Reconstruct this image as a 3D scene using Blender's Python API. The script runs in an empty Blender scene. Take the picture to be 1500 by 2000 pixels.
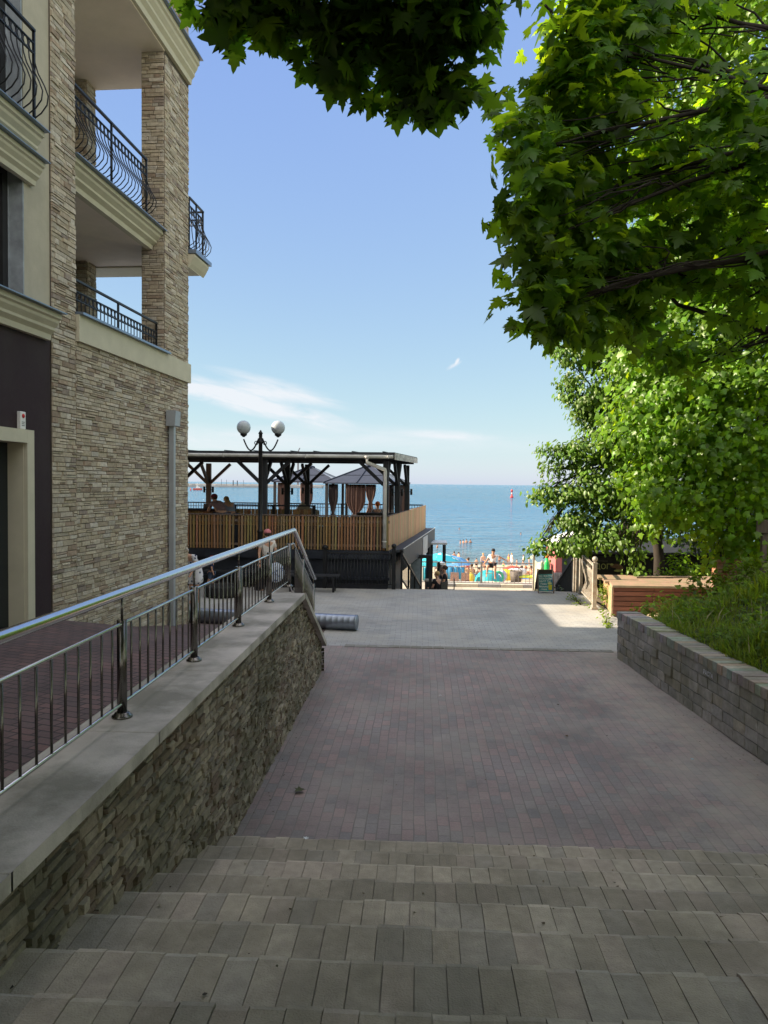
import bpy, math, random
import numpy as np
from mathutils import Vector, Matrix
random.seed(7)
rng = np.random.default_rng(11)
scene = bpy.context.scene
COL = scene.collection
R = math.radians
PI = math.pi

# ---------------------------------------------------------------- camera
E = 3.02                                   # eye height over the plaza
F = 1500.0                                 # focal length in photo pixels (photo 1500 x 2000)
yaw, pitch, roll = math.atan(69/1500), math.atan(55.5/1500), 0.0110
fh = Vector((-math.sin(yaw), math.cos(yaw), 0))
rt = Vector((math.cos(yaw), math.sin(yaw), 0))
fw = (fh*math.cos(pitch) + Vector((0, 0, -1))*math.sin(pitch)).normalized()
up = rt.cross(fw).normalized()
r2 = (rt*math.cos(roll) + up*math.sin(roll)).normalized()
u2 = (up*math.cos(roll) - rt*math.sin(roll)).normalized()
EYE = Vector((0, 0, E))
cam_d = bpy.data.cameras.new('camera')
cam = bpy.data.objects.new('camera', cam_d); COL.objects.link(cam)
cam_d.sensor_fit = 'VERTICAL'; cam_d.sensor_height = 24.0; cam_d.lens = 18.0
cam_d.clip_start = 0.05; cam_d.clip_end = 60000
m = Matrix.Identity(4)
for i in range(3):
    m[i][0] = r2[i]; m[i][1] = u2[i]; m[i][2] = -fw[i]; m[i][3] = EYE[i]
cam.matrix_world = m
scene.camera = cam

def ray(px, py):
    return (fw*F + r2*(px-750) - u2*(py-1000)).normalized()
def at(px, py, Y):
    """survey helper: the point of the photo's pixel at distance Y up the street"""
    d = ray(px, py); return EYE + d*(Y/d.y)
def gnd(px, py, z=0.0):
    d = ray(px, py); return EYE + d*((z-E)/d.z)
def xat(px, Y, z=0.0):
    """X of the pixel column px at (Y, z)"""
    d = ray(px, 945); X = EYE.x + d.x/d.y*Y
    return X
def zat(px, py, Y): return at(px, py, Y).z

# ---------------------------------------------------------------- materials
def nn(nt, t, **kw):
    n = nt.nodes.new(t)
    for k, v in kw.items():
        if k in n.inputs.keys(): n.inputs[k].default_value = v
        else: setattr(n, k, v)
    return n
def lk(nt, a, b): nt.links.new(a, b)
def mixc(nt, fac, a, b, blend='MIX'):
    n = nt.nodes.new('ShaderNodeMix'); n.data_type = 'RGBA'; n.blend_type = blend
    for s, v in ((0, fac), (6, a), (7, b)):
        if isinstance(v, bpy.types.NodeSocket): lk(nt, v, n.inputs[s])
        else: n.inputs[s].default_value = v if s == 0 else (*v[:3], 1)
    return n.outputs[2]
def mth(nt, op, a, b=None, c=None, clamp=False):
    n = nt.nodes.new('ShaderNodeMath'); n.operation = op; n.use_clamp = clamp
    for s, v in ((0, a), (1, b), (2, c)):
        if v is None: continue
        if isinstance(v, bpy.types.NodeSocket): lk(nt, v, n.inputs[s])
        else: n.inputs[s].default_value = v
    return n.outputs[0]
def ramp(nt, fac, stops):
    n = nt.nodes.new('ShaderNodeValToRGB')
    while len(n.color_ramp.elements) < len(stops): n.color_ramp.elements.new(0.5)
    for e, (p, c) in zip(n.color_ramp.elements, stops):
        e.position = p; e.color = (*c, 1) if len(c) == 3 else c
    lk(nt, fac, n.inputs[0]); return n.outputs[0]
def new_mat(name):
    M = bpy.data.materials.new(name); M.use_nodes = True
    nt = M.node_tree; b = nt.nodes['Principled BSDF']
    return M, nt, b
MATS = {}
def mat(name, col, rough=0.6, metal=0.0, var=0.25, scale=6.0, bump=0.0, bscale=60.0, spec=0.4, attr=False, stretch=(1, 1, 1), dirt=None, dscale=1.2, dfac=0.5):
    """a plain painted / mineral / metal surface with uneven tone and fine relief"""
    if name in MATS: return MATS[name]
    M, nt, b = new_mat(name)
    tc = nn(nt, 'ShaderNodeTexCoord'); mp = nn(nt, 'ShaderNodeMapping'); mp.inputs['Scale'].default_value = stretch
    lk(nt, tc.outputs['Object'], mp.inputs[0])
    no = nn(nt, 'ShaderNodeTexNoise', Scale=scale, Detail=5.0, Roughness=0.6); lk(nt, mp.outputs[0], no.inputs['Vector'])
    f = ramp(nt, no.outputs[0], [(0.3, (0, 0, 0)), (0.7, (1, 1, 1))])
    lo = [c*(1-var) for c in col]; hi = [min(1, c*(1+var)) for c in col]
    c = mixc(nt, f, lo, hi)
    if attr:
        a = nn(nt, 'ShaderNodeAttribute', attribute_name='Col')
        c = mixc(nt, 1.0, a.outputs['Color'], mixc(nt, f, [1-var]*3, [1+var]*3), 'MULTIPLY')
    if dirt:
        n2 = nn(nt, 'ShaderNodeTexNoise', Scale=dscale, Detail=8.0, Roughness=0.65); lk(nt, tc.outputs['Object'], n2.inputs['Vector'])
        df = mth(nt, 'MULTIPLY', ramp(nt, n2.outputs[0], [(0.43, (0, 0, 0)), (0.60, (1, 1, 1))]), dfac)
        c = mixc(nt, df, c, dirt)
    lk(nt, c, b.inputs['Base Color'])
    b.inputs['Roughness'].default_value = rough; b.inputs['Metallic'].default_value = metal
    b.inputs['Specular IOR Level'].default_value = spec
    if bump > 0:
        nb = nn(nt, 'ShaderNodeTexNoise', Scale=bscale, Detail=4.0); lk(nt, mp.outputs[0], nb.inputs['Vector'])
        bp = nn(nt, 'ShaderNodeBump', Strength=bump, Distance=0.01); lk(nt, nb.outputs[0], bp.inputs['Height'])
        lk(nt, bp.outputs[0], b.inputs['Normal'])
    MATS[name] = M
    return M

def mat_paving(name, cols, w, h, joint, mortar=0.006, sand=None, sfac=0.6, rot=0.0, offset=0.5, bump=0.6, rough=0.8, stain=None):
    M, nt, b = new_mat(name)
    tc = nn(nt, 'ShaderNodeTexCoord'); mp = nn(nt, 'ShaderNodeMapping'); mp.inputs['Rotation'].default_value = (0, 0, rot)
    lk(nt, tc.outputs['Object'], mp.inputs[0])
    wn = nn(nt, 'ShaderNodeTexNoise', Scale=1.3, Detail=2.0); lk(nt, tc.outputs['Object'], wn.inputs['Vector'])
    wv = nn(nt, 'ShaderNodeVectorMath', operation='MULTIPLY_ADD'); lk(nt, wn.outputs['Color'], wv.inputs[0])
    wv.inputs[1].default_value = (0.035, 0.035, 0); lk(nt, mp.outputs[0], wv.inputs[2])
    br = nn(nt, 'ShaderNodeTexBrick', offset=offset, Scale=1.0)
    br.inputs['Mortar Size'].default_value = mortar; br.inputs['Mortar Smooth'].default_value = 0.35
    br.inputs['Brick Width'].default_value = w; br.inputs['Row Height'].default_value = h; br.inputs['Bias'].default_value = 0.0
    br.inputs['Color1'].default_value = (0, 0, 0, 1); br.inputs['Color2'].default_value = (1, 1, 1, 1); br.inputs['Mortar'].default_value = (0.5, 0.5, 0.5, 1)
    lk(nt, wv.outputs[0], br.inputs['Vector'])
    per = ramp(nt, br.outputs['Color'], [(i/(len(cols)-1), c) for i, c in enumerate(cols)])
    fine = nn(nt, 'ShaderNodeTexNoise', Scale=55.0, Detail=4.0); lk(nt, tc.outputs['Object'], fine.inputs['Vector'])
    c = mixc(nt, 1.0, per, mixc(nt, fine.outputs[0], [0.72]*3, [1.28]*3), 'MULTIPLY')
    big = nn(nt, 'ShaderNodeTexNoise', Scale=0.7, Detail=6.0, Roughness=0.6); lk(nt, tc.outputs['Object'], big.inputs['Vector'])
    c = mixc(nt, 1.0, c, mixc(nt, ramp(nt, big.outputs[0], [(0.3, (0, 0, 0)), (0.7, (1, 1, 1))]), [0.75]*3, [1.2]*3), 'MULTIPLY')
    c = mixc(nt, br.outputs['Fac'], c, joint)
    if sand:
        sn = nn(nt, 'ShaderNodeTexNoise', Scale=0.9, Detail=9.0, Roughness=0.68); lk(nt, tc.outputs['Object'], sn.inputs['Vector'])
        sf = ramp(nt, sn.outputs[0], [(0.46, (0, 0, 0)), (0.64, (1, 1, 1))])
        c = mixc(nt, mth(nt, 'MULTIPLY', sf, sfac), c, sand)
    if stain:
        gx = nn(nt, 'ShaderNodeSeparateXYZ'); lk(nt, tc.outputs['Object'], gx.inputs[0])
        # drifted sand along one edge: (x_edge, width, colour)
        xe, wd, sc = stain
        ed = mth(nt, 'DIVIDE', mth(nt, 'SUBTRACT', gx.outputs[0], xe), wd)
        sn2 = nn(nt, 'ShaderNodeTexNoise', Scale=2.2, Detail=10.0, Roughness=0.72); lk(nt, tc.outputs['Object'], sn2.inputs['Vector'])
        ef = mth(nt, 'ADD', ed, mth(nt, 'MULTIPLY', mth(nt, 'SUBTRACT', sn2.outputs[0], 0.5), 2.4))
        c = mixc(nt, mth(nt, 'MULTIPLY', mth(nt, 'SMOOTHSTEP', ef, 0, 1) if False else mth(nt, 'MULTIPLY', ef, 1.0, clamp=True), 0.8), c, sc)
    lk(nt, c, b.inputs['Base Color']); b.inputs['Roughness'].default_value = rough; b.inputs['Specular IOR Level'].default_value = 0.3
    hgt = mth(nt, 'SUBTRACT', mth(nt, 'MULTIPLY', fine.outputs[0], 0.18), br.outputs['Fac'])
    hgt = mth(nt, 'ADD', hgt, mth(nt, 'MULTIPLY', br.outputs['Color'], 0.5))
    bp = nn(nt, 'ShaderNodeBump', Strength=bump, Distance=0.008); lk(nt, hgt, bp.inputs['Height']); lk(nt, bp.outputs[0], b.inputs['Normal'])
    MATS[name] = M
    return M

def mat_leaf(name, base, trans, tf=0.5, gloss=0.08):
    M = bpy.data.materials.new(name); M.use_nodes = True; nt = M.node_tree
    for n in list(nt.nodes): nt.nodes.remove(n)
    out = nn(nt, 'ShaderNodeOutputMaterial')
    a = nn(nt, 'ShaderNodeAttribute', attribute_name='Col')
    d = nn(nt, 'ShaderNodeBsdfDiffuse'); t = nn(nt, 'ShaderNodeBsdfTranslucent'); g = nn(nt, 'ShaderNodeBsdfGlossy', Roughness=0.38)
    lk(nt, mixc(nt, 1.0, base, a.outputs['Color'], 'MULTIPLY'), d.inputs[0])
    lk(nt, mixc(nt, 1.0, trans, a.outputs['Color'], 'MULTIPLY'), t.inputs[0])
    g.inputs[0].default_value = (0.9, 0.95, 0.9, 1)
    m1 = nn(nt, 'ShaderNodeMixShader', Fac=tf); m2 = nn(nt, 'ShaderNodeMixShader', Fac=gloss)
    lk(nt, d.outputs[0], m1.inputs[1]); lk(nt, t.outputs[0], m1.inputs[2])
    lk(nt, m1.outputs[0], m2.inputs[1]); lk(nt, g.outputs[0], m2.inputs[2]); lk(nt, m2.outputs[0], out.inputs[0])
    MATS[name] = M
    return M

# ---------------------------------------------------------------- object helpers
def tag(o, label=None, cat=None, group=None, kind=None):
    if label: o['label'] = label
    if cat: o['category'] = cat
    if group: o['group'] = group
    if kind: o['kind'] = kind
    return o
def empty(name, loc=(0, 0, 0), rz=0.0, label=None, cat=None, group=None):
    o = bpy.data.objects.new(name, None); COL.objects.link(o)
    o.location = loc; o.rotation_euler = (0, 0, rz); o.empty_display_size = 0.2
    return tag(o, label, cat, group)
def kids(o): return [c for c in bpy.data.objects if c.parent == o]
def copy_tree(o, loc=None, rz=None, parent=None, label=None):
    c = o.copy(); COL.objects.link(c)
    if parent: c.parent = parent
    if loc is not None: c.location = loc
    if rz is not None: c.rotation_euler = (0, 0, rz)
    if label: c['label'] = label
    for ch in kids(o): copy_tree(ch, parent=c)
    return c

class MB:
    """collects shapes; build() links them as ONE mesh object"""
    def __init__(s): s.v = []; s.f = []; s.sm = []; s.c = []
    def add(s, vs, fs, smooth=False, col=(1, 1, 1)):
        o = len(s.v); s.v.extend([tuple(p) for p in vs])
        for f in fs: s.f.append([i+o for i in f]); s.sm.append(smooth); s.c.append(col)
        return s
    def box(s, x0, x1, y0, y1, z0, z1, col=(1, 1, 1)):
        v = [(x0, y0, z0), (x1, y0, z0), (x1, y1, z0), (x0, y1, z0), (x0, y0, z1), (x1, y0, z1), (x1, y1, z1), (x0, y1, z1)]
        return s.hexa(v, col)
    def hexa(s, v, col=(1, 1, 1)):
        return s.add(v, [(0, 3, 2, 1), (4, 5, 6, 7), (0, 1, 5, 4), (1, 2, 6, 5), (2, 3, 7, 6), (3, 0, 4, 7)], col=col)
    def bar(s, p, q, w, h=None, upv=(0, 0, 1), col=(1, 1, 1)):
        p, q = Vector(p), Vector(q); h = h or w
        d = (q-p).normalized(); U = Vector(upv)
        if abs(d.dot(U)) > 0.98: U = Vector((0, 1, 0))
        a = d.cross(U).normalized()*(w/2); b = a.cross(d).normalized()*(h/2)
        v = [p-a-b, p+a-b, p+a+b, p-a+b, q-a-b, q+a-b, q+a+b, q-a+b]
        return s.add(v, [(0, 1, 2, 3), (7, 6, 5, 4), (0, 4, 5, 1), (1, 5, 6, 2), (2, 6, 7, 3), (3, 7, 4, 0)], col=col)
    def tube(s, pts, r, n=8, closed=False, caps=True, col=(1, 1, 1)):
        pts = [Vector(p) for p in pts]; k = len(pts)
        rs = r if isinstance(r, (list, tuple)) else [r]*k
        vs = []; prev = None
        for i, p in enumerate(pts):
            if closed: d = pts[(i+1) % k]-pts[i-1]
            else: d = pts[min(i+1, k-1)]-pts[max(i-1, 0)]
            d.normalize()
            if prev is None:
                a = d.orthogonal().normalized()
            else:
                a = prev - d*prev.dot(d)
                a = a.normalized() if a.length > 1e-6 else d.orthogonal().normalized()
            prev = a; b = d.cross(a)
            for j in range(n):
                t = 2*PI*j/n; vs.append(p + a*(rs[i]*math.cos(t)) + b*(rs[i]*math.sin(t)))
        fs = []
        for i in range(k if closed else k-1):
            i2 = (i+1) % k
            for j in range(n):
                j2 = (j+1) % n
                fs.append((i*n+j, i*n+j2, i2*n+j2, i2*n+j))
        s.add(vs, fs, True, col)
        if caps and not closed:
            o = len(s.v)-len(vs)
            s.f.append([o+j for j in reversed(range(n))]); s.sm.append(False); s.c.append(col)
            s.f.append([o+(k-1)*n+j for j in range(n)]); s.sm.append(False); s.c.append(col)
        return s
    def lathe(s, prof, c=(0, 0, 0), n=16, col=(1, 1, 1)):
        vs = [(c[0]+r*math.cos(2*PI*j/n), c[1]+r*math.sin(2*PI*j/n), c[2]+z) for r, z in prof for j in range(n)]
        fs = [(i*n+j, i*n+(j+1) % n, (i+1)*n+(j+1) % n, (i+1)*n+j) for i in range(len(prof)-1) for j in range(n)]
        s.add(vs, fs, True, col)
        o = len(s.v)-len(vs)
        s.f.append([o+j for j in reversed(range(n))]); s.sm.append(False); s.c.append(col)
        s.f.append([o+(len(prof)-1)*n+j for j in range(n)]); s.sm.append(False); s.c.append(col)
        return s
    def ball(s, c, r, n=12, sc=(1, 1, 1), col=(1, 1, 1)):
        m_ = max(4, n//2)
        pr = [(r*math.sin(PI*(i+0.02)/(m_+0.04)), -r*math.cos(PI*(i+0.02)/(m_+0.04))) for i in range(m_+1)]
        vs = [(c[0]+q*sc[0]*math.cos(2*PI*j/n), c[1]+q*sc[1]*math.sin(2*PI*j/n), c[2]+z*sc[2]) for q, z in pr for j in range(n)]
        fs = [(i*n+j, i*n+(j+1) % n, (i+1)*n+(j+1) % n, (i+1)*n+j) for i in range(m_) for j in range(n)]
        return s.add(vs, fs, True, col)
    def prism(s, poly, a, b, col=(1, 1, 1)):
        """poly: 3D points of one end face, extruded by vector b-a"""
        d = Vector(b)-Vector(a); p = [Vector(q) for q in poly]; k = len(p)
        vs = p+[q+d for q in p]
        fs = [list(range(k)), list(reversed(range(k, 2*k)))]+[(i, (i+1) % k, (i+1) % k+k, i+k) for i in range(k)]
        fs = [list(reversed(f)) for f in fs]
        return s.add(vs, fs, col=col)
    def build(s, name, m_, parent=None, bevel=0.0, local=None):
        me = bpy.data.meshes.new(name); 
        vs = s.v
        if local is not None: vs = [tuple(local @ Vector(p)) for p in s.v]
        me.from_pydata(vs, [], s.f); me.validate()
        if len(me.polygons) == len(s.sm): me.polygons.foreach_set('use_smooth', s.sm)
        if any(c != (1, 1, 1) for c in s.c) and len(me.polygons) == len(s.c):
            at_ = me.color_attributes.new('Col', 'FLOAT_COLOR', 'CORNER')
            arr = np.ones((len(me.loops), 4), np.float32)
            tot = np.empty(len(me.polygons), np.int32); me.polygons.foreach_get('loop_total', tot)
            arr[:, :3] = np.repeat(np.array(s.c, np.float32), tot, axis=0)
            at_.data.foreach_set('color', arr.ravel())
        me.update()
        o = bpy.data.objects.new(name, me); COL.objects.link(o)
        if m_: me.materials.append(m_)
        if parent: o.parent = parent
        if bevel > 0:
            bv = o.modifiers.new('bevel', 'BEVEL'); bv.width = bevel; bv.segments = 2; bv.limit_method = 'ANGLE'; bv.angle_limit = R(40)
        return o

def inv(o): 
    bpy.context.view_layer.update()
    return o.matrix_world.inverted()
def text_mesh(name, body, size, m_, parent=None, mat4=None, align='CENTER', ext=0.002):
    cu = bpy.data.curves.new(name, 'FONT'); cu.body = body; cu.size = size; cu.align_x = align; cu.align_y = 'CENTER'; cu.extrude = ext; cu.resolution_u = 3
    o = bpy.data.objects.new(name, cu); COL.objects.link(o); bpy.context.view_layer.update()
    me = bpy.data.meshes.new_from_object(o.evaluated_get(bpy.context.evaluated_depsgraph_get()))
    bpy.data.objects.remove(o); bpy.data.curves.remove(cu)
    me.name = name; me.materials.clear(); me.materials.append(m_)
    t = bpy.data.objects.new(name, me); COL.objects.link(t)
    if parent: t.parent = parent
    if mat4 is not None: t.matrix_local = mat4
    return t

def cladding(mb, org, ud, nd, u0, u1, z0, z1, hmin=0.045, hmax=0.085, lmin=0.09, lmax=0.30, depth=0.035, pal=None, bound=None, gap=0.006, seed=1):
    """split-stone courses laid as real stones on a wall: ud along, nd outward; bound(u,z)->bool keeps a stone"""
    rd = random.Random(seed); ud = Vector(ud).normalized(); nd = Vector(nd).normalized(); org = Vector(org); Z = Vector((0, 0, 1))
    z = z0
    while z < z1-0.01:
        h = min(rd.uniform(hmin, hmax), z1-z)
        if z1-z-h < hmin*0.6: h = z1-z
        u = u0 - rd.uniform(0, lmax*0.5)
        while u < u1:
            l = rd.uniform(lmin, lmax)
            a, b = max(u, u0), min(u+l, u1); u += l
            if b-a < 0.015: continue
            if bound and not bound((a+b)/2, z+h/2): continue
            sub = [(z, z+h)]
            if h > 0.06 and rd.random() < 0.3:
                k = z+h*rd.uniform(0.4, 0.6); sub = [(z, k), (k, z+h)]
            for (s0, s1) in sub:
                if pal: 
                    c0 = rd.choice(pal); k = rd.uniform(0.82, 1.15); c = (c0[0]*k, c0[1]*k, c0[2]*k)
                else: c = (1, 1, 1)
                d = rd.uniform(0.25, 1.0)*depth
                g = gap/2
                q = []
                for (uu, zz) in ((a+g, s0+g), (b-g, s0+g), (b-g, s1-g), (a+g, s1-g)):
                    q.append((uu, zz))
                back = [org+ud*uu+Z*zz for uu, zz in q]
                ju = min(0.012, (b-a)*0.12)
                frt = [org+ud*(uu+(ju if i in (0, 3) else -ju)*rd.uniform(0.2, 1))+Z*(zz+(0.006 if i < 2 else -0.006)*rd.uniform(0, 1))+nd*max(0.004, d+rd.uniform(-0.25, 0.25)*depth) for i, (uu, zz) in enumerate(q)]
                mid = sum((f for f in frt), Vector())/4 + nd*rd.uniform(-0.1, 0.2)*depth + ud*rd.uniform(-.2, .2)*(b-a) + Z*rd.uniform(-.25, .25)*(s1-s0)
                mb.add(back+frt+[mid], [(4, 5, 8), (5, 6, 8), (6, 7, 8), (7, 4, 8), (0, 1, 5, 4), (1, 2, 6, 5), (2, 3, 7, 6), (3, 0, 4, 7)], col=c)
        z += h
    return mb
# ================================================================ materials used
M_red = mat_paving('red_pavers', [(0.268, 0.203, 0.200), (0.228, 0.196, 0.198), (0.29, 0.215, 0.210), (0.21, 0.192, 0.196), (0.255, 0.225, 0.218)], 0.20, 0.105, (0.185, 0.168, 0.16), 0.0055, rot=PI/2, sand=(0.31, 0.28, 0.255), sfac=0.5, stain=(2.3, 2.0, (0.40, 0.36, 0.30)))
M_redpath = mat_paving('red_path_pavers', [(0.16, 0.105, 0.10), (0.12, 0.09, 0.09), (0.19, 0.118, 0.11)], 0.21, 0.11, (0.055, 0.048, 0.045), 0.009, rot=R(20))
M_grey = mat_paving('grey_pavers', [(0.35, 0.35, 0.35), (0.38, 0.38, 0.375), (0.32, 0.325, 0.33)], 0.22, 0.12, (0.24, 0.235, 0.225), 0.006, sand=(0.43, 0.40, 0.35), sfac=0.5, rot=0.0)
M_prom = mat_paving('promenade_slabs', [(0.42, 0.38, 0.32), (0.46, 0.42, 0.35), (0.40, 0.36, 0.31)], 0.4, 0.4, (0.27, 0.24, 0.2), 0.008, offset=0.0, sand=(0.5, 0.44, 0.34), sfac=0.5)
M_step = mat('step_pavers', (1, 1, 1), 0.85, var=0.14, scale=14, bump=0.5, bscale=120, attr=True, dirt=(0.15, 0.135, 0.10), dscale=1.1, dfac=0.5)
M_soil = mat('soil', (0.17, 0.13, 0.085), 0.95, var=0.35, scale=5, bump=0.7, bscale=25)
M_sand = mat('beach_sand', (0.47, 0.40, 0.29), 0.95, var=0.12, scale=0.8, bump=0.6, bscale=6)
M_conc = mat('parapet_concrete', (0.52, 0.475, 0.44), 0.72, var=0.14, scale=3.0, bump=0.25, bscale=90, dirt=(0.16, 0.155, 0.12), dscale=1.3, dfac=0.7)
M_stone = mat('split_stone', (1, 1, 1), 0.85, var=0.22, scale=18, bump=0.5, bscale=70, attr=True)
M_stone_moss = mat('mossy_split_stone', (1, 1, 1), 0.85, var=0.25, scale=18, bump=0.5, bscale=70, attr=True, dirt=(0.06, 0.062, 0.03), dscale=0.8, dfac=0.55)
M_mortar = mat('dark_mortar', (0.10, 0.085, 0.068), 0.95)  # dark mortar of the cores behind stones and bricks
M_stucco = mat('cream_stucco', (0.46, 0.42, 0.325), 0.9, var=0.08, scale=3, bump=0.25, bscale=160, stretch=(1, 1, .3), dirt=(.34, .31, .245), dscale=1.6, dfac=.45)
M_mould = mat('cream_moulding', (0.56, 0.525, 0.40), 0.75, var=0.06, scale=4, bump=0.1)
M_soffit = mat('bounce_lightened_render', (0.74, 0.66, 0.57), 0.9, var=0.05, scale=3, bump=0.15, bscale=160)  # pale render, lightened further in place of sun bounced off the floors
M_brown = mat('brown_render', (0.034, 0.020, 0.024), 0.9, var=0.12, scale=30, bump=0.4, bscale=220, dirt=(0.05, 0.04, 0.038), dscale=0.7, dfac=0.5)
M_flash = mat('blue_grey_flashing', (0.22, 0.27, 0.36), 0.35, 0.7, var=0.08)
M_iron = mat('black_iron', (0.018, 0.019, 0.022), 0.42, 0.4, var=0.3)
M_grille = mat('grey_painted_iron', (0.42, 0.40, 0.36), 0.55, 0.2, var=0.15, scale=10, dirt=(0.25, 0.15, 0.08), dscale=6, dfac=0.5)
M_steel_d = mat('dark_reflection_steel', (0.17, 0.16, 0.15), 0.26, 1.0, var=0.1, scale=30)  # steel darkened to stand in for the dark surroundings it reflects
M_steel = mat('brushed_steel', (0.62, 0.62, 0.62), 0.16, 1.0, var=0.05, scale=30)
M_darkframe = mat('dark_window_frame', (0.022, 0.022, 0.024), 0.4)
M_white = mat('white_plastic', (0.78, 0.78, 0.76), 0.45, var=0.04)
M_pipe = mat('grey_painted_metal', (0.36, 0.39, 0.42), 0.45, 0.3, var=0.06)
M_gutter = mat('pale_gutter', (0.62, 0.62, 0.60), 0.45, var=0.08, scale=4, dirt=(0.35, 0.33, 0.3), dscale=3)
M_redp = mat('red_plastic', (0.55, 0.02, 0.02), 0.4)
M_navy = mat('navy_paint', (0.012, 0.017, 0.030), 0.55, var=0.3, scale=3, dirt=(0.04, 0.045, 0.05), dscale=1.5, dfac=0.4)
M_post = mat('dark_stained_timber', (0.026, 0.029, 0.036), 0.6, var=0.35, scale=6, stretch=(4, 4, 0.6))
M_oldpost = mat('weathered_timber', (0.15, 0.115, 0.10), 0.8, var=0.35, scale=6, stretch=(4, 4, 0.5), bump=0.3)
M_slat = mat('honey_timber', (1, 1, 1), 0.6, var=0.25, scale=5, stretch=(8, 8, 0.8), attr=True, bump=0.15)
M_roofdark = mat('bitumen_roof', (0.03, 0.034, 0.045), 0.6)
M_deck = mat('deck_boards', (0.22, 0.16, 0.11), 0.7, var=0.3, scale=5, stretch=(0.5, 8, 1))
M_glass_dark = mat('dark_window_glass', (0.012, 0.015, 0.018), 0.05, 0.0, spec=0.8)

STONES = [tuple(q*f for q, f in zip(c, (.82, .83, .86))) for c in [(0.56, 0.49, 0.38), (0.60, 0.53, 0.42), (0.62, 0.555, 0.45), (0.58, 0.50, 0.385), (0.52, 0.43, 0.30), (0.55, 0.465, 0.33), (0.48, 0.395, 0.275), (0.58, 0.50, 0.375), (0.51, 0.425, 0.305), (0.55, 0.47, 0.345), (0.40, 0.30, 0.21), (0.44, 0.355, 0.255), (0.53, 0.445, 0.32), (0.56, 0.485, 0.36), (0.36, 0.29, 0.23)]]
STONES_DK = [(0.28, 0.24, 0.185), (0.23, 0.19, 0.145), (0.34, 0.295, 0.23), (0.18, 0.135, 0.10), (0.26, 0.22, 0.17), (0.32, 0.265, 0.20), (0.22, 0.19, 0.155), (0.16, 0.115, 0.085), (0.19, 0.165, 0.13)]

# ================================================================ the ground
def grid(name, m_, xs, ys, zf, kind='structure'):
    nx, ny = len(xs), len(ys)
    v = [(x, y, zf(x, y)) for y in ys for x in xs]
    f = [(j*nx+i, j*nx+i+1, (j+1)*nx+i+1, (j+1)*nx+i) for j in range(ny-1) for i in range(nx-1)]
    b = MB(); b.add(v, f, True); o = b.build(name, m_); return tag(o, kind=kind)
def lin(a, b, n): return [a+(b-a)*i/(n-1) for i in range(n)]

# red paving at the foot of the steps, with slight waves
def wav(x, y): return 0.008*math.sin(1.7*x+0.6*y)+0.006*math.sin(2.3*y-x)
o = grid('red_paving', M_red, lin(-1.97, 4.05, 20), lin(5.4, 14.12, 30), lambda x, y: wav(x, y)*min(1, max(0, 14.1-y)))
# pale header row between the red and the grey paving
b = MB(); rd = random.Random(3); x = -1.35
while x < 3.4:
    l = 0.205
    k = rd.uniform(0.85, 1.1); b.hexa([(x, 14.02+rd.uniform(-.01, .01), -.05), (x+l-.012, 14.02, -.05), (x+l-.012, 14.22, -.05), (x, 14.22, -.05), (x, 14.02, .006+rd.uniform(0, .008)), (x+l-.012, 14.02, .006+rd.uniform(0, .008)), (x+l-.012, 14.22, .006), (x, 14.22, .006)], col=(0.25*k, 0.24*k, 0.22*k)); x += l
tag(b.build('header_course', M_step), kind='structure')
o = grid('plaza_paving', M_grey, lin(-14, 4.62, 30), lin(14.121, 21.9, 24), lambda x, y: -0.003+0.35*wav(x, y)*min(1, (y-14.12))*min(1, (21.9-y)))
# flight from the plaza's edge down to the promenade
b = MB(); n = 11
for i in range(n):
    z1 = -0.03-i*0.15; y0 = 21.9+i*0.34
    b.box(-0.9, 5.2, y0+0.001, y0+0.34, -1.9, z1, col=(0.36, 0.335, 0.29))
tag(b.build('lower_steps', M_step), kind='structure')
o = grid('promenade', M_prom, lin(-18, 40, 20), lin(25.641, 37.3, 8), lambda x, y: -1.68)
def beach_z(x, y): 
    t = (y-37.2)/(88-37.2); return -2.15-3.95*t + 0.10*math.sin(x*0.7+y*0.4)*min(1, max(0, (86-y)/10)) + 0.06*math.sin(x*1.9-y*1.1)*min(1, max(0, (86-y)/10))
tag(grid('beach_sand', M_sand, lin(-120, 140, 120), lin(37.2, 96, 60), beach_z), kind='structure')
b = MB(); b.box(-60, 60, 37.0, 37.28, -3.0, -1.676); tag(b.build('promenade_edge', M_conc), kind='structure')
# base terrain under everything up to the shore
b = MB(); b.add([(-400, -400, -2.5), (400, -400, -2.5), (400, 37.1, -2.5), (-400, 37.1, -2.5)], [(0, 1, 2, 3)]); tag(b.build('terrain', M_soil), kind='structure')

# the paved ramp between the hotel and the parapet wall
def ramp_z(x, y):
    t = (x+5.6)/(5.6-1.9)
    zb = 1.16 if y < 10.4 else max(0.0, 1.16-(y-10.4)*0.205)
    zw = 1.2 if y < 8.4 else max(0.0, 1.2-(y-8.4)*0.27)
    return max(0.002, zb*(1-t)+zw*t)
o = grid('ramp_paving', M_redpath, lin(-5.9, -1.9, 18), lin(-3, 16.4, 60), ramp_z)

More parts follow.
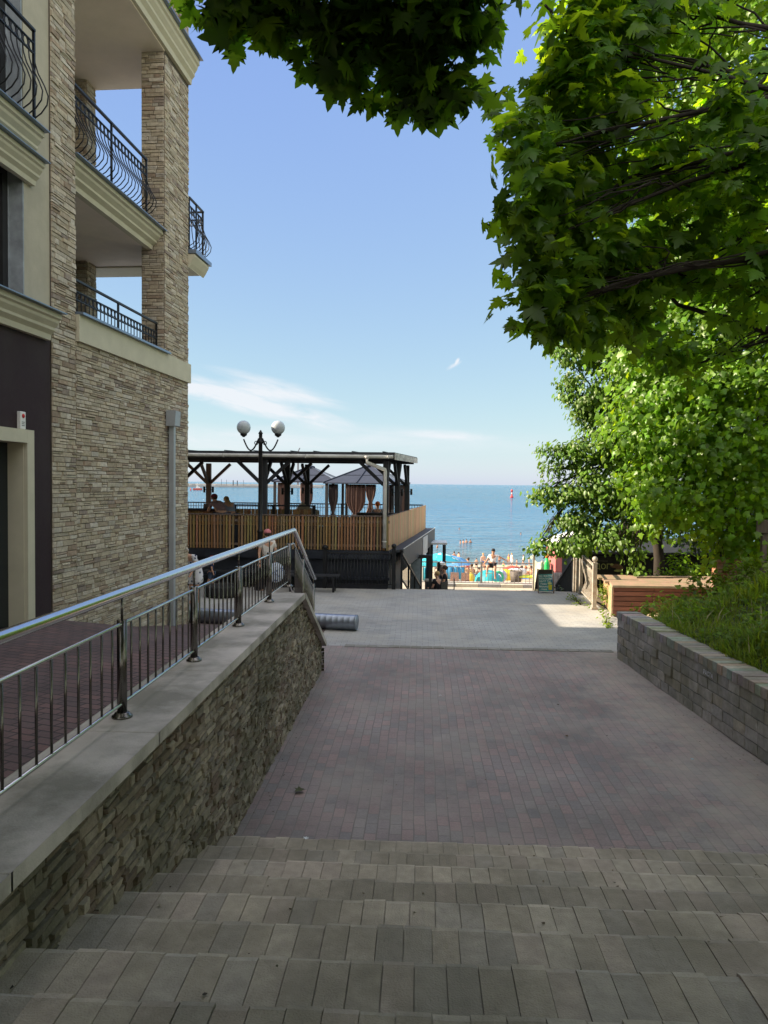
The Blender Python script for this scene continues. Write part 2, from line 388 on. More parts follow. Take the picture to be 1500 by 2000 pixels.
# steps: every course one row of long pavers
b = MB(); rd = random.Random(5)
for k in range(1, 10):
    y1 = 6.03-0.517*(k-1); y0 = y1-0.517; z = 0.165*k+0.012
    if k == 9: y0 = 1.0
    rowt = rd.uniform(.86, 1.08)
    x = -1.62 - rd.uniform(0, .14)
    while x < 4.3:
        l = rd.uniform(0.112, 0.130)
        g = rd.uniform(0.002, 0.006); c0 = rd.choice([(0.375, 0.325, 0.26), (0.40, 0.35, 0.285), (0.355, 0.31, 0.25), (0.385, 0.325, 0.27), (0.33, 0.295, 0.25)]); kk = rd.uniform(0.9, 1.1); c0 = [q*kk for q in c0]
        zk = z+rd.uniform(-.002, .002); dz = [zk+rd.uniform(-.002, .002) for _ in range(4)]
        yn = y1+rd.uniform(-.012, .012)
        dip = -0.003
        ya = y0 if k < 9 else y1-0.36
        c0 = [q*rowt for q in c0]; ym = yn-rd.uniform(.028, .045); xa_, xb_2 = x+g/2, x+l-g/2; nz = rd.uniform(.006, .013)
        b.add([(xa_, ya, z-.05), (xb_2, ya, z-.05), (xb_2, yn, z-.2), (xa_, yn, z-.2), (xa_, ya, dz[0]), (xb_2, ya, dz[1]), (xb_2, ym, dz[2]), (xa_, ym, dz[3]), (xb_2, yn, dz[2]-nz), (xa_, yn, dz[3]-nz)],
              [(4, 5, 6, 7), (1, 2, 8, 6, 5), (3, 0, 4, 7, 9), (2, 3, 9, 8), (0, 1, 5, 4)], col=tuple(c0))
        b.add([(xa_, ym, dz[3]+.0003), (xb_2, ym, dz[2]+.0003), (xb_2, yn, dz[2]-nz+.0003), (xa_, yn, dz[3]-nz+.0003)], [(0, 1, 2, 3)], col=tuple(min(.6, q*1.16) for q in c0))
        if rd.random() < 0.018 and k < 9: pass
        x += l
    b.box(-1.62, 4.3, (y0 if k < 9 else -1), y1-0.03, -.4, z-0.008, col=(0.29, 0.26, 0.205))
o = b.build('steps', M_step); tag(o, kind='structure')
b = MB(); rd = random.Random(8)
for yy in np.arange(-3.0, 1.50, 0.37):
    x = -1.62
    while x < 4.3:
        k = rd.uniform(.85, 1.1); b.box(x+.005, x+.155, yy+.006, yy+.364, 1.2, 1.497+rd.uniform(-.004, .004), col=(.31*k, .3*k, .27*k)); x += .16
b.box(-1.62, 4.3, -8, 1.5, 1.0, 1.47, col=(.13, .125, .105))
tag(b.build('upper_landing', M_step), kind='structure')
# sea
M, nt, bs = new_mat('sea_water')
bs.inputs['Base Color'].default_value = (0.012, 0.105, 0.150, 1); bs.inputs['Roughness'].default_value = 0.12; bs.inputs['IOR'].default_value = 1.33
tc = nn(nt, 'ShaderNodeTexCoord')
hs = None
for sc, st, am in (((0.9, 1.7, 1), 0.9, 0.30), ((0.22, 0.5, 1), 0.8, 0.9), ((0.04, 0.11, 1), 1.0, 1.6)):
    mp = nn(nt, 'ShaderNodeMapping'); mp.inputs['Scale'].default_value = sc; mp.inputs['Rotation'].default_value = (0, 0, R(9)); lk(nt, tc.outputs['Object'], mp.inputs[0])
    no = nn(nt, 'ShaderNodeTexNoise', Scale=st, Detail=4.0, Roughness=0.55, Distortion=0.4); lk(nt, mp.outputs[0], no.inputs['Vector'])
    h = mth(nt, 'MULTIPLY', no.outputs[0], am); hs = h if hs is None else mth(nt, 'ADD', hs, h)
bp = nn(nt, 'ShaderNodeBump', Strength=1.0, Distance=2.4); lk(nt, hs, bp.inputs['Height']); lk(nt, bp.outputs[0], bs.inputs['Normal'])
n3 = nn(nt, 'ShaderNodeTexNoise', Scale=0.004, Detail=4.0); mp = nn(nt, 'ShaderNodeMapping'); mp.inputs['Scale'].default_value = (0.35, 1, 1); lk(nt, tc.outputs['Object'], mp.inputs[0]); lk(nt, mp.outputs[0], n3.inputs['Vector'])
sx = nn(nt, 'ShaderNodeSeparateXYZ'); lk(nt, tc.outputs['Object'], sx.inputs[0])
# shallow water over sand near the shore, deeper colour further out
sh = ramp(nt, mth(nt, 'DIVIDE', mth(nt, 'SUBTRACT', sx.outputs[1], 80), 400), [(0.0, (0.10, 0.17, 0.17)), (0.10, (0.045, 0.165, 0.28)), (0.5, (0.006, 0.125, 0.26)), (1.0, (0.005, 0.115, 0.22))])
lk(nt, mixc(nt, 1.0, sh, mixc(nt, n3.outputs[0], [0.7]*3, [1.3]*3), 'MULTIPLY'), bs.inputs['Base Color'])
b = MB(); b.add([(-40000, 80, -6.0), (40000, 80, -6.0), (40000, 55000, -6.0), (-40000, 55000, -6.0)], [(0, 1, 2, 3)]); tag(b.build('sea', M), kind='structure')

# ================================================================ parapet wall with its stone face and cap
pw = empty('parapet_wall', (-1.6, 6, 0), label='long stone-clad parapet wall with a concrete cap along the steps', cat='wall')
L = inv(pw)
capz = lambda y: 1.58 if y < 9.95 else max(0.40, 1.58-(y-9.95)*0.46)
b = MB(); b.prism([(-1.56, -4, -.3), (-1.56, 12.24, -.3), (-1.56, 12.24, .40), (-1.56, 9.95, 1.50), (-1.56, -4, 1.50)], (0, 0, 0), (-.36, 0, 0))
b.build('core', M_mortar, pw, local=L)
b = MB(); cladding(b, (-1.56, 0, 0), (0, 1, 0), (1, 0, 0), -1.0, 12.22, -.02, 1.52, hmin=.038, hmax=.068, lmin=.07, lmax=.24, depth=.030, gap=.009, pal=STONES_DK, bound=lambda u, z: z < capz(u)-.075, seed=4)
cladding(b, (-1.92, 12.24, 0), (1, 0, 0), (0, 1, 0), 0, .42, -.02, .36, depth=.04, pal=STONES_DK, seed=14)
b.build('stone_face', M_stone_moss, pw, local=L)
b = MB()
segs = [-4, -1.0, 1.1, 2.7, 4.3, 5.75, 7.25, 8.6, 9.95]
for y0, y1 in zip(segs, segs[1:]):
    b.prism([(-1.475, y0+.0005, 1.515), (-1.475, y1-.0005, 1.515), (-1.475, y1-.0005, 1.575), (-1.475, y0+.0005, 1.575)], (0, 0, 0), (-.50, 0, 0))
b.prism([(-1.470, 9.953, 1.515), (-1.470, 12.29, .38), (-1.470, 12.29, .445), (-1.470, 9.953, 1.577)], (0, 0, 0), (-.51, 0, 0))
b.build('cap', M_conc, pw, bevel=.007, local=L)

# ================================================================ stainless railing on the cap
rl = empty('stair_railing', (-1.8, 4.57, 1.575), label='polished steel railing with round posts along the stone parapet', cat='railing')
L = inv(rl)
pk = at(575, 1035, 11.0); low = at(618, 1130, 13.2)
XR = -1.80
ztop = pk.z
b = MB(); b.tube([(XR, -4, ztop), (XR, 3, ztop), (XR, 8, ztop), (XR, 10.93, ztop), (XR, 11.0, ztop-.004), (XR, 11.05, ztop-.025), (XR, 12.0, ztop-.025-.95*.444), (XR, 13.2, low.z)], .032, 14)
b.build('handrail', M_steel, rl, local=L)
postY = [-1.45, .05, 1.55, 3.07, 4.57, 6.07, 7.59, 9.17, 10.55]
post = None
for y in postY:
    b = MB(); b.tube([(0, 0, 0), (0, 0, .60)], .030, 14); b.tube([(0, 0, .60), (0, 0, .735)], .008, 8); b.lathe([(.062, 0), (.062, .012), (.05, .016), (.044, .03), (.03, .034)], n=18)
    if post is None:
        post = b.build('post', M_steel_d, rl); post.location = (0, y-4.57, 0); post_me = post
    else:
        o = post.copy(); COL.objects.link(o); o.parent = rl; o.location = (0, y-4.57, 0)
for (y, zb, zt) in ((11.85, None, None), (13.05, None, None)):
    zt = ztop-.03-(y-11.05)*.447; zb = capz(y)-.02 if y < 12.2 else 0.0
    b = MB(); b.tube([(0, 0, zb-1.575), (0, 0, zt-1.575-.12)], .026, 12); b.tube([(0, 0, zt-1.7), (0, 0, zt-1.575)], .008, 8)
    o = b.build('post', M_steel_d, rl); o.location = (0, y-4.57, 0)
b = MB(); b.tube([(XR, -4, 1.575+.575), (XR, 10.95, 1.575+.575), (XR, 13.05, 1.575+.575-2.1*.447)], .011, 8)
b.build('top_rail', M_steel, rl, local=L)
b = MB(); b.tube([(XR, -4, 1.575+.085), (XR, 10.5, 1.575+.085), (XR, 11.0, 1.575-.2), (XR, 13.05, 1.575-.2-2.1*.447)], .011, 8)
b.build('bottom_rail', M_steel, rl, local=L)
bal = None
for y0, y1 in zip(postY, postY[1:]):
    if y1 < 2.5: continue
    n = 10
    for i in range(1, n):
        y = y0+(y1-y0)*i/n
        if y < 2.4: continue
        if bal is None:
            b = MB(); b.tube([(0, 0, .085), (0, 0, .575)], .0075, 8); bal = b.build('baluster', M_steel_d, rl); o = bal
        else:
            o = bal.copy(); COL.objects.link(o); o.parent = rl
        o.location = (0, y-4.57, 0)
bal2 = None
for i in range(1, 19):
    y = 11.0+(13.05-11.0)*i/19; 
    if bal2 is None:
        b = MB(); b.tube([(0, 0, -.2), (0, 0, .575)], .0075, 8); bal2 = b.build('baluster', M_steel_d, rl); o = bal2
    else:
        o = bal2.copy(); COL.objects.link(o); o.parent = rl
    o.location = (0, y-4.57, -(y-11.0)*.447)

# ================================================================ brick retaining wall on the right
A0 = Vector((3.50, 13.57, 0)); A1 = Vector((3.83, 8.43, 0)); ud = (A0-A1).normalized(); nd = Vector((-ud.y, ud.x, 0))
if nd.x > 0: nd = -nd
bw = empty('brick_wall', A0, label='low weathered grey brick wall holding the grassy bank', cat='wall')
L = inv(bw)
start = A1-ud*9.0; Ltot = (A0-start).length
BR = [(0.34, 0.315, 0.28), (0.31, 0.29, 0.26), (0.37, 0.34, 0.30), (0.28, 0.265, 0.24), (0.35, 0.31, 0.25), (0.33, 0.31, 0.285)]
M_brick = mat('grey_brick', (1, 1, 1), 0.9, var=0.22, scale=12, bump=0.5, bscale=60, attr=True, dirt=(0.15, 0.15, 0.085), dscale=1.3, dfac=0.5)
b = MB(); rd = random.Random(21)
hz = .142; z = 0
top = lambda u: .83 if u > Ltot-12 else .83+min(1.2, (Ltot-12-u)*.3)
b0 = MB(); b0.prism([start-nd*.01, A0-nd*.01-ud*.01, A0-nd*.01-ud*.01+Vector((0, 0, .81)), start+ud*(Ltot-12)-nd*.01+Vector((0, 0, .81)), start-nd*.01+Vector((0, 0, 1.65))], (0, 0, 0), -nd*.32)
b0.build('core', M_mortar, bw, local=L)
row = 0
while z < 1.72:
    zz1 = z+hz
    u = -0.14 if row % 2 else 0.0
    while u < Ltot:
        l = .285 if rd.random() > .12 else .14
        a, c_ = max(u, 0), min(u+l, Ltot); u += l
        if c_-a < .02 or (z+hz) > top((a+c_)/2)-.115: continue
        cc = rd.choice(BR); k = rd.uniform(.8, 1.15); cc = tuple(q*k for q in cc)
        d = rd.uniform(.0, .012) + (.02 if rd.random() < .05 else 0); g = .005
        p0 = start+ud*(a+g); p1 = start+ud*(c_-g)
        back = -nd*.06
        j = [rd.uniform(-.005, .005) for _ in range(4)]
        vs = [p0+back+Vector((0, 0, z+g)), p1+back+Vector((0, 0, z+g)), p1+back+Vector((0, 0, zz1-g)), p0+back+Vector((0, 0, zz1-g)), p0+nd*(d+j[0])+Vector((0, 0, z+g)), p1+nd*(d+j[1])+Vector((0, 0, z+g)), p1+nd*(d+j[2])+Vector((0, 0, zz1-g)), p0+nd*(d+j[3])+Vector((0, 0, zz1-g))]
        b.add(vs, [(0, 3, 2, 1), (4, 5, 6, 7), (0, 1, 5, 4), (1, 2, 6, 5), (2, 3, 7, 6), (3, 0, 4, 7)], col=cc)
    z += hz; row += 1
# end face of the wall
for r_ in range(5):
    for q in range(2):
        w_ = .16; z = r_*hz; cc = tuple(x*rd.uniform(.8, 1.1) for x in rd.choice(BR))
        p0 = A0-nd*(q*w_+.02); p1 = A0-nd*(q*w_+w_)
        b.add([p0+Vector((0, 0, z+.005)), p1+Vector((0, 0, z+.005)), p1+Vector((0, 0, z+hz-.005)), p0+Vector((0, 0, z+hz-.005)), p0+ud*.012+Vector((0, 0, z+.005)), p1+ud*.012+Vector((0, 0, z+.005)), p1+ud*.012+Vector((0, 0, z+hz-.005)), p0+ud*.012+Vector((0, 0, z+hz-.005))], [(0, 3, 2, 1), (4, 5, 6, 7), (0, 1, 5, 4), (1, 2, 6, 5), (2, 3, 7, 6), (3, 0, 4, 7)], col=cc)
b.build('brickwork', M_brick, bw, bevel=.004, local=L)
b = MB(); u = 0
while u < Ltot:
    l = .135; zt = top(u+.04); cc = tuple(x*rd.uniform(.85, 1.1) for x in rd.choice(BR)); g = .005
    o_ = nd*rd.uniform(0, .016)
    p0 = start+ud*(u+g)+o_; p1 = start+ud*(u+l-g)+o_; bk = -nd*.36; za, zb = zt-.125, zt+rd.uniform(-.008, .008)
    vs = [p0+bk+Vector((0, 0, za)), p1+bk+Vector((0, 0, za)), p1+bk+Vector((0, 0, zb)), p0+bk+Vector((0, 0, zb)), p0+nd*.01+Vector((0, 0, za)), p1+nd*.01+Vector((0, 0, za)), p1+nd*.01+Vector((0, 0, zb)), p0+nd*.01+Vector((0, 0, zb))]
    b.add(vs, [(0, 3, 2, 1), (4, 5, 6, 7), (0, 1, 5, 4), (1, 2, 6, 5), (2, 3, 7, 6), (3, 0, 4, 7)], col=cc); u += l
b.build('coping', M_brick, bw, bevel=.006, local=L)
# white scrawl on one brick
gp = None
M_chalk = mat('white_paint_scrawl', (0.62, 0.62, 0.64), 0.8, var=0.2, scale=40)
d_ = ray(1386, 1317); t_ = (start-EYE).dot(nd)/d_.dot(nd); gp = EYE+d_*t_+nd*.022
mat4 = Matrix(((-ud.x, 0, nd.x, gp.x), (-ud.y, 0, nd.y, gp.y), (0, 1, 0, gp.z), (0, 0, 0, 1)))
text_mesh('painted_scrawl', 'РАСТА', .085, M_chalk, bw, L @ mat4, ext=.001)

# ================================================================ grassy bank behind it
M_bank = mat('bank_earth', (0.05, 0.065, 0.025), 0.95, var=0.4, scale=4, bump=0.8, bscale=20)
def wx(y): return 3.5+(13.57-y)*.0642+.30 if y < 13.4 else (3.81+(y-13.4)*.45 if y < 17.7 else 8.3)
def bank_z(x, y):
    s = max(0, x-wx(y))
    z = .77+min(2.0, s*.34) + .06*math.sin(3*x+1.3*y)
    if y > 12.5: z = z*(1-min(1, (y-12.5)/2.6)) + (.28+.15*s)*min(1, (y-12.5)/2.6)
    if y < 6.5: z += min(.9, (6.5-y)*.3)
    return z
xs = [0, .03, .08, .2, .4, .7, 1, 1.5, 2, 3, 4, 6, 9, 14, 22]; ys = lin(-8, 13.4, 36)+lin(13.6, 17.69, 14)+[17.72]+lin(18, 26, 10)
v = [(wx(y)+s, y, bank_z(wx(y)+s, y)) for y in ys for s in xs]; nx = len(xs)
b = MB(); b.add(v, [(j*nx+i, j*nx+i+1, (j+1)*nx+i+1, (j+1)*nx+i) for j in range(len(ys)-1) for i in range(nx-1)], True)
tag(b.build('grass_bank', M_bank), kind='structure')
# sandy verge between wall end and planter
b = MB(); b.add([(3.5, 13.6, .0), (7.5, 13.6, .30), (7.5, 17.9, .30), (4.66, 17.9, .012), (4.1, 15.7, .01)], [(0, 1, 2, 3, 4)])
tag(b.build('sandy_verge', mat('sandy_soil', (0.36, 0.30, 0.2), 0.95, var=0.25, scale=4, bump=0.5, bscale=30)), kind='structure')
b = MB(); b.add([(4.0, 15.2, .02), (4.9, 17.9, .02), (4.8, 19.0, .004), (4.5, 21.9, .004), (12, 21.9, .004), (12, 17.9, .02)], [(0, 5, 4, 3, 2, 1)])
tag(b.build('verge_earth', M_soil), kind='structure')
# ================================================================ hotel (local x = outward v, local y = along the street u)
HO = Vector((-4.98, 10.5, 0)); hrz = -math.atan(.048)
hotel = empty('hotel', HO, hrz, label='beige stone-clad hotel with wrought iron balconies beside the ramp', cat='building')
hu = Vector((math.sin(.048), math.cos(.048), 0)); hn = Vector((math.cos(.048), -math.sin(.048), 0))
def H(px, py, v=0.0):
    """survey helper: (u, z) on the facade plane v for a pixel"""
    d = ray(px, py); t = ((HO+hn*v-EYE).dot(hn))/d.dot(hn); p = EYE+d*t
    return (p-HO).dot(hu), p.z
def HU(px): return H(px, 900)[0]
UC = HU(368)-.02                                  # sea corner
Zp = 5.42                                  # lower parapet sill
uP0, uP1 = H(100, 300)[0], H(147, 300)[0]                       # stone pilaster
uQ = HU(322)                               # pier's near edge
zmid0, zmid1 = 7.40, 7.69                  # middle slab
ztop0, ztop1 = 10.95, 11.42                # upper slab
ROOF, RLOW = 13.4, 10.3  # near roof is out of view, set low to let sun reach the maple
b = MB()                                   # hidden masonry core (walls behind the cladding)
b.box(-.30, -.012, uP0, uP1, -.3, RLOW)            # pilaster
b.box(-.30, -.012, uP1, UC-.012, -.3, Zp-.30)      # lower wall
b.box(-.45, -.012, uQ+.002, UC-.012, Zp-.30, ROOF) # pier
b.box(-.30, -.012, 2.4, uQ, ztop1-.05, ROOF)       # attic wall
b.box(-2.3, -1.95, UC-.40, UC-.012, Zp-.3, ztop0)  # far pier
b.box(-12, -.46, UC-.3, UC-.014, -.3, Zp-.30); b.box(-12, -2.31, UC-.3, UC-.014, Zp-.30, ROOF); b.box(-2.2, -.46, UC-.3, UC-.014, ztop1, ROOF)
b.build('masonry', M_mortar, hotel)
b = MB()
Z0 = -.05
X = Vector((1, 0, 0)); Yv = Vector((0, 1, 0))
kw = dict(hmin=.05, hmax=.085, lmin=.10, lmax=.36, depth=.024, pal=STONES)
cladding(b, (-.012, 0, 0), Yv, X, uP0, uP1, .2, RLOW, seed=31, **kw)
cladding(b, (-.012, 0, 0), Yv, X, uP1, UC, -.05, Zp-.32, seed=32, **kw)
cladding(b, (-.012, 0, 0), Yv, X, uQ, UC, Zp-.10, ztop0-.06, seed=33, **kw)
cladding(b, (-.012, 0, 0), Yv, X, 2.4, UC, ztop1, ROOF, seed=34, **kw)
cladding(b, (-.45, uQ, 0), X, -Yv, 0, .43, Zp, ztop0, seed=35, **kw)
cladding(b, (-2.3, UC-.40, 0), X, -Yv, 0, .35, Zp-.2, ztop0, seed=36, **kw)
cladding(b, (-1.95, UC-.40, 0), Yv, X, 0, .39, Zp-.2, ztop0, seed=37, **kw)
cladding(b, (-3.0, UC-.012, 0), X, Yv, 0, 3.0, -.05, Zp-.32, seed=38, **kw)
cladding(b, (-.45, UC-.012, 0), X, Yv, 0, .45, Zp-.1, ROOF, seed=39, **kw)
b.build('stone_cladding', M_stone, hotel)
# stucco body, near part
zs0 = H(50, 575)[1]
b = MB()
b.box(-11.5, -2.2, 2.4, UC-.31, -.3, ROOF); b.box(-11.5, -2.2, -2.6, 2.399, -.3, RLOW); b.box(-11.5, -.31, -14, -2.601, -.3, RLOW)                 # main volume
b.box(-2.2, -.31, -2.6, uP0-.001, RLOW-.4, RLOW)            # roof edge above
zc2_ = H(92, 256, .24)[1]
uw0, uw1 = -3.0, H(51, 420)[0]                                    # lower window opening
ww0, ww1 = -3.0, H(47, 100)[0]                                    # upper window
zw0, zw1 = H(30, 575)[1], H(20, 315)[1]
zu0, zu1 = zc2_+.0, 9.95
b.box(-.30, -.03, uw1, uP0, zs0-.5, RLOW)                     # strip beside the windows
b.box(-.30, -.03, -14, uw1, zw1, zu0-.02)                  # between windows
b.box(-.30, -.03, -2.6, uw1, zu1, RLOW)
b.box(-.30, -.03, -14, uw1, zs0-.5, zw0)
b.box(-.30, -.03, -14, -3.0, zw0, ROOF)
b.build('stucco_wall', M_stucco, hotel)
b = MB(); 
udr = HU(60)                                               # door surround's outer edge
zdr = H(30, 838)[1]; zgr = H(60, 1215)[1]
b.box(-.30, -.02, udr, uP0-.02, -.2, zs0-.22); b.box(-.30, -.02, -14, udr, zdr, zs0-.22); b.box(-.3, -.02, -14, udr-2.2, -.2, zdr)
b.build('brown_wall', M_brown, hotel)
# cornices
def cornice(name, u0, u1, zt, v0=.02, proj=.26, h=.42, end=True):
    prof = [(0, -h), (.30, -h), (.34, -h*.80), (.55, -h*.66), (.55, -h*.56), (.74, -h*.40), (.78, -h*.30), (.90, -h*.24), (.90, -h*.06), (0, -h*.06)]
    b = MB(); b.prism([(v0-.05+p*(proj), u0, zt+z) for p, z in prof], (0, 0, 0), (0, u1-u0, 0))
    o = b.build(name, M_mould, hotel)
    b = MB(); b.prism([(v0-.05, u0-.02, zt-h*.06+.003), (v0+proj*.98, u0-.02, zt-h*.06+.003), (v0+proj*.98, u0-.02, zt-.005), (v0-.05, u0-.02, zt+.025)], (0, 0, 0), (0, u1-u0+.04, 0))
    b.build('flashing', M_flash, o)
    return o
uT = UC+.03
cornice('cornice', uP1-.02, uT-.02, ztop1+.06, proj=.28, h=.50)
b = MB(); b.prism([(-.4, UC+.0, ztop1-.46), (.30, UC+.0, ztop1-.46), (.30, UC+.33, ztop1-.05), (-.4, UC+.33, ztop1-.05)], (0, 0, 0), (0, .0, .0))
cornice('cornice', uP1+.005, uQ-.004, zmid1, v0=-.29, proj=.34, h=.36)
zc1 = H(124, 612, .22)[1]
cornice('cornice', -14, H(123, 612, .22)[0], zc1, proj=.26, h=.36)
zc2 = H(92, 256, .24)[1]; cornice('cornice', -14, H(93, 317, .2)[0], H(93, 317, .2)[1], proj=.22, h=.30)
cornice('cornice', -14, H(92, 256, .24)[0], zc2, proj=.26, h=.34)
b = MB(); b.box(-.02, .05, uP1+.003, UC+.03, Zp-.40, Zp-.02); b.box(-.5, -.021, UC-.01, UC+.03, Zp-.40, Zp-.02); b.build('parapet_band', M_mould, hotel)
b = MB(); b.prism([(-.32, uP1+.004, Zp-.02), (.11, uP1+.004, Zp-.02), (.11, uP1+.004, Zp+.015), (-.32, uP1+.004, Zp+.045)], (0, 0, 0), (0, uQ-uP1+.03, 0)); b.build('sill', M_flash, hotel)
# slabs / soffits of the loggia
for z0, z1 in ((zmid0, zmid1-.08), (ztop0, ztop1-.03), (4.2, 4.5)):
    b = MB(); b.box(-2.20, -.30 if z0 < 9 else -.006, uP1+.004, UC-.02 if z0 < 5 else uQ-.002, z0, z1)
    if z0 > 5: b.box(-2.20, -.46, uQ-.002, UC+.02, z0+.002, z1-.002)
    b.build('floor_slab', M_soffit, hotel)
b = MB(); b.box(-2.4, -2.301, uP1, UC-.40, 4.5, ztop0); b.box(-2.2, -.31, uP1-.10, uP1-.001, 4.5, ztop0); b.build('loggia_wall', M_soffit, hotel)
# iron railings with pot-bellied balusters
BELLY = [(0, .04), (.01, .08), (.09, .13), (.165, .22), (.18, .32), (.13, .44), (.05, .58), (.01, .70), (0, .80)]
def iron_railing(name, u0, u1, z, v=.06, parent=hotel, h=1.05, belly=True, step=.125, along='u'):
    rt_ = empty(name, (0, 0, 0)); rt_.parent = parent
    P = (lambda u, v_, zz: (v_, u, zz)) if along == 'u' else (lambda u, v_, zz: (u, v_, zz))
    b = MB()
    b.bar(P(u0, v, z+h), P(u1, v, z+h), .045, .03)
    zr = z+h-.16
    b.bar(P(u0, v, zr), P(u1, v, zr), .028, .014); b.bar(P(u0, v, zr-.125), P(u1, v, zr-.125), .028, .014)
    if belly: b.bar(P(u0, v, z+.05), P(u1, v, z+.05), .03, .015)
    for u in (u0+.01, (u0+u1)/2, u1-.01): b.bar(P(u, v, z), P(u, v, z+h), .03)
    n = max(2, int((u1-u0)/step)); 
    for i in range(n):
        u = u0+(i+.5)*(u1-u0)/n
        b.tube([P(u+.05*math.cos(2*PI*k/12), v, zr-.0625+.052*math.sin(2*PI*k/12)) for k in range(12)], .0075, 5, closed=True)
    b.build('frame', M_iron, rt_)
    proto = None
    for i in range(n+1):
        u = u0+i*(u1-u0)/n
        if proto is None:
            b = MB()
            if belly: b.tube([P(0, q, w*(h-.285)/.80) for q, w in BELLY]+[P(0, 0, h-.16)], .009, 6)
            else: b.tube([P(0, 0, 0), P(0, 0, h-.16)], .009, 6)
            proto = b.build('baluster', M_iron, rt_); o = proto
        else:
            o = proto.copy(); COL.objects.link(o); o.parent = rt_
        o.location = P(u, v, z)
    return rt_
iron_railing('balcony_railing', uP1+.012, HU(299), zmid1+.01, v=-.12)
rr = iron_railing('balcony_railing', uP1+.02, HU(318), Zp+.03, v=-.12, h=.50, belly=False)
iron_railing('window_railing', -3.0, H(67, 140, .16)[0], zc2+.01, v=.16, h=1.15)
# sea-side balcony at the middle level
sb = MB(); sb.prism([(-3.2, UC+.01, zmid0-.03), (-3.2, UC+.7, zmid0-.03), (-3.2, UC+.86, zmid0+.12), (-3.2, UC+.95, zmid0+.20), (-3.2, UC+.95, zmid1-.05), (-3.2, UC+.01, zmid1-.05)], (0, 0, 0), (3.2-.0, 0, 0))
sb.prism([(0, UC+.02, zmid0-.02), (.05, UC+.02, zmid0+.05), (.12, UC+.02, zmid0+.18), (.12, UC+.02, zmid1-.06), (0, UC+.02, zmid1-.06)], (0, 0, 0), (0, .90, 0))
o = sb.build('balcony_slab', M_mould, hotel)
b = MB(); b.box(-3.2, .16, UC+.0, UC+1.0, zmid1-.048, zmid1+.03); b.build('flashing', M_flash, o)
iron_railing('balcony_railing', UC+.03, UC+.90, zmid1+.03, v=.0)
iron_railing('balcony_railing', -3.0, .0, zmid1+.03, v=UC+.90, along='v')
# windows
for (u0, u1, z0, z1) in ((uw0, uw1, zw0, zw1), (ww0, ww1, zu0, zu1)):
    b = MB(); f = .07
    b.box(-.28, -.21, u1-.17, u1-.17+f*1.6, z0, z1); b.box(-.28, -.21, u0, u1-.17, z0, z0+f); b.box(-.28, -.21, u0, u1-.17, z1-f, z1); b.box(-.28, -.21, (u0+u1)/2-f, (u0+u1)/2, z0+f, z1-f)
    w = b.build('window', M_darkframe, hotel)
    b = MB(); b.box(-.262, -.25, u0, u1-.17, z0+f, z1-f); b.build('pane', M_glass_dark, w)
    b = MB(); b.box(-.30, -.208, u1-.168+f*1.6, u1+.0, z0, z1); b.box(-.209, -.028, u1-.03, u1-.002, z0, z1); b.build('reveal', mat('grey_reveal', (0.30, 0.33, 0.36), .7), w)
# door at the bottom left
b = MB(); w_ = .16
b.box(-.30, .05, udr-w_, udr, -.2, zdr+.005); b.box(-.30, .05, udr-2.2, udr-w_-.002, zdr-w_, zdr+.005); b.box(-.22, -.0, udr-w_-.012, udr-w_-.002, -.2, zdr-w_-.002)
dr = b.build('door', M_mould, hotel)
b = MB(); b.box(-.26, -.21, udr-2.2, udr-w_-.013, -.2, zdr-w_-.001); b.build('door_leaf', mat('dark_door', (.012, .018, .022), .25), dr)
b = MB(); b.box(-.209, -.17, udr-w_-.42, udr-w_-.385, 1.9, 2.5); b.build('handle', M_steel, dr)
# rainwater pipe with its hopper
zh = H(325, 800, .1)[1]; uh = HU(328)
b = MB(); b.box(.035, .135, uh-.05, uh+.05, -.02, zh-.15); b.box(.033, .137, uh-.052, uh+.052, 2.55, 2.60)
dp = b.build('drainpipe', M_pipe, hotel, bevel=.008)
b = MB(); b.prism([(.02, uh-.14, zh-.28), (.18, uh-.14, zh-.28), (.20, uh-.14, zh+.0), (.02, uh-.14, zh+.0)], (0, 0, 0), (0, .28, 0)); b.build('hopper', M_pipe, dp, bevel=.006)
# alarm box over the door
ua, za = H(41, 821)
ab = empty('alarm_box', HO+hu*ua+hn*(-.02)+Vector((0, 0, za)), hrz, label='small white alarm siren on the brown wall above the door', cat='alarm')
b = MB(); b.box(0, .05, -.06, .06, -.11, .11); b.build('housing', M_white, ab, bevel=.008)
b = MB(); b.ball((.052, 0, .055), .028, 12, (.6, 1, 1)); b.build('lens', M_redp, ab)
b = MB(); 
for k in range(3): b.box(.0501, .053, -.03, .03, -.07+k*.022, -.062+k*.022)
b.build('grille', M_darkframe, ab)

# unseen stepped block added behind the hotel to cast the plaza shadows
an = empty('shadow_block', (-9, 19, 0), label='unseen block added behind the hotel to shadow the plaza', cat='building')
L = inv(an)
b = MB(); b.box(-14, -6.35, 15.78, 19.4, -.1, 4.8); b.box(-14, -7.15, 19.401, 22.2, -.1, 6.0); b.build('wall', M_stucco, an, local=L)
b = MB(); b.box(-14.1, -6.3, 15.74, 19.39, 4.803, 4.97); b.box(-14.1, -7.1, 19.395, 22.25, 6.003, 6.15); b.build('roof', M_flash, an, local=L)
b = MB(); b.box(-6.36, -6.33, 17.2, 18.6, 1.0, 2.6); b.build('window', M_darkframe, an, local=L)
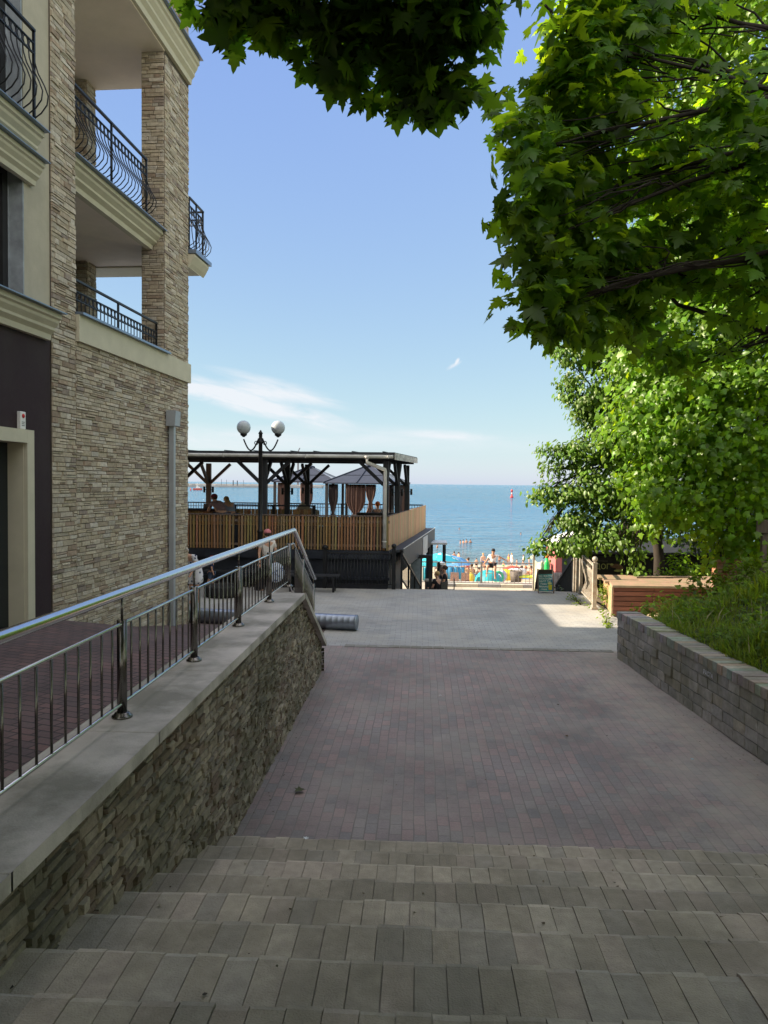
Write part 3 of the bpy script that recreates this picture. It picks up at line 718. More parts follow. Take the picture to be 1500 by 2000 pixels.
# ================================================================ cafe terrace (skewed: u along its front, v towards the sea)
def T(u, v, z): return Vector((-.87+u+.102*v, 22.5+v, z))
VE = 11.3
tr = empty('cafe_terrace', T(0, 0, 0), label='dark blue cafe building whose roof terrace has timber slat screens', cat='building')
L = inv(tr)
def tprism(b, uv, z0, z1, col=(1, 1, 1)):
    b.prism([T(u, v, z0) for u, v in uv], (0, 0, 0), (0, 0, z1-z0), col=col); return b
b = MB(); tprism(b, [(-14, 0), (-.02, 0), (-.02, 3.2), (-14, 3.2)], -2.0, .90); tprism(b, [(-14, 3.2), (-1.2, 3.2), (-1.2, VE-.2), (-14, VE-.2)], -2.0, .70)
b.build('base_wall', M_navy, tr, local=L)
b = MB(); tprism(b, [(-14, .06), (-.04, .06), (-.04, VE-.06), (-14, VE-.06)], .905, 1.03); b.build('deck', M_deck, tr, local=L)
b = MB(); tprism(b, [(-14, -.14), (.02, -.14), (.02, .055), (-14, .055)], .80, 1.04)
tprism(b, [(-14, -.08), (.02, -.08), (.02, -.002), (-14, -.002)], .18, .26)
b.build('front_ledge', M_navy, tr, local=L)
b = MB(); tprism(b, [(.0, .0), (.36, .45), (.36, VE+.5), (.0, VE+.5)], .98, 1.055); b.build('side_ledge', M_roofdark, tr, local=L)
b = MB(); tprism(b, [(.30, .45), (.37, .45), (.37, VE+.55), (.30, VE+.55)], .42, 1.062); tprism(b, [(-3, VE+.48), (.299, VE+.48), (.299, VE+.55), (-3, VE+.55)], .42, 1.06); b.build('fascia', M_navy, tr, local=L)
b = MB(); tprism(b, [(.362, .44), (.38, .44), (.38, VE+.555), (.362, VE+.555)], 1.063, 1.085); b.build('edge_trim', M_gutter, tr, local=L)
# lettering board on the fascia (plain pale board)
b = MB(); v0, v1 = 6.2, 8.0; tprism(b, [(.372, v0), (.40, v0), (.40, v1), (.372, v1)], .32, 1.0); b.build('notice_board', mat('pale_board', (.48, .50, .54), .5, dirt=(.30, .26, .25), dscale=3), tr, local=L)
# ground floor front under the overhang
b = MB(); tprism(b, [(-1.1, 3.3), (-.05, 3.3), (-.05, 3.4), (-1.1, 3.4)], -1.68, .70); b.build('end_wall', M_navy, tr, local=L)
for v in (5.1, 7.4, 10.9):
    b = MB(); tprism(b, [(.08, v), (.24, v), (.24, v+.16), (.08, v+.16)], -1.68, .55); b.build('pillar', M_navy, tr, local=L)
b = MB(); tprism(b, [(-1.19, 3.5), (-1.16, 3.5), (-1.16, VE-.3), (-1.19, VE-.3)], -1.6, .6); b.build('shop_window', M_glass_dark, tr, local=L)
xf0, xf1 = at(815, 1100, 27.5).x, at(843.5, 1100, 27.5).x; zf = zat(830, 1084, 27.5)
b = MB(); b.box(xf1-.10, xf1, 27.5, 27.62, -1.68, zf); b.box(xf0-.3, xf1-.1, 27.5, 27.62, zf-.12, zf)
df = b.build('door_frame', M_darkframe, tr, local=L)
b = MB(); b.box(xf0-.25, xf0+.12, 27.53, 27.56, -1.66, zf-.13); M = mat('door_glass', (.25, .30, .34), .08); b.build('glass_leaf', M, df, local=L)
# slat screen on the front
TIM = [(.30, .18, .085), (.26, .15, .07), (.34, .215, .105), (.22, .12, .058), (.31, .19, .09)]
rd = random.Random(17)
b = MB(); u = -13.0
while u < -.06:
    w_ = rd.choice([.05, .05, .045, .06]); c_ = tuple(q*rd.uniform(.8, 1.15) for q in rd.choice(TIM))
    if not (-2.75+ -1.9 < u < -4.5):
        p = [T(u, -.035, 1.055), T(u+w_, -.035, 1.055), T(u+w_, -.005, 1.055), T(u, -.005, 1.055)]
        b.prism(p, (0, 0, 0), (rd.uniform(-.008, .008), 0, 1.0-.012+rd.uniform(-.008, .004)), col=c_)
    u += w_+rd.uniform(.034, .046)
fs = b.build('slat_screen', M_slat, tr, local=L)
b = MB(); tprism(b, [(-13, -.05), (0, -.05), (0, .11), (-13, .11)], 2.045, 2.075); tprism(b, [(-13, .0), (0, .0), (0, .05), (-13, .05)], 1.85, 1.93); tprism(b, [(-13, .0), (0, .0), (0, .05), (-13, .05)], 1.15, 1.22); b.build('screen_rail', M_oldpost, fs, local=L)
# inner second layer of boards behind part of the screen (upper band that shows warm through the gaps)
b = MB(); u = -13.0
while u < -.1:
    c_ = tuple(q*rd.uniform(.85, 1.2) for q in rd.choice(TIM)); tprism(b, [(u, .12), (u+.115, .12), (u+.115, .14), (u, .14)], 1.75, 2.02, col=c_); u += .12
b.build('bench_back', M_slat, tr, local=L)
b = MB(); tprism(b, [(-13, .15), (-.1, .15), (-.1, .17), (-13, .17)], 1.035, 1.74); b.build('gap_shade_sheet', M_navy, tr, local=L)  # dark sheet added so the slat gaps look shaded
# boarded screen on the sea-side edge
b = MB(); v = 0.0
while v < VE:
    w_ = .11; c_ = tuple(q*rd.uniform(.9, 1.2)*1.6 for q in rd.choice(TIM))
    p = [T(0, v+.004, 1.06), T(0, min(VE, v+w_-.004), 1.06), T(-.03, min(VE, v+w_-.004), 1.06), T(-.03, v+.004, 1.06)]
    b.prism([Vector(q) for q in p][::-1], (0, 0, 0), (0, 0, 1.0+.03*v/VE+rd.uniform(-.006, .006)), col=c_); v += w_
b.build('side_screen', M_slat, tr, local=L)
b = MB(); tprism(b, [(-.14, -.03), (-.031, -.03), (-.031, VE), (-.14, VE)], 2.03, 2.062); b.build('screen_cap', M_oldpost, tr, local=L)

# ---- pergola standing on the front of the terrace
pg = empty('pergola', T(-.1, .15, 1.06), label='dark timber pergola with diagonal braces over the terrace front', cat='pergola')
L = inv(pg)
ZR = 3.69
cols_u = [-.14, -3.78, -7.42, -11.06]; rows_v = [.14, 2.75, 5.4]
pst = {}
for i, u in enumerate(cols_u):
    for j, v in enumerate(rows_v):
        old = (i == 2 and j == 2)
        b = MB(); p = T(u, v, 1.03); w_ = .085 if (i, j) != (1, 0) else .11
        b.box(p.x-w_, p.x+w_, p.y-w_, p.y+w_, 1.032, ZR)
        o = b.build('post', M_oldpost if old else M_post, pg, bevel=.01, local=L); pst[i, j] = o
        if old: o['label'] = 'weathered bare brown post'
        # wall lamps on the posts
        if j != 0:
            for s in (-1, 1):
                b = MB()
                b.tube([(p.x+s*.16, p.y-.02, 2.62), (p.x+s*.16, p.y-.02, 2.84)], .04, 10); b.bar((p.x+s*.08, p.y-.02, 2.73), (p.x+s*.16, p.y-.02, 2.73), .02)
                b.build('wall_lamp', M_iron, o, local=L)
for i, u in enumerate(cols_u):
    for j, v in enumerate(rows_v):
        for s in (-1, 1):
            if (i == 0 and s > 0): continue
            b = MB(); b.bar(T(u+s*.07, v, 2.98), T(u+s*.80, v, ZR-.02), .10, .10); b.build('brace', M_post if (i, j) != (2, 2) else M_oldpost, pg, local=L)
        for s in (-1, 1):
            if (j == 0 and s < 0) or (j == 2 and s > 0): continue
            b = MB(); b.bar(T(u, v+s*.07, 2.98), T(u, v+s*.75, ZR-.02), .09, .09); b.build('brace', M_post, pg, local=L)
b = MB()
for v in rows_v: b.bar(T(-13, v, ZR+.095), T(.10, v, ZR+.095), .12, .11)
for u in cols_u: b.bar(T(u, -.15, ZR+.20), T(u, 5.8, ZR+.20), .10, .10)
b.build('beam', M_post, pg, local=L)
b = MB(); b.prism([T(-13.2, -.30, 3.865), T(.16, -.30, 3.865), T(.16, 5.9, 3.94), T(-13.2, 5.9, 3.94)], (0, 0, 0), (0, 0, .06))
rd = random.Random(5)
for k in range(14):
    u = -12.8+k*.98+rd.uniform(-.2, .2); b.bar(T(u, -.31, 3.94), T(u, 5.9, 4.015), .05, .02)
b.build('roof', M_roofdark, pg, local=L)
b = MB(); b.prism([T(.165, -.28, 3.71), T(.165, 5.85, 3.78), T(.165, 5.85, 3.97), T(.165, -.28, 3.91)][::-1], (0, 0, 0), (.02, 0, 0)); b.build('fascia_board', mat('peeling_white_board', (.62, .62, .6), .7, var=.3, scale=14, dirt=(.16, .15, .14), dscale=9, dfac=.9), pg, local=L)
b = MB(); b.tube([T(-13.2, -.37, 3.81), T(.14, -.37, 3.795)], .050, 10); b.box(*[0]*6) if False else None
for k in range(6): 
    p = T(-12.0+k*2.4, -.37, 3.81); b.box(p.x-.012, p.x+.012, p.y-.07, p.y+.07, p.z-.07, p.z+.03)
b.build('gutter', M_gutter, pg, local=L)
p1 = T(-.62, -.37, 3.77); p2 = T(-.62, -.37, 3.62); p3 = T(-.12, -.16, 3.42); p4 = T(-.12, -.16, 1.14)
b = MB(); b.tube([p1, p2, p3, p3-Vector((0, 0, .06)), p4], .055, 10); b.tube([T(-.12, -.16, 1.3), T(-.12, -.16, 1.34)], .066, 10); b.lathe([(.085, .09), (.06, 0)], p1-Vector((0, 0, .05)), 10)
b.build('downpipe', M_gutter, pg, local=L)

# ---- gazebos with tied curtains
M_canvas = mat('grey_blue_canopy', (.045, .055, .085), .8, var=.08, spec=.1)
M_poly = mat('pale_roof_panel', (.34, .38, .44), .35, var=.05)
M_curt = mat('brown_curtain', (.17, .105, .09), .85, var=.2, scale=3, stretch=(3, 3, .4))
M_curtd = mat('dark_curtain', (.06, .05, .055), .85, var=.2, scale=3, stretch=(3, 3, .4))
def curtain(parent, x, y, w, zt, zb, tie, m_, turn=0.0, seed=0):
    rd = random.Random(seed); b = MB(); n = 22; rows = 9
    vs = []
    for r_ in range(rows):
        t = r_/(rows-1); z = zt+(zb-zt)*t
        pinch = 1.0-.72*math.exp(-((t-tie)/.16)**2)
        for i in range(n):
            s = i/(n-1)-.5
            a = s*w*pinch*(1.0+.15*t); fold = .045*pinch*math.sin(i*2.2+seed)+.02*math.sin(i*5.1)
            vs.append((x+a*math.cos(turn)-fold*math.sin(turn), y+a*math.sin(turn)+fold*math.cos(turn), z))
    fs = [(r_*n+i, r_*n+i+1, (r_+1)*n+i+1, (r_+1)*n+i) for r_ in range(rows-1) for i in range(n-1)]
    b.add(vs, fs, True)
    o = b.build('curtain', m_, parent); sm = o.modifiers.new('thick', 'SOLIDIFY'); sm.thickness = .012
    zt_ = zt+(zb-zt)*tie
    return o
def gazebo(loc, rz, w, d, label, eave, peak, curts):
    g = empty('gazebo', loc, rz, label, 'gazebo', 'gazebos on the terrace')
    for sx in (-1, 1):
        for sy in (-1, 1):
            b = MB(); b.box(sx*(w/2-.12)-.05, sx*(w/2-.12)+.05, sy*(d/2-.12)-.05, sy*(d/2-.12)+.05, 0, eave); b.build('post', M_post, g)
    e = eave
    c = [(-w/2, -d/2, e), (w/2, -d/2, e), (w/2, d/2, e), (-w/2, d/2, e)]; k = .14
    tp = [(-k, -k, peak), (k, -k, peak), (k, k, peak), (-k, k, peak)]
    b = MB(); b.add(c+tp, [(0, 1, 5, 4), (2, 3, 7, 6), (3, 0, 4, 7), (4, 5, 6, 7)])
    b.add([(-w/2, -d/2, e-.05), (w/2, -d/2, e-.05), (w/2, d/2, e-.05), (-w/2, d/2, e-.05)]+c, [(0, 1, 5, 4), (1, 2, 6, 5), (2, 3, 7, 6), (3, 0, 4, 7), (3, 2, 1, 0)])
    for f_ in (.45,):
        q0 = Vector(c[0]).lerp(Vector(tp[0]), f_); q1 = Vector(c[1]).lerp(Vector(tp[1]), f_); b.bar(q0+Vector((0, 0, .012)), q1+Vector((0, 0, .012)), .03, .012)
    for i in range(4): b.bar(Vector(c[i])+Vector((0, 0, .015)), Vector(tp[i])+Vector((0, 0, .015)), .05, .03)
    b.bar(((c[0][0]+c[1][0])/2-.1, -d/2, e+.02), (0, -k, peak+.02), .04, .02)
    r_ = b.build('roof', M_canvas, g)
    b = MB(); b.add([c[1], c[2], tp[2], tp[1]], [(0, 1, 2, 3)])
    for i in range(9):
        t = (i+.5)/9; q0 = Vector(c[1]).lerp(Vector(c[2]), t); q1 = Vector(tp[1]).lerp(Vector(tp[2]), t); b.bar(q0+Vector((0, 0, .012)), q1+Vector((0, 0, .012)), .035, .02)
    b.build('ribbed_panel', M_poly, r_)
    b = MB(); b.lathe([(.24, 0), (.2, .08), (.06, .12)], (0, 0, peak), 4); b.build('cap', M_canvas, r_)
    for (sx, sy, w_, tie, m_, tn) in curts: curtain(g, sx*(w/2-.2), sy*(d/2-.14), w_, eave-.06, .12, tie, m_, tn, int(abs(sx*10+sy*3))+1)
    return g
zdk = 1.03
e1 = zat(700, 943, 30)-zdk; pk1 = zat(716, 912, 31.8)-zdk
gx = (xat(628, 30)+xat(773, 30))/2
gazebo((gx+.28, 31.6, zdk), -R(9), 2.9, 3.4, 'grey gazebo with four tied brown curtains nearest the terrace corner', e1, pk1,
       [(-.86, -1, .36, .6, M_curtd, 0), (-.12, -1, .72, .66, M_curt, 0.1), (.36, -1, .42, .42, M_curt, 0), (.97, -1, .3, .6, M_curtd, 1.2), (1.0, -.25, .5, .7, M_curt, 1.5), (1.0, .35, .4, .5, M_curtd, 1.4), (1.02, .95, .45, .85, M_curt, .8)])
gx2 = xat(523, 31.4)+1.42
gazebo((gx2+.15, 32.6, zdk), -R(5), 2.7, 2.4, 'grey gazebo further left on the terrace with a ribbed pale side', zat(580, 940, 31.4)-zdk, zat(594, 914, 32.6)-zdk,
       [(-.78, -1, .40, .75, M_curt, 0), (.10, -1, .5, .62, M_curt, .3)])

# ---- railing along the terrace's far edge
dr_ = empty('deck_railing', T(-6, VE-.25, 1.03), label='black bar railing along the far edge of the terrace', cat='railing')
L = inv(dr_)
b = MB(); b.bar(T(-13, VE-.25, 2.10), T(-.1, VE-.25, 2.10), .06, .05); b.bar(T(-13, VE-.25, 1.15), T(-.1, VE-.25, 1.15), .04, .03); b.bar(T(-13, VE-.25, 1.95), T(-.1, VE-.25, 1.95), .03, .02); b.build('rail', M_iron, dr_, local=L)
b = MB(); u = -13.0
while u < -.1: b.bar(T(u, VE-.25, 1.15), T(u, VE-.25, 2.1), .02); u += .115
b.build('bars', M_iron, dr_, local=L)
# ---- furniture on the deck
bc = empty('bar_counter', (xat(395, 24.6), 24.6, zdk), label='dark topped bar counter with orange board front, beside the leaning couple', cat='counter')
zc = zat(395, 993, 24.6)-zdk
b = MB(); b.box(-2.2, .55, -.25, .25, zc-.06, zc); b.build('counter_top', M_post, bc, bevel=.01)
b = MB(); 
for k in range(22): b.box(-2.15+k*.122, -2.15+k*.122+.115, -.14, -.11, .02, zc-.061, col=tuple(q*random.uniform(.9, 1.3) for q in random.choice(TIM)))
b.build('board_front', M_slat, bc)
b = MB(); b.lathe([(.09, 0), (.07, .16)], (.12, 0, zc), 12)
ld = tag(b.build('lantern', M_oldpost), 'small brown table lantern on the dark bar counter', 'lantern'); ld.location = bc.location
sc_ = empty('inner_screen', (xat(470, 26.2), 26.2, zdk), label='orange board screen with dark cap inside the terrace', cat='screen')
zc = zat(470, 985, 26.2)-zdk
b = MB(); b.box(-.25, 2.6, -.05, .05, zc-.05, zc); b.box(-.25, -.15, -.05, .05, 0, zc-.05); b.box(1.1, 1.2, -.05, .05, 0, zc-.05); b.box(2.5, 2.6, -.05, .05, 0, zc-.05); b.build('frame', M_post, sc_)
b = MB()
for k in range(20): b.box(-.14+k*.13, -.14+k*.13+.118, -.02, .015, .05, zc-.051-.10, col=tuple(q*1.35*random.uniform(.9, 1.2) for q in random.choice(TIM)))
b.build('boards', M_slat, sc_)
gb = empty('covered_grill', (xat(600, 27.0), 27.0, zdk), R(12), label='beige covered grill cabinet with a pitched lid on the deck', cat='grill')
M_beige = mat('beige_cover', (.36, .32, .26), .7)
zc = zat(600, 997, 27)-zdk; zp = zat(590, 980, 27)-zdk
b = MB(); b.box(-.42, .42, -.3, .3, 0, zc); b.build('body', M_beige, gb, bevel=.02)
b = MB(); b.prism([(-.42, -.3, zc+.003), (.44, -.3, zc+.003), (.1, -.3, zc+.10), (-.18, -.3, zp)], (0, 0, 0), (0, .6, 0)); b.build('lid', M_beige, gb)
b = MB(); b.box(-.3, .3, -.32, -.301, zc-.35, zc-.12); b.build('panel', M_canvas, gb)
sf = empty('sofa', (xat(738, 28.6), 28.3, zdk), label='dark wicker sofa that the red-haired guest sits on', cat='sofa')
M_wick = mat('dark_wicker', (.03, .028, .03), .7, bump=.5, bscale=150)
zb_ = zat(738, 1001, 28.3)-zdk
b = MB(); b.box(-.75, .75, -.12, .0, .1, zb_); b.build('backrest', M_wick, sf, bevel=.03)
b = MB(); b.box(-.75, .75, .002, .75, .1, .42); b.build('seat', M_wick, sf, bevel=.03)
for s in (-1, 1):
    b = MB(); b.box(s*.86-.1, s*.86+.1, -.12, .75, .1, zb_-.12); b.build('armrest', M_wick, sf, bevel=.03)
tb = empty('cafe_table', (xat(565, 25.2), 25.2, zdk), label='small cafe table with pale top on the deck behind the screen', cat='table')
b = MB(); b.box(-.35, .35, -.3, .3, .70, .74); b.build('tabletop', M_beige, tb, bevel=.01)
for sx in (-.3, .3):
    for sy in (-.25, .25):
        b = MB(); b.bar((sx, sy, 0), (sx, sy, .70), .04); b.build('leg', M_iron, tb)
# ---- black fence and steps railing in front of the cafe wall
pf = empty('picket_fence', (xat(700, 21.9), 21.9, 0), label='black iron fence with ball-topped posts before the navy wall', cat='fence')
L = inv(pf); xa, xb = xat(636, 21.9), xat(771, 21.9)
ztp = zat(700, 1081, 21.9)
for x_, zt in ((xa, zat(636, 1066, 21.9)), (xb, zat(771, 1064, 21.9))):
    b = MB(); b.box(x_-.055, x_+.055, 21.85, 21.96, 0, zt-.1); b.ball((x_, 21.905, zt-.04), .075, 12); b.build('post', M_iron, pf, local=L)
b = MB(); b.bar((xa, 21.9, ztp), (xb, 21.9, ztp), .05, .03); b.bar((xa, 21.9, .13), (xb, 21.9, .13), .04, .025); b.build('rail', M_iron, pf, local=L)
proto = None
for i in range(1, 21):
    x_ = xa+(xb-xa)*i/21
    if proto is None:
        b = MB(); b.tube([(0, -q*.9, .13+(w-.04)/.76*(ztp-.13)) for q, w in BELLY], .010, 6); proto = b.build('baluster', mat('glossy_black_iron', (.03, .03, .035), .2, .6), pf); o = proto
    else: o = proto.copy(); COL.objects.link(o); o.parent = pf
    o.location = (x_-pf.location.x, 0, 0)
sr = empty('steps_railing', (xb+.1, 22.0, 0), label='black railing descending beside the steps at the cafe corner', cat='railing')
L = inv(sr)
q0 = (xb+.22, 22.15, zat(783, 1080, 22.15)); q1 = (.06, 26.2, zat(828, 1150, 26.2)+.1)
b = MB(); b.bar(q0, q1, .05, .06); b.bar((q0[0], q0[1], q0[2]-.75), (q1[0], q1[1], q1[2]-.75), .04, .04); b.build('rail', M_iron, sr, local=L)
for t in (0, .33, .66, 1):
    p = Vector(q0).lerp(Vector(q1), t); b = MB(); b.box(p.x-.03, p.x+.03, p.y-.03, p.y+.03, p.z-1.05, p.z+.02); 
    if t == 0: b.ball((p.x, p.y, p.z+.06), .055, 10)
    b.build('post', M_iron, sr, local=L)
b = MB()
for k in range(1, 24):
    p = Vector(q0).lerp(Vector(q1), k/24); b.bar(p-Vector((0, 0, .75)), p, .016)
b.build('bars', M_iron, sr, local=L)

# ---- street lamp
lx = xat(508.5, 21.3); lm = empty('street_lamp', (lx, 21.3, 0), label='black twin-globe street lamp in front of the timber screen', cat='lamp')
zt = zat(508, 842, 21.3); zg = zat(508, 835, 21.3)
b = MB(); b.lathe([(.16, 0), (.16, .12), (.11, .16), (.11, .9), (.085, .95), (.075, 1.6), (.09, 1.62), (.09, 1.66), (.06, 1.7), (.055, zt-.35), (.075, zt-.34), (.075, zt-.28), (.05, zt-.26), (.05, zt-.08), (.07, zt-.07), (.04, zt-.02), (.012, zt+.03)], n=14); b.build('pole', M_iron, lm)
M_globe = mat('opal_globe', (.42, .47, .51), .25, var=.04)
for s in (-1, 1):
    xg = (xat(475.5 if s < 0 else 542.5, 21.3)-lx)
    b = MB(); pts = []
    for k in range(13):
        t = k/12; pts.append((s*.05+(xg-s*.05)*t, 0, zt-.20-.36*math.sin(PI*t*.94)**1.0+ (zg-.26-zt+.20)*t))
    b.tube(pts, .022, 8); b.lathe([(.03, -.27), (.045, -.25), (.09, -.22), (.10, -.17), (.06, -.165)], (xg, 0, zg), 12)
    b.tube([(s*.12+.05*math.cos(2*PI*k/10), 0, zt-.33+.05*math.sin(2*PI*k/10)) for k in range(10)], .012, 6, closed=True)
    a = b.build('arm', M_iron, lm)
    b = MB(); b.ball((xg, 0, zg), .195, 20); b.build('globe', M_globe, a)
# ================================================================ people
M_skin = mat('skin', (.52, .30, .21), .6, var=.06); M_tan = mat('tanned_skin', (.42, .22, .14), .6, var=.06)
def cloth(name, c, **k): return mat('cloth_'+name, c, .85, var=.12, scale=12, **k)
def skin_mesh(name, joints, edges, radii, m_, parent, root):
    names = list(joints); idx = {n: i for i, n in enumerate(names)}
    me = bpy.data.meshes.new(name); me.from_pydata([tuple(joints[n]) for n in names], [(idx[a], idx[b]) for a, b in edges], [])
    o = bpy.data.objects.new(name, me); COL.objects.link(o)
    sk = o.modifiers.new('skin', 'SKIN'); sk.use_smooth_shade = True
    if not me.skin_vertices: me.attributes  # layer is created by the modifier
    bm_ = __import__('bmesh').new(); bm_.from_mesh(me); lay = bm_.verts.layers.skin.verify()
    bm_.verts.ensure_lookup_table()
    for n in names:
        r_ = radii[n]; bm_.verts[idx[n]][lay].radius = (r_, r_) if not isinstance(r_, tuple) else r_
        bm_.verts[idx[n]][lay].use_root = (n == root)
    bm_.to_mesh(me); bm_.free()
    sb_ = o.modifiers.new('sub', 'SUBSURF'); sb_.levels = 1; sb_.render_levels = 1
    bpy.context.view_layer.update()
    ev = o.evaluated_get(bpy.context.evaluated_depsgraph_get()); m2 = bpy.data.meshes.new_from_object(ev); m2.name = name
    bpy.data.objects.remove(o); bpy.data.meshes.remove(me)
    m2.materials.clear(); m2.materials.append(m_)
    q = bpy.data.objects.new(name, m2); COL.objects.link(q)
    if parent: q.parent = parent
    return q
BASE = dict(pelvis=(0, 0, .96), waist=(0, 0, 1.10), chest=(0, .0, 1.30), neck=(0, -.01, 1.46), chin=(0, .025, 1.53), face=(0, .02, 1.60), crown=(0, .0, 1.665),
            sl=(-.17, 0, 1.40), el=(-.23, -.02, 1.13), wl=(-.25, .05, .90), hl=(-.255, .07, .82), sr=(.17, 0, 1.40), er=(.23, -.02, 1.13), wr=(.25, .05, .90), hr=(.255, .07, .82),
            pl=(-.09, 0, .90), kl=(-.10, .03, .50), al=(-.10, -.02, .09), tl=(-.11, .13, .03), pr=(.09, 0, .90), kr=(.10, .03, .50), ar=(.10, -.02, .09), tr=(.11, .13, .03))
RAD = dict(pelvis=(.15, .11), waist=(.135, .095), chest=(.165, .11), neck=.052, chin=.068, face=.088, crown=.065, sl=.058, el=.042, wl=.029, hl=.036, sr=.058, er=.042, wr=.029, hr=.036,
           pl=.085, kl=.056, al=.038, tl=.032, pr=.085, kr=.056, ar=.038, tr=.032)
EDG = [('pelvis', 'waist'), ('waist', 'chest'), ('chest', 'neck'), ('neck', 'chin'), ('chin', 'face'), ('face', 'crown'), ('chest', 'sl'), ('sl', 'el'), ('el', 'wl'), ('wl', 'hl'), ('chest', 'sr'), ('sr', 'er'), ('er', 'wr'), ('wr', 'hr'),
       ('pelvis', 'pl'), ('pl', 'kl'), ('kl', 'al'), ('al', 'tl'), ('pelvis', 'pr'), ('pr', 'kr'), ('kr', 'ar'), ('ar', 'tr')]
def pose(**k):
    j = dict(BASE); j.update(k); return j
STAND = pose()
WALK = pose(kl=(-.1, .16, .52), al=(-.1, .16, .10), tl=(-.1, .31, .06), kr=(.1, .0, .50), ar=(.1, -.26, .13), tr=(.1, -.14, .04), wl=(-.24, -.10, .92), hl=(-.24, -.12, .84), wr=(.24, .18, .95), hr=(.24, .22, .88))
SIT = pose(pelvis=(0, 0, .52), waist=(0, 0, .67), chest=(0, .01, .88), neck=(0, .01, 1.04), chin=(0, .05, 1.11), face=(0, .045, 1.18), crown=(0, .02, 1.245), sl=(-.17, .01, .98), el=(-.22, .05, .72), wl=(-.16, .28, .66), hl=(-.14, .35, .65), sr=(.17, .01, .98), er=(.22, .05, .72), wr=(.16, .28, .66), hr=(.14, .35, .65),
           pl=(-.09, .04, .48), kl=(-.11, .46, .50), al=(-.11, .44, .09), tl=(-.11, .58, .03), pr=(.09, .04, .48), kr=(.11, .46, .50), ar=(.11, .44, .09), tr=(.11, .58, .03))
GROUND = pose(**{k: (v[0], v[1], v[2]-.40) for k, v in SIT.items() if k in ('pelvis', 'waist', 'chest', 'neck', 'chin', 'face', 'crown', 'sl', 'sr', 'el', 'er', 'pl', 'pr')}, wl=(-.2, .3, .40), hl=(-.18, .36, .42), wr=(.2, .3, .40), hr=(.18, .36, .42), kl=(-.12, .42, .40), al=(-.12, .66, .06), tl=(-.12, .79, .04), kr=(.12, .42, .40), ar=(.12, .66, .06), tr=(.12, .79, .04))
LEAN = pose(waist=(0, .06, 1.08), chest=(0, .24, 1.22), neck=(0, .40, 1.30), chin=(0, .48, 1.33), face=(0, .52, 1.39), crown=(0, .52, 1.455), sl=(-.17, .34, 1.27), el=(-.22, .48, 1.02), wl=(-.12, .70, 1.02), hl=(-.08, .76, 1.03), sr=(.17, .34, 1.27), er=(.22, .48, 1.02), wr=(.12, .70, 1.02), hr=(.08, .76, 1.03))
FENCE = pose(pelvis=(0, 0, 1.12), waist=(0, .02, 1.27), chest=(-.02, .03, 1.48), neck=(-.03, .02, 1.64), chin=(-.03, .05, 1.71), face=(-.03, .05, 1.78), crown=(-.03, .03, 1.845), sl=(-.19, .02, 1.58), el=(-.42, .0, 1.48), wl=(-.64, .02, 1.36), hl=(-.70, .03, 1.32), sr=(.15, .02, 1.57), er=(.27, .03, 1.34), wr=(.40, .0, 1.16), hr=(.46, .0, 1.11),
             pl=(-.10, .05, 1.08), kl=(-.12, .40, .96), al=(-.13, .36, .50), tl=(-.13, .50, .42), pr=(.12, .05, 1.08), kr=(.26, .40, 1.04), ar=(.29, .33, .60), tr=(.30, .46, .50))
BEND = pose(waist=(0, .08, 1.08), chest=(0, .22, 1.22), neck=(0, .33, 1.32), chin=(0, .39, 1.34), face=(0, .43, 1.38), crown=(0, .45, 1.45), sl=(-.17, .24, 1.28), sr=(.17, .24, 1.28), el=(-.2, .30, 1.0), er=(.2, .30, 1.0), wl=(-.16, .42, .82), wr=(.16, .42, .82), hl=(-.15, .46, .76), hr=(.15, .46, .76))
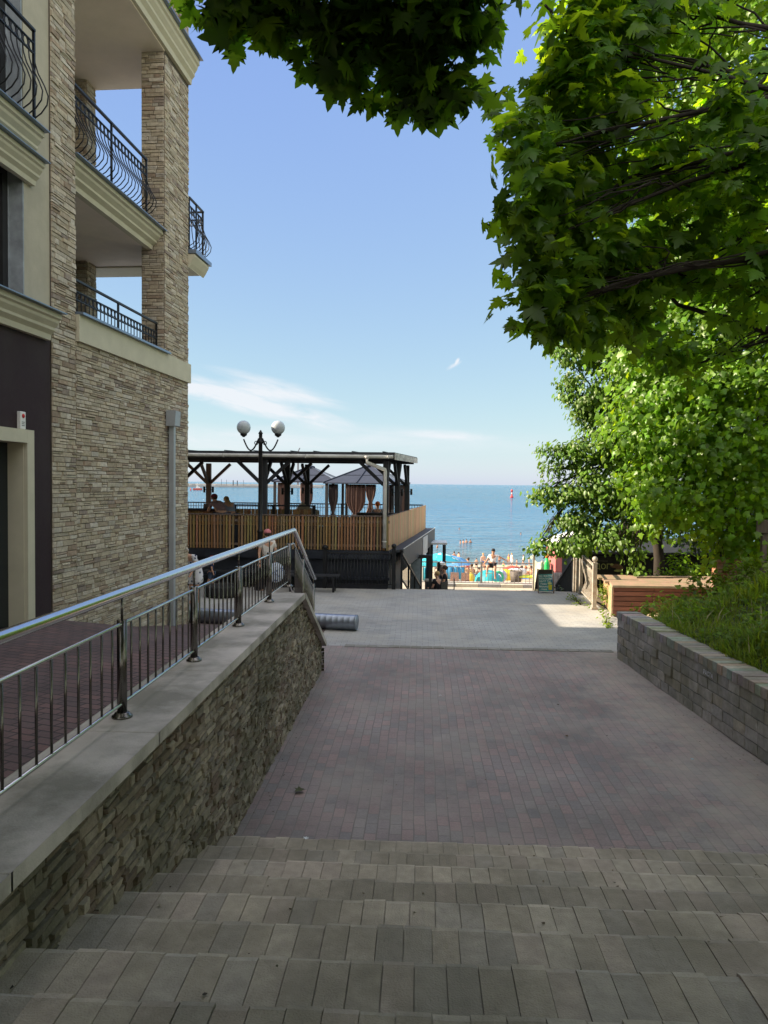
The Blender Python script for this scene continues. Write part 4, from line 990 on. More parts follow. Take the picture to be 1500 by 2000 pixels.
def person(loc, rz, h, P, label, clothes, hair=None, hat=None, skin=None, girth=1.0, fingers=False, long_hair=False, group=None, stride=None):
    r_ = empty('person', loc, rz, label, 'person', group)
    s = h/1.73
    J = {k: Vector(v)*s for k, v in P.items()}
    Rr = {k: (tuple(q*s*girth for q in v) if isinstance(v, tuple) else v*s*(girth if k not in ('chin', 'face', 'crown', 'neck') else 1)) for k, v in RAD.items()}
    body = skin_mesh('body', J, EDG, Rr, skin or M_skin, r_, 'pelvis')
    # nose, ears, eyes and (for clothed figures on land) separate fingers, joined into the body mesh
    b = MB(); f = J['face']; fd = Vector((0, 1, 0))
    b.ball(f+Vector((0, .092*s, -.01*s)), .016*s, 6, (.8, 1, 1.3)); 
    for sx in (-1, 1): b.ball(f+Vector((sx*.086*s, 0, -.005*s)), .02*s, 6, (.5, .8, 1.3))
    if fingers:
        for sd in ('l', 'r'):
            a, hh = J['w'+sd], J['h'+sd]; d = (hh-a).normalized(); sw = d.cross(Vector((0, 1, .2))).normalized()
            for k, ln in enumerate((.065, .075, .07, .055)):
                o_ = hh+d*.02*s+sw*(k-1.5)*.018*s; mid = o_+d*ln*.55*s+Vector((0, 0, -.006*s)); b.tube([o_, mid, o_+d*ln*s+Vector((0, 0, -.022*s))], [.009*s, .008*s, .006*s], 6)
            o_ = hh-sw*.03*s; b.tube([o_, o_-sw*.025*s+d*.025*s, o_-sw*.03*s+d*.055*s], [.011*s, .009*s, .007*s], 6)
    me = body.data; bm_ = __import__('bmesh').new(); bm_.from_mesh(me)
    vv = [bm_.verts.new(p) for p in b.v]
    for fc in b.f: 
        q = bm_.faces.new([vv[i] for i in fc]); q.smooth = True
    bm_.to_mesh(me); bm_.free()
    b = MB()
    for sx in (-1, 1): b.ball(f+Vector((sx*.033*s, .082*s, .018*s)), .011*s, 6)
    b.build('eyes', M_iron, r_)
    for kind, m_ in clothes.items():
        def shell(names, extra, grow, J2=None, root=None):
            jj = {n: (J2 or J)[n] for n in names}; ee = [(a, c) for a, c in EDG+extra if a in jj and c in jj]
            rr = {n: (tuple(q+grow*s for q in Rr[n]) if isinstance(Rr[n], tuple) else Rr[n]+grow*s) for n in names}
            return skin_mesh({'top': 'shirt', 'long': 'shirt', 'shorts': 'shorts', 'pants': 'trousers', 'dress': 'dress', 'trunks': 'swim_trunks', 'suit': 'swimsuit', 'bikini': 'bikini'}[kind], jj, ee, rr, m_, r_, root or names[0])
        J2 = dict(J)
        if kind in ('top', 'long'):
            nm = ['pelvis', 'waist', 'chest', 'sl', 'el', 'sr', 'er']
            if kind == 'top':
                for sd in 'lr': J2['e'+sd] = J['s'+sd].lerp(J['e'+sd], .62)
            else: nm += ['wl', 'wr']
            J2['pelvis'] = J['pelvis'].lerp(J['waist'], .25)
            shell(nm, [], .020, J2)
        elif kind in ('shorts', 'trunks', 'pants'):
            nm = ['pelvis', 'pl', 'kl', 'pr', 'kr']
            if kind == 'pants': nm += ['al', 'ar']
            else:
                for sd in 'lr': J2['k'+sd] = J['p'+sd].lerp(J['k'+sd], .75 if kind == 'shorts' else .5)
            shell(nm, [], .022, J2)
        elif kind == 'dress':
            nm = ['waist', 'chest', 'pelvis', 'pl', 'kl', 'pr', 'kr', 'sl', 'sr', 'el', 'er']
            for sd in 'lr':
                J2['k'+sd] = J['p'+sd].lerp(J['k'+sd], 1.0); J2['e'+sd] = J['s'+sd].lerp(J['e'+sd], .5)
            Rk = dict(Rr); 
            for k2 in ('kl', 'kr'): Rr[k2] = .15*s
            for k2 in ('pl', 'pr'): Rr[k2] = .13*s
            shell(nm, [], .02, J2, 'pelvis'); Rr.update(Rk)
        elif kind == 'suit': shell(['pelvis', 'waist', 'chest'], [], .012, J2)
        elif kind == 'bikini':
            for sd in 'lr': J2['p'+sd] = J['pelvis'].lerp(J['p'+sd], .8)
            shell(['pelvis', 'pl', 'pr'], [], .012, J2)
    if hair:
        b = MB(); b.ball(J['face'].lerp(J['crown'], .55)+Vector((0, -.02*s, .012*s)), .102*s, 12, (.93, 1.0, .92))
        if long_hair: b.tube([J['face']+Vector((0, -.07*s, .02*s)), J['neck']+Vector((0, -.09*s, 0)), J['chest']+Vector((0, -.12*s, -.02))], [.075*s, .085*s, .03*s], 10)
        b.build('hair', hair, r_)
    if hat:
        c_ = J['face'].lerp(J['crown'], .75); b = MB(); b.ball(c_+Vector((0, -.005, .02*s)), .108*s, 14, (.95, 1.05, .85))
        b.prism([c_+Vector((.075*s*math.cos(t), .06*s+.12*s*math.sin(t), .0)) for t in lin(0, PI, 9)], (0, 0, 0), (0, 0, .012*s)); b.build('cap', hat, r_)
    return r_
C_mauve = cloth('mauve', (.22, .15, .16)); C_lblue = cloth('pale_blue', (.24, .29, .38)); C_dkred = cloth('dark_red', (.16, .02, .03)); C_pink = cloth('pink', (.50, .17, .19)); C_cream = cloth('cream', (.60, .56, .52)); C_white = cloth('white', (.72, .72, .72)); C_black = cloth('black', (.013, .014, .018)); C_navy = cloth('navy', (.02, .03, .08))
C_hairb = cloth('brown_hair', (.05, .03, .02)); C_hairy = cloth('blonde_hair', (.40, .27, .12)); C_hairr = cloth('red_hair', (.38, .09, .015)); C_grey = cloth('grey', (.16, .16, .17)); C_red = cloth('red', (.5, .03, .03)); C_blue = cloth('blue', (.03, .12, .4)); C_jean = cloth('jeans', (.06, .09, .16)); C_green = cloth('green', (.05, .3, .1)); C_yel = cloth('yellow', (.6, .45, .03))
def dotted(name, base, dot, sc):
    M, nt, b = new_mat(name); tc = nn(nt, 'ShaderNodeTexCoord'); v = nn(nt, 'ShaderNodeTexVoronoi', Scale=sc); lk(nt, tc.outputs['Object'], v.inputs['Vector'])
    f = ramp(nt, v.outputs['Distance'], [(.24, (1, 1, 1)), (.32, (0, 0, 0))]); lk(nt, mixc(nt, f, base, dot), b.inputs['Base Color']); b.inputs['Roughness'].default_value = .85; return M
C_dot = dotted('cloth_dotted', (.66, .66, .70), (.02, .03, .09), 11)
M_dotbag = dotted('dotted_bag', (.55, .62, .75), (.04, .10, .30), 14)
# on the terrace
person((xat(434, 24.0), 24.0, zdk), R(42), 1.80, LEAN, 'person in a mauve shirt and dark red cap leaning on the bar', dict(top=C_mauve, pants=C_jean), hair=C_hairb, hat=C_dkred, girth=1.1)
person((xat(453, 24.7), 24.7, zdk), R(35), 1.72, LEAN, 'person with blond hair in pale blue leaning beside the capped one', dict(top=C_lblue, pants=C_jean), hair=C_hairy, long_hair=True)
person((xat(738, 28.45), 28.45, zdk+.02), 0, 1.72, SIT, 'red-haired person in grey seated on the dark sofa', dict(top=C_grey, pants=C_navy), hair=C_hairr)
# around the lower plaza
def top_h(px, py, Y, z0=0.0): return zat(px, py, Y)-z0
person((xat(523, 20.5), 20.5, 0), R(25), min(1.80, top_h(520, 1035, 20.5)), WALK, 'person in a pink cap and cream top walking behind the steel railing', dict(top=C_cream, pants=C_black), hair=C_hairb, hat=C_pink, fingers=True)
bg = empty('tote_bag', (xat(541, 20.3), 20.25, .40), R(10), label='blue dotted bag hanging beside the pink-capped person', cat='bag')
b = MB(); b.ball((0, 0, .22), .22, 14, (1, .55, 1.25)); b.build('bag_body', M_dotbag, bg)
b = MB(); b.tube([(-.12, 0, .42), (-.10, 0, .66), (0, 0, .74), (.10, 0, .66), (.12, 0, .42)], .012, 6); b.build('handle', M_iron, bg)
person((xat(381, 18.6), 18.6, 0), R(160), 1.62, BEND, 'person in a dotted white dress bending at the hotel corner', dict(dress=C_dot), hair=C_hairy, hat=C_white)
person((xat(414, 20.6), 20.6, 0), R(100), max(1.0, top_h(412, 1086, 20.6)), WALK, 'child in a red cap walking near the tyre planter', dict(top=C_navy, shorts=C_jean), hair=C_hairb, hat=C_dkred)
# promenade
fy = 35.9; fz = -1.68
ph = top_h(966, 1071, fy, fz)
person((xat(964, fy-.02), fy-.12, fz), R(176), 1.73*ph/1.93, FENCE, 'person in white shirt, black shorts and cap sitting on the promenade fence', dict(top=C_white, shorts=C_black), hair=C_hairb, hat=C_black, skin=M_tan, fingers=True)
for (px, py, Y, rz, lab, hair) in ((857, 1117, 29.6, R(52), 'fair-haired person in black seated on the near chair', C_hairy), (872, 1106, 30.6, R(88), 'dark-haired person in black seated behind the fair one', C_hairb)):
    hh = top_h(px, py, Y, -1.68)
    person((xat(px, Y), Y, -1.68), rz, 1.73*hh/1.28, SIT, lab, dict(top=C_black, pants=C_black), hair=hair)
ch = empty('cafe_chair', (xat(862, 29.6), 29.62, -1.68), R(52), label='black chair under the fair-haired person in black', cat='chair', group='cafe chairs on the promenade')
for sx in (-.2, .2):
    for sy in (-.2, .2):
        b = MB(); b.bar((sx, sy, 0), (sx, sy, .46 if sy > 0 else .95), .035); b.build('leg', M_iron, ch)
b = MB(); b.box(-.22, .22, -.2, .22, .46, .49); b.build('seat', M_iron, ch)
b = MB(); b.box(-.2, .2, -.215, -.19, .6, .95); b.build('backrest', M_iron, ch)
c2 = copy_tree(ch, (xat(880, 30.6), 30.6, -1.68), R(88), label='black chair with its back towards the kerb, under the dark-haired person')
# beach and water: (px of the figure, py of its head, distance, pose, ...)
def shore_z(Y): return max(-6.35, beach_z(3, Y)) if Y < 95 else -6.9
swim = 0
BE = [
 (870, 1083, 62, GROUND, R(200), 'person with bare shoulders sitting in front of the blue umbrella', dict(trunks=C_navy), C_hairr),
 (889, 1077, 74, STAND, R(20), 'tall bather standing with arms down by the water', dict(trunks=C_navy), C_hairb),
 (898, 1078, 76, STAND, R(-60), 'bather standing close beside the tall one', dict(trunks=C_red), C_hairb),
 (917, 1090, 58, GROUND, R(60), 'person sitting on the sand left of the teal tent', dict(suit=C_red), C_hairb),
 (924, 1102, 50, GROUND, R(10), 'person lounging on a towel in front of the seated ones', dict(bikini=C_black), C_hairb),
 (946, 1080, 70, STAND, R(200), 'pale-haired bather standing behind the fence post', dict(bikini=C_blue), C_hairy),
 (949, 1094, 60, STAND, R(90), 'child standing on the sand behind the fence post', dict(trunks=C_dkred), C_hairy),
 (978, 1086, 84, STAND, R(180), 'small bather in the shallows right of the fence sitter', dict(trunks=C_navy), C_hairb),
 (996, 1082, 85, STAND, R(150), 'bather in yellow standing in the shallows', dict(suit=C_yel), C_hairy),
 (1002, 1080, 82, WALK, R(-70), 'bather wearing a white shirt and wading', dict(dress=C_white), C_hairy),
 (1025, 1083, 80, WALK, R(80), 'bather with dark hair and white top wading alone', dict(top=C_white, trunks=C_grey), C_hairb),
 (1022, 1106, 52, GROUND, R(30), 'sunbather in red sitting by the beach basket', dict(bikini=C_red), C_hairb),
 (1030, 1107, 51, GROUND, R(-20), 'sunbather leaning back near the yellow towel', dict(bikini=C_blue), C_hairr),
 (1041, 1106, 53, GROUND, R(140), 'sunbather beside the fence gate', dict(trunks=C_green), C_hairb),
 (933, 1090, 66, STAND, R(10), 'bather in dark trunks on the sand left of the fence post', dict(trunks=C_black), C_hairb),
 (958, 1092, 72, WALK, R(-80), 'bather wading half hidden behind the fence sitter', dict(trunks=C_blue), C_hairb),
 (986, 1096, 62, STAND, R(140), 'child in a green swimsuit above the yellow float', dict(suit=C_green), C_hairy),
 (1012, 1092, 72, STAND, R(60), 'bather with a red swimsuit between the two wading in white', dict(suit=C_red), C_hairb),
 (1036, 1090, 76, WALK, R(-100), 'bather in blue trunks nearest the gate at the waterline', dict(trunks=C_blue), C_hairy),
 (938, 1108, 50, GROUND, R(-30), 'sunbather in pale blue just left of the fence post', dict(bikini=C_lblue), C_hairb),
 (1017, 1109, 56, GROUND, R(100), 'sunbather behind the dark basket', dict(bikini=C_yel), C_hairy),
 (912, 1112, 47, GROUND, R(-100), 'person sunbathing beside the yellow towel and chairs', dict(bikini=C_navy), C_hairy)]
for px, py, Y, P, rz, lab, cl, hr in BE:
    z0 = shore_z(Y); hh = top_h(px, py, Y, z0)
    full = 1.73 if P in (STAND, WALK) else .88
    h = max(1.0, min(1.9, hh/full*1.73)); z0 = zat(px, py, Y)-h*full/1.73
    person((xat(px, Y), Y, z0 if P in (STAND, WALK) else max(z0, shore_z(Y))), rz, h, P, lab, cl, hair=hr, skin=M_tan if random.random() < .5 else M_skin)
SW = [(898.5, 1029, 'swimmer alone far out, head above the water'), (1019, 1037, 'swimmer alone on the right, head above the water'), (901, 1057, 'leftmost swimmer of the group of four'), (906.5, 1056, 'second swimmer of the group, from the beach umbrella side'), (912.5, 1055, 'third swimmer of the group, next to the rightmost'), (920.5, 1055.5, 'rightmost swimmer of the group of four'), (856, 1066, 'swimmer behind the canopy posts')]
for k, (px, py, lab) in enumerate(SW):
    Y = 9.02*1500/(py+5-946.5); s_ = .30 if k < 2 else .55
    person((xat(px, Y), Y, -6-(1.70-s_)), R(40*k), 1.73, STAND, lab, dict(trunks=C_navy), hair=C_hairb, skin=M_tan)
# ================================================================ things on the plaza
# spiral duct
q0 = Vector((-1.25, 15.62, .165)); q1 = Vector((-5.4, 16.2, .165))
du = empty('spiral_duct', q0, label='shiny galvanised spiral duct lying on the paving', cat='pipe'); L = inv(du)
M_zinc = mat('galvanised_zinc', (.27, .31, .37), .36, .9, var=.15, scale=5)
b = MB(); d = (q1-q0); n = 34; pts = []; rs = []
for k in range(n+1):
    pts += [q0+d*(k/n-.002 if k else 0), q0+d*(k/n), q0+d*min(1, k/n+.002)]; rs += [.1565, .158, .1565]
b.tube(pts, rs, 24, caps=False)
o = b.build('tube', M_zinc, du, local=L); sm = o.modifiers.new('t', 'SOLIDIFY'); sm.thickness = .006
b = MB(); dn = d.normalized()
for r_ in (0.0,): b.tube([q0+Vector((0, 0, 0))-dn*.004, q0+dn*.03], .161, 24, caps=False)
o = b.build('collar', M_zinc, du, local=L); sm = o.modifiers.new('t', 'SOLIDIFY'); sm.thickness = .008
# tyre planter
M_tyre = mat('tyre_rubber', (.018, .018, .019), .8, var=.3, scale=8)
ty = empty('tyre_planter', (xat(436, 20.0), 20.0, 0), label='big black truck tyre lying flat on the paving', cat='tyre')
b = MB(); b.lathe([(.28, .02), (.42, .0), (.47, .06), (.475, .15), (.47, .24), (.42, .30), (.28, .28), (.27, .15), (.28, .02)], n=32); b.build('tyre', M_tyre, ty)
b = MB()
for k in range(40):
    t = 2*PI*k/40; a = Vector((math.cos(t), math.sin(t), 0)); b.bar(a*.47+Vector((0, 0, .03)), a*.47+Vector((0, 0, .27)), .035, .03, upv=a)
b.build('tread', M_tyre, ty)
b = MB(); b.lathe([(.01, .2), (.27, .2), (.27, .19), (.01, .19)], n=24); b.build('soil', M_soil, ty)
# benches by the navy wall
def bench(x, y, rz, lab):
    t = empty('bench', (x, y, 0), rz, lab, 'bench', 'dark benches by the navy wall')
    b = MB()
    for k in range(3): b.box(-.75, .75, -.2+k*.14, -.08+k*.14, .43, .47)
    b.build('seat', M_post, t)
    for s in (-1, 1):
        b = MB(); b.box(s*.6-.03, s*.6+.03, -.18, -.13, 0, .43); b.box(s*.6-.03, s*.6+.03, .14, .19, 0, .43); b.box(s*.6-.03, s*.6+.03, -.129, .139, .36, .43); b.build('leg', M_iron, t)
    return t
bench(xat(612, 21.2), 21.2, 0, 'dark bench half hidden by the end of the steel railing')
bench(xat(450, 21.9), 21.9, 0, 'dark bench behind the truck tyre')
bench(xat(560, 22.0), 21.95, 0, 'dark bench behind the pink-capped person and bag')
# A-board
yb = 21.75; xb_ = xat(1068, yb)
ab = empty('sandwich_board', (xb_, yb, .0), R(4), label='teal chalk sandwich board with white lettering on the plaza edge', cat='sign')
w_ = .335*.98; M_teal = None
M, nt, bs = new_mat('teal_poster'); tc = nn(nt, 'ShaderNodeTexCoord'); sp = nn(nt, 'ShaderNodeSeparateXYZ'); lk(nt, tc.outputs['Object'], sp.inputs[0])
no = nn(nt, 'ShaderNodeTexNoise', Scale=3.0); lk(nt, tc.outputs['Object'], no.inputs['Vector'])
lk(nt, ramp(nt, mth(nt, 'ADD', mth(nt, 'MULTIPLY', sp.outputs[0], 1.2), no.outputs[0]), [(.3, (.012, .16, .20)), (.6, (.02, .22, .27)), (.9, (.02, .12, .34))]), bs.inputs['Base Color']); bs.inputs['Roughness'].default_value = .4
zb0, zb1 = .045, .645
tilt = .10
def bp_(x, z, o_=0.0): return (x, -.16+tilt*z/.66*1.6-o_, z)
b = MB(); b.prism([bp_(-.20, zb0+.02), bp_(.20, zb0+.02), bp_(.20, zb1-.12), bp_(-.20, zb1-.12)], (0, 0, 0), (0, .015, 0))
b.build('front_panel', M, ab)
b = MB(); b.prism([bp_(-.19, zb1-.118), bp_(.19, zb1-.118), bp_(.19, zb1-.005), bp_(-.19, zb1-.005)], (0, 0, 0), (0, .015, 0)); b.build('header', M_darkframe, ab)
b = MB(); 
for s in (-1, 1): b.bar(bp_(s*.215, 0), bp_(s*.215, zb1+.02), .03, .03)
b.bar(bp_(-.2, zb1), bp_(.2, zb1), .02, .02)
b.build('frame', M_oldpost, ab)
b = MB()
for s in (-1, 1): b.bar((s*.215, .30, 0), (s*.215, -.02, zb1), .025, .025)
b.prism([(-.20, .285, .06), (.20, .285, .06), (.20, .0, zb1-.03), (-.20, .0, zb1-.03)], (0, 0, 0), (0, -.012, 0)); b.build('back_panel', M_darkframe, ab)
M_let = mat('white_lettering', (.78, .80, .80), .6, var=.1)
ang = math.atan(tilt*1.6/.66)
for k, (tx, sz) in enumerate((('ЧАС ЖАТТУ', .075), ('ПРОХЛАДЫ', .07), ('БАЛТ ТЫ', .075), ('Пиво', .075), ('Мохито', .075), ('глава', .07))):
    z = zb1-.175-k*.072; p = bp_(-.02 if k < 3 else -.06, z, .004)
    text_mesh('lettering', tx, sz*.95, M_let, ab, Matrix.Translation(p) @ Matrix.Rotation(PI/2-ang, 4, 'X'), ext=.001)
b = MB(); p = bp_(.12, .17, .006); b.lathe([(.045, -.08), (.06, .07)], (0, 0, 0), 12); 
o = b.build('drink_picture', mat('lime_yellow', (.45, .45, .03), .5), ab); o.location = p; o.scale = (1, .04, 1); o.rotation_euler = (-ang, 0, 0)
b = MB(); b.ball((0, 0, 0), .05, 10); o = b.build('lemon_picture', mat('pale_lime', (.55, .60, .30), .5), ab); o.location = bp_(.11, .275, .007); o.scale = (1.3, .04, .6)

# ball-topped gate fence at the right edge
gp1 = gnd(1160, 1190); gp2 = gnd(1134, 1160)
gf = empty('gate_fence', (gp1.x, gp1.y, 0), label='grey wrought fence panel with ball-topped posts at the plaza edge', cat='fence'); L = inv(gf)
h1 = zat(1161, 1087, gp1.y); h2 = zat(1136, 1070, gp2.y)
def gpost(x, y, h, w_=.085):
    b = MB(); b.box(x-w_/2*1.6, x+w_/2*1.6, y-w_/2*1.6, y+w_/2*1.6, 0, .05); b.box(x-w_/2, x+w_/2, y-w_/2, y+w_/2, .05, h-.18); b.box(x-w_*.62, x+w_*.62, y-w_*.62, y+w_*.62, h-.18, h-.15); b.tube([(x, y, h-.15), (x, y, h-.12)], .03, 8); b.ball((x, y, h-.065), .07, 14); return b.build('post', M_grille, gf, local=L, bevel=.006)
gpost(gp1.x, gp1.y, h1, .10); gpost(gp2.x, gp2.y, h2, .09)
b = MB(); P1 = Vector((gp1.x, gp1.y, 0)); P2 = Vector((gp2.x, gp2.y, 0)); dd = (P2-P1); out = Vector((1, -.08, 0)).normalized()
Zv = Vector((0, 0, 1))
ta, tb_ = h1-.24, h2-.16
b.bar(P1+Zv*ta, P2+Zv*tb_, .05, .04); b.bar(P1+Zv*(ta-.17), P2+Zv*(tb_-.17), .035, .025); b.bar(P1+Zv*.13, P2+Zv*.10, .045, .03)
for k in range(1, 8): 
    t = k/8; b.bar(P1+dd*t+Zv*(ta-.17), P1+dd*t+Zv*(ta+(tb_-ta)*t), .02)
b.build('frame', M_grille, gf, local=L)
for k in range(1, 19):
    t = k/19; base = P1+dd*t; zt_ = ta-.17+(tb_-ta)*t; b = MB()
    b.tube([base+out*(q*.62)+Zv*(.12+(w-.04)/.76*(zt_-.12)) for q, w in BELLY], .010, 6); b.build('baluster', M_grille, gf, local=L)
# dark railing that drops down the far steps from the second post
q = gnd(1127, 1160); ds = empty('descending_railing', (q.x, 22.1, 0), label='dark lattice railing sloping down from the ball-topped fence', cat='railing'); L = inv(ds)
hA = zat(1125, 1079, 22.0)
for x_, y_, hh in ((xat(1126, 22.0), 22.0, hA), (xat(1131, 21.9), 21.9, hA-.07)):
    b = MB(); b.box(x_-.04, x_+.04, y_-.04, y_+.04, -.1, hh-.13); b.ball((x_, y_, hh-.07), .07, 12); b.build('post', M_grille, ds, local=L)
xA = xat(1123, 22.05)
qa = Vector((xA, 22.05, hA-.18)); qb = Vector((xat(1092, 24.4), 24.6, zat(1092, 1152, 24.5)+.12))
b = MB(); b.bar(qa, qb, .07, .05); b.bar(qa-Zv*.95, qb-Zv*.95, .05, .04); b.build('rail', M_post, ds, local=L)
b = MB()
for k in range(0, 23):
    p = qa.lerp(qb, k/22); b.bar(p, p-Zv*.95, .022)
b.build('bars', M_post, ds, local=L)
# raised brick planter with board top
PL = gnd(1198, 1143, .73); PB = gnd(1180, 1122, .73)
pl = empty('planter', (PL.x, PL.y, 0), label='long raised box with red board front and paved lid', cat='planter'); L = inv(pl)
xr = PL.x+3.6; ztp = .73
M_rb = mat('red_boards', (1, 1, 1), .75, var=.25, scale=5, stretch=(.7, 6, 6), attr=True)
M_tan_b = mat('tan_brick', (1, 1, 1), .85, var=.2, scale=10, attr=True)
b = MB(); b.prism([(PL.x+.03, PL.y+.03, -.1), (xr, PL.y+.03, -.1), (xr, PB.y-.03, -.1), (PB.x+.03, PB.y-.03, -.1)], (0, 0, 0), (0, 0, .78)); b.build('core', M_mortar, pl, local=L)
rd = random.Random(9); b = MB(); z = 0.02
while z < .70:
    x = PL.x
    while x < xr:
        l = rd.uniform(.7, 1.1); k = rd.uniform(.8, 1.15); b.box(x+.004, min(xr, x+l-.004), PL.y-.005-rd.uniform(0, .015), PL.y+.028, z+.006, z+.106, col=(.25*k, .105*k, .08*k)); x += l
    z += .115
b.build('front_boards', M_rb, pl, local=L)
b = MB(); dv = Vector((PB.x-PL.x, PB.y-PL.y, 0)); ln = dv.length; dv.normalize(); nn_ = Vector((-dv.y, dv.x, 0))
z = .02; r_ = 0
while z < .68:
    u = -.08*(r_ % 2)
    while u < ln:
        a, c_ = max(0, u), min(ln, u+.17); u += .17
        if c_-a < .03: continue
        k = rd.uniform(.8, 1.15); p0 = Vector((PL.x, PL.y, 0))+dv*(a+.005); p1 = Vector((PL.x, PL.y, 0))+dv*(c_-.005)
        b.prism([p0+Zv*(z+.004), p1+Zv*(z+.004), p1+Zv*(z+.068), p0+Zv*(z+.068)], (0, 0, 0), nn_*.012-dv*0, col=(.42*k, .29*k, .15*k))
    z += .074; r_ += 1
b.build('side_bricks', M_tan_b, pl, local=L)
b = MB(); 
for k in range(3): 
    b.prism([(PL.x-.03+.0, PL.y-.03+k*.70, ztp-.045), (xr, PL.y-.03+k*.70, ztp-.045), (xr, PL.y-.03+k*.70+.69, ztp-.045), (PL.x-.03+.1, PL.y-.03+k*.70+.69, ztp-.045)], (0, 0, 0), (0, 0, .05))
b.build('lid', mat('worn_lid_boards', (.36, .235, .17), .8, var=.25, scale=4, stretch=(.6, 5, 1), dirt=(.2, .22, .12), dscale=3), pl, local=L)
b = MB(); b.bar((PL.x-.035, PL.y-.045, ztp-.02), (xr, PL.y-.045, ztp-.02), .03, .05); b.bar((PL.x-.03, PL.y-.02, 0), (PL.x-.03, PL.y-.02, ztp), .03); b.build('trim', mat('pale_trim', (.45, .36, .26), .7), pl, local=L)
tag_ = MB(); tag_.bar((PL.x+.9, PL.y+1.35, ztp+.03), (PL.x+2.3, PL.y+1.6, ztp+.03), .03); tag_.bar((PL.x+2.3, PL.y+1.6, ztp+.03), (PL.x+2.5, PL.y+1.3, ztp+.03), .05)
tag(tag_.build('lid_shadow_bar', M_oldpost), 'thin dark bar standing in for a shadow line on the lid of the red box', 'shadow_strip')  # dark bar drawn in place of a thin cast shadow
# brick pillar, panel, utility pole at the right
bpX = at(1418, 1120, 17.0)
pr_ = empty('brick_pillar', (bpX.x, 17.0, .2), R(-8), label='short crumbling orange brick pillar beside the red box', cat='pillar')
zt = zat(1418, 1090, 17.0)-.2; b = MB(); z = 0; r_ = 0
while z < zt-.06:
    for (x0, x1) in (((-.24, -.005), (.005, .24)) if r_ % 2 else ((-.24, -.125), (-.115, .115), (.125, .24))):
        k = rd.uniform(.75, 1.15); e = rd.uniform(0, .012); b.box(x0, x1, -.24-e, .24+e, z+.004, z+.066, col=(.36*k, .15*k, .075*k))
    z += .07; r_ += 1
b.build('brickwork', mat('orange_brick', (1, 1, 1), .9, var=.25, scale=9, attr=True, bump=.4, bscale=50, dirt=(.34, .30, .25), dscale=5, dfac=.6), pr_, bevel=.006)
b = MB(); b.box(-.222, .222, -.222, .222, 0, zt-.03); b.build('core', M_mortar, pr_)
px0 = at(1443, 1130, 17.6)
wp = empty('board_panel', (px0.x, 17.6, .4), R(-4), label='pale board panel between the brick pillar and the pole', cat='panel')
zt = zat(1460, 1094, 17.6)-.4
b = MB(); b.box(0, .75, 0, .04, .0, zt); b.build('board', mat('pale_plywood', (.50, .45, .33), .8, var=.15, scale=3, stretch=(.5, 1, 4)), wp, bevel=.004)
b = MB(); b.box(-.02, .77, -.02, .06, zt+.002, zt+.035); b.build('top_batten', M_oldpost, wp)
up_ = at(1487, 1100, 16.5); b = MB(); b.bar((0, 0, -.2), (.05, 0, zat(1492, 1015, 16.5)), .11, .11); b.box(-.16, .16, -.10, -.06, zat(1492, 1015, 16.5)-.28, zat(1492, 1015, 16.5)-.02)
o = b.build('utility_post', M_oldpost, None, bevel=.01); o.location = (up_.x, 16.5, 0); tag(o, 'weathered leaning wooden post at the right edge behind the weeds', 'post')
# kiosk in the shade of the trees with its banner
M_kiosk = mat('dark_kiosk_boards', (.018, .016, .018), .7, var=.3, scale=4, stretch=(8, 8, .5))  # dark boards taken down to black for the tree shade over them
kx = xat(1166, 22.9)
kk = empty('kiosk', (kx, 22.9, 0), label='dark snack kiosk in tree shade behind the red box', cat='kiosk'); L = inv(kk)
zk = zat(1200, 1075, 22.9)
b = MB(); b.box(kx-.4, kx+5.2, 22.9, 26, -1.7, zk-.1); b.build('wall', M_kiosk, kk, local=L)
b = MB(); b.prism([(kx-.5, 22.7, zk-.1), (kx+5.4, 22.7, zk-.1), (kx+5.4, 26.2, zk+.1), (kx-.5, 26.2, zk+.1)], (0, 0, 0), (0, 0, .07)); b.build('roof', M_roofdark, kk, local=L)
bn = empty('banner', (kx, 22.86, 0), label='dark hot dog banner with olive lettering on the kiosk wall', cat='banner'); L = inv(bn)
zb_ = zat(1195, 1122, 22.85); zt = zat(1195, 1091, 22.85)
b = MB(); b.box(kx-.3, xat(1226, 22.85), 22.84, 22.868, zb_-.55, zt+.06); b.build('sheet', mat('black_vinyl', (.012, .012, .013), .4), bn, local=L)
M_olive = mat('olive_lettering', (.38, .40, .13), .6)
def front(x, z): return Matrix.Translation(Vector((x, 22.835, z))-bn.location) @ Matrix.Rotation(PI/2, 4, 'X')
text_mesh('lettering', 'ДОГ', .215, M_olive, bn, front(xat(1180, 22.85), zat(1180, 1107, 22.85)))
text_mesh('lettering', 'КУТЯБКА', .065, mat('dim_lettering', (.12, .12, .09), .6), bn, front(xat(1180, 22.85), zat(1180, 1096, 22.85)))
text_mesh('lettering', '150', .42, M_olive, bn, front(xat(1190, 22.85), zb_-.28))
b = MB(); c_ = Vector((xat(1209, 22.8), 22.83, zat(1209, 1107, 22.8)))
b.ball(c_+Vector((-.03, 0, .02)), .13, 14, (1.3, .04, .5)); b.ball(c_+Vector((.08, -.004, -.05)), .11, 12, (1.0, .04, .9)); b.build('snack_picture', mat('brown_print', (.17, .09, .05), .6), bn, local=L)
b = MB(); b.ball(c_+Vector((.04, -.008, -.12)), .10, 12, (1.3, .04, .35)); b.ball(c_+Vector((-.15, -.006, .06)), .05, 10, (1, .05, .7)); b.build('garnish_picture', M_olive, bn, local=L)

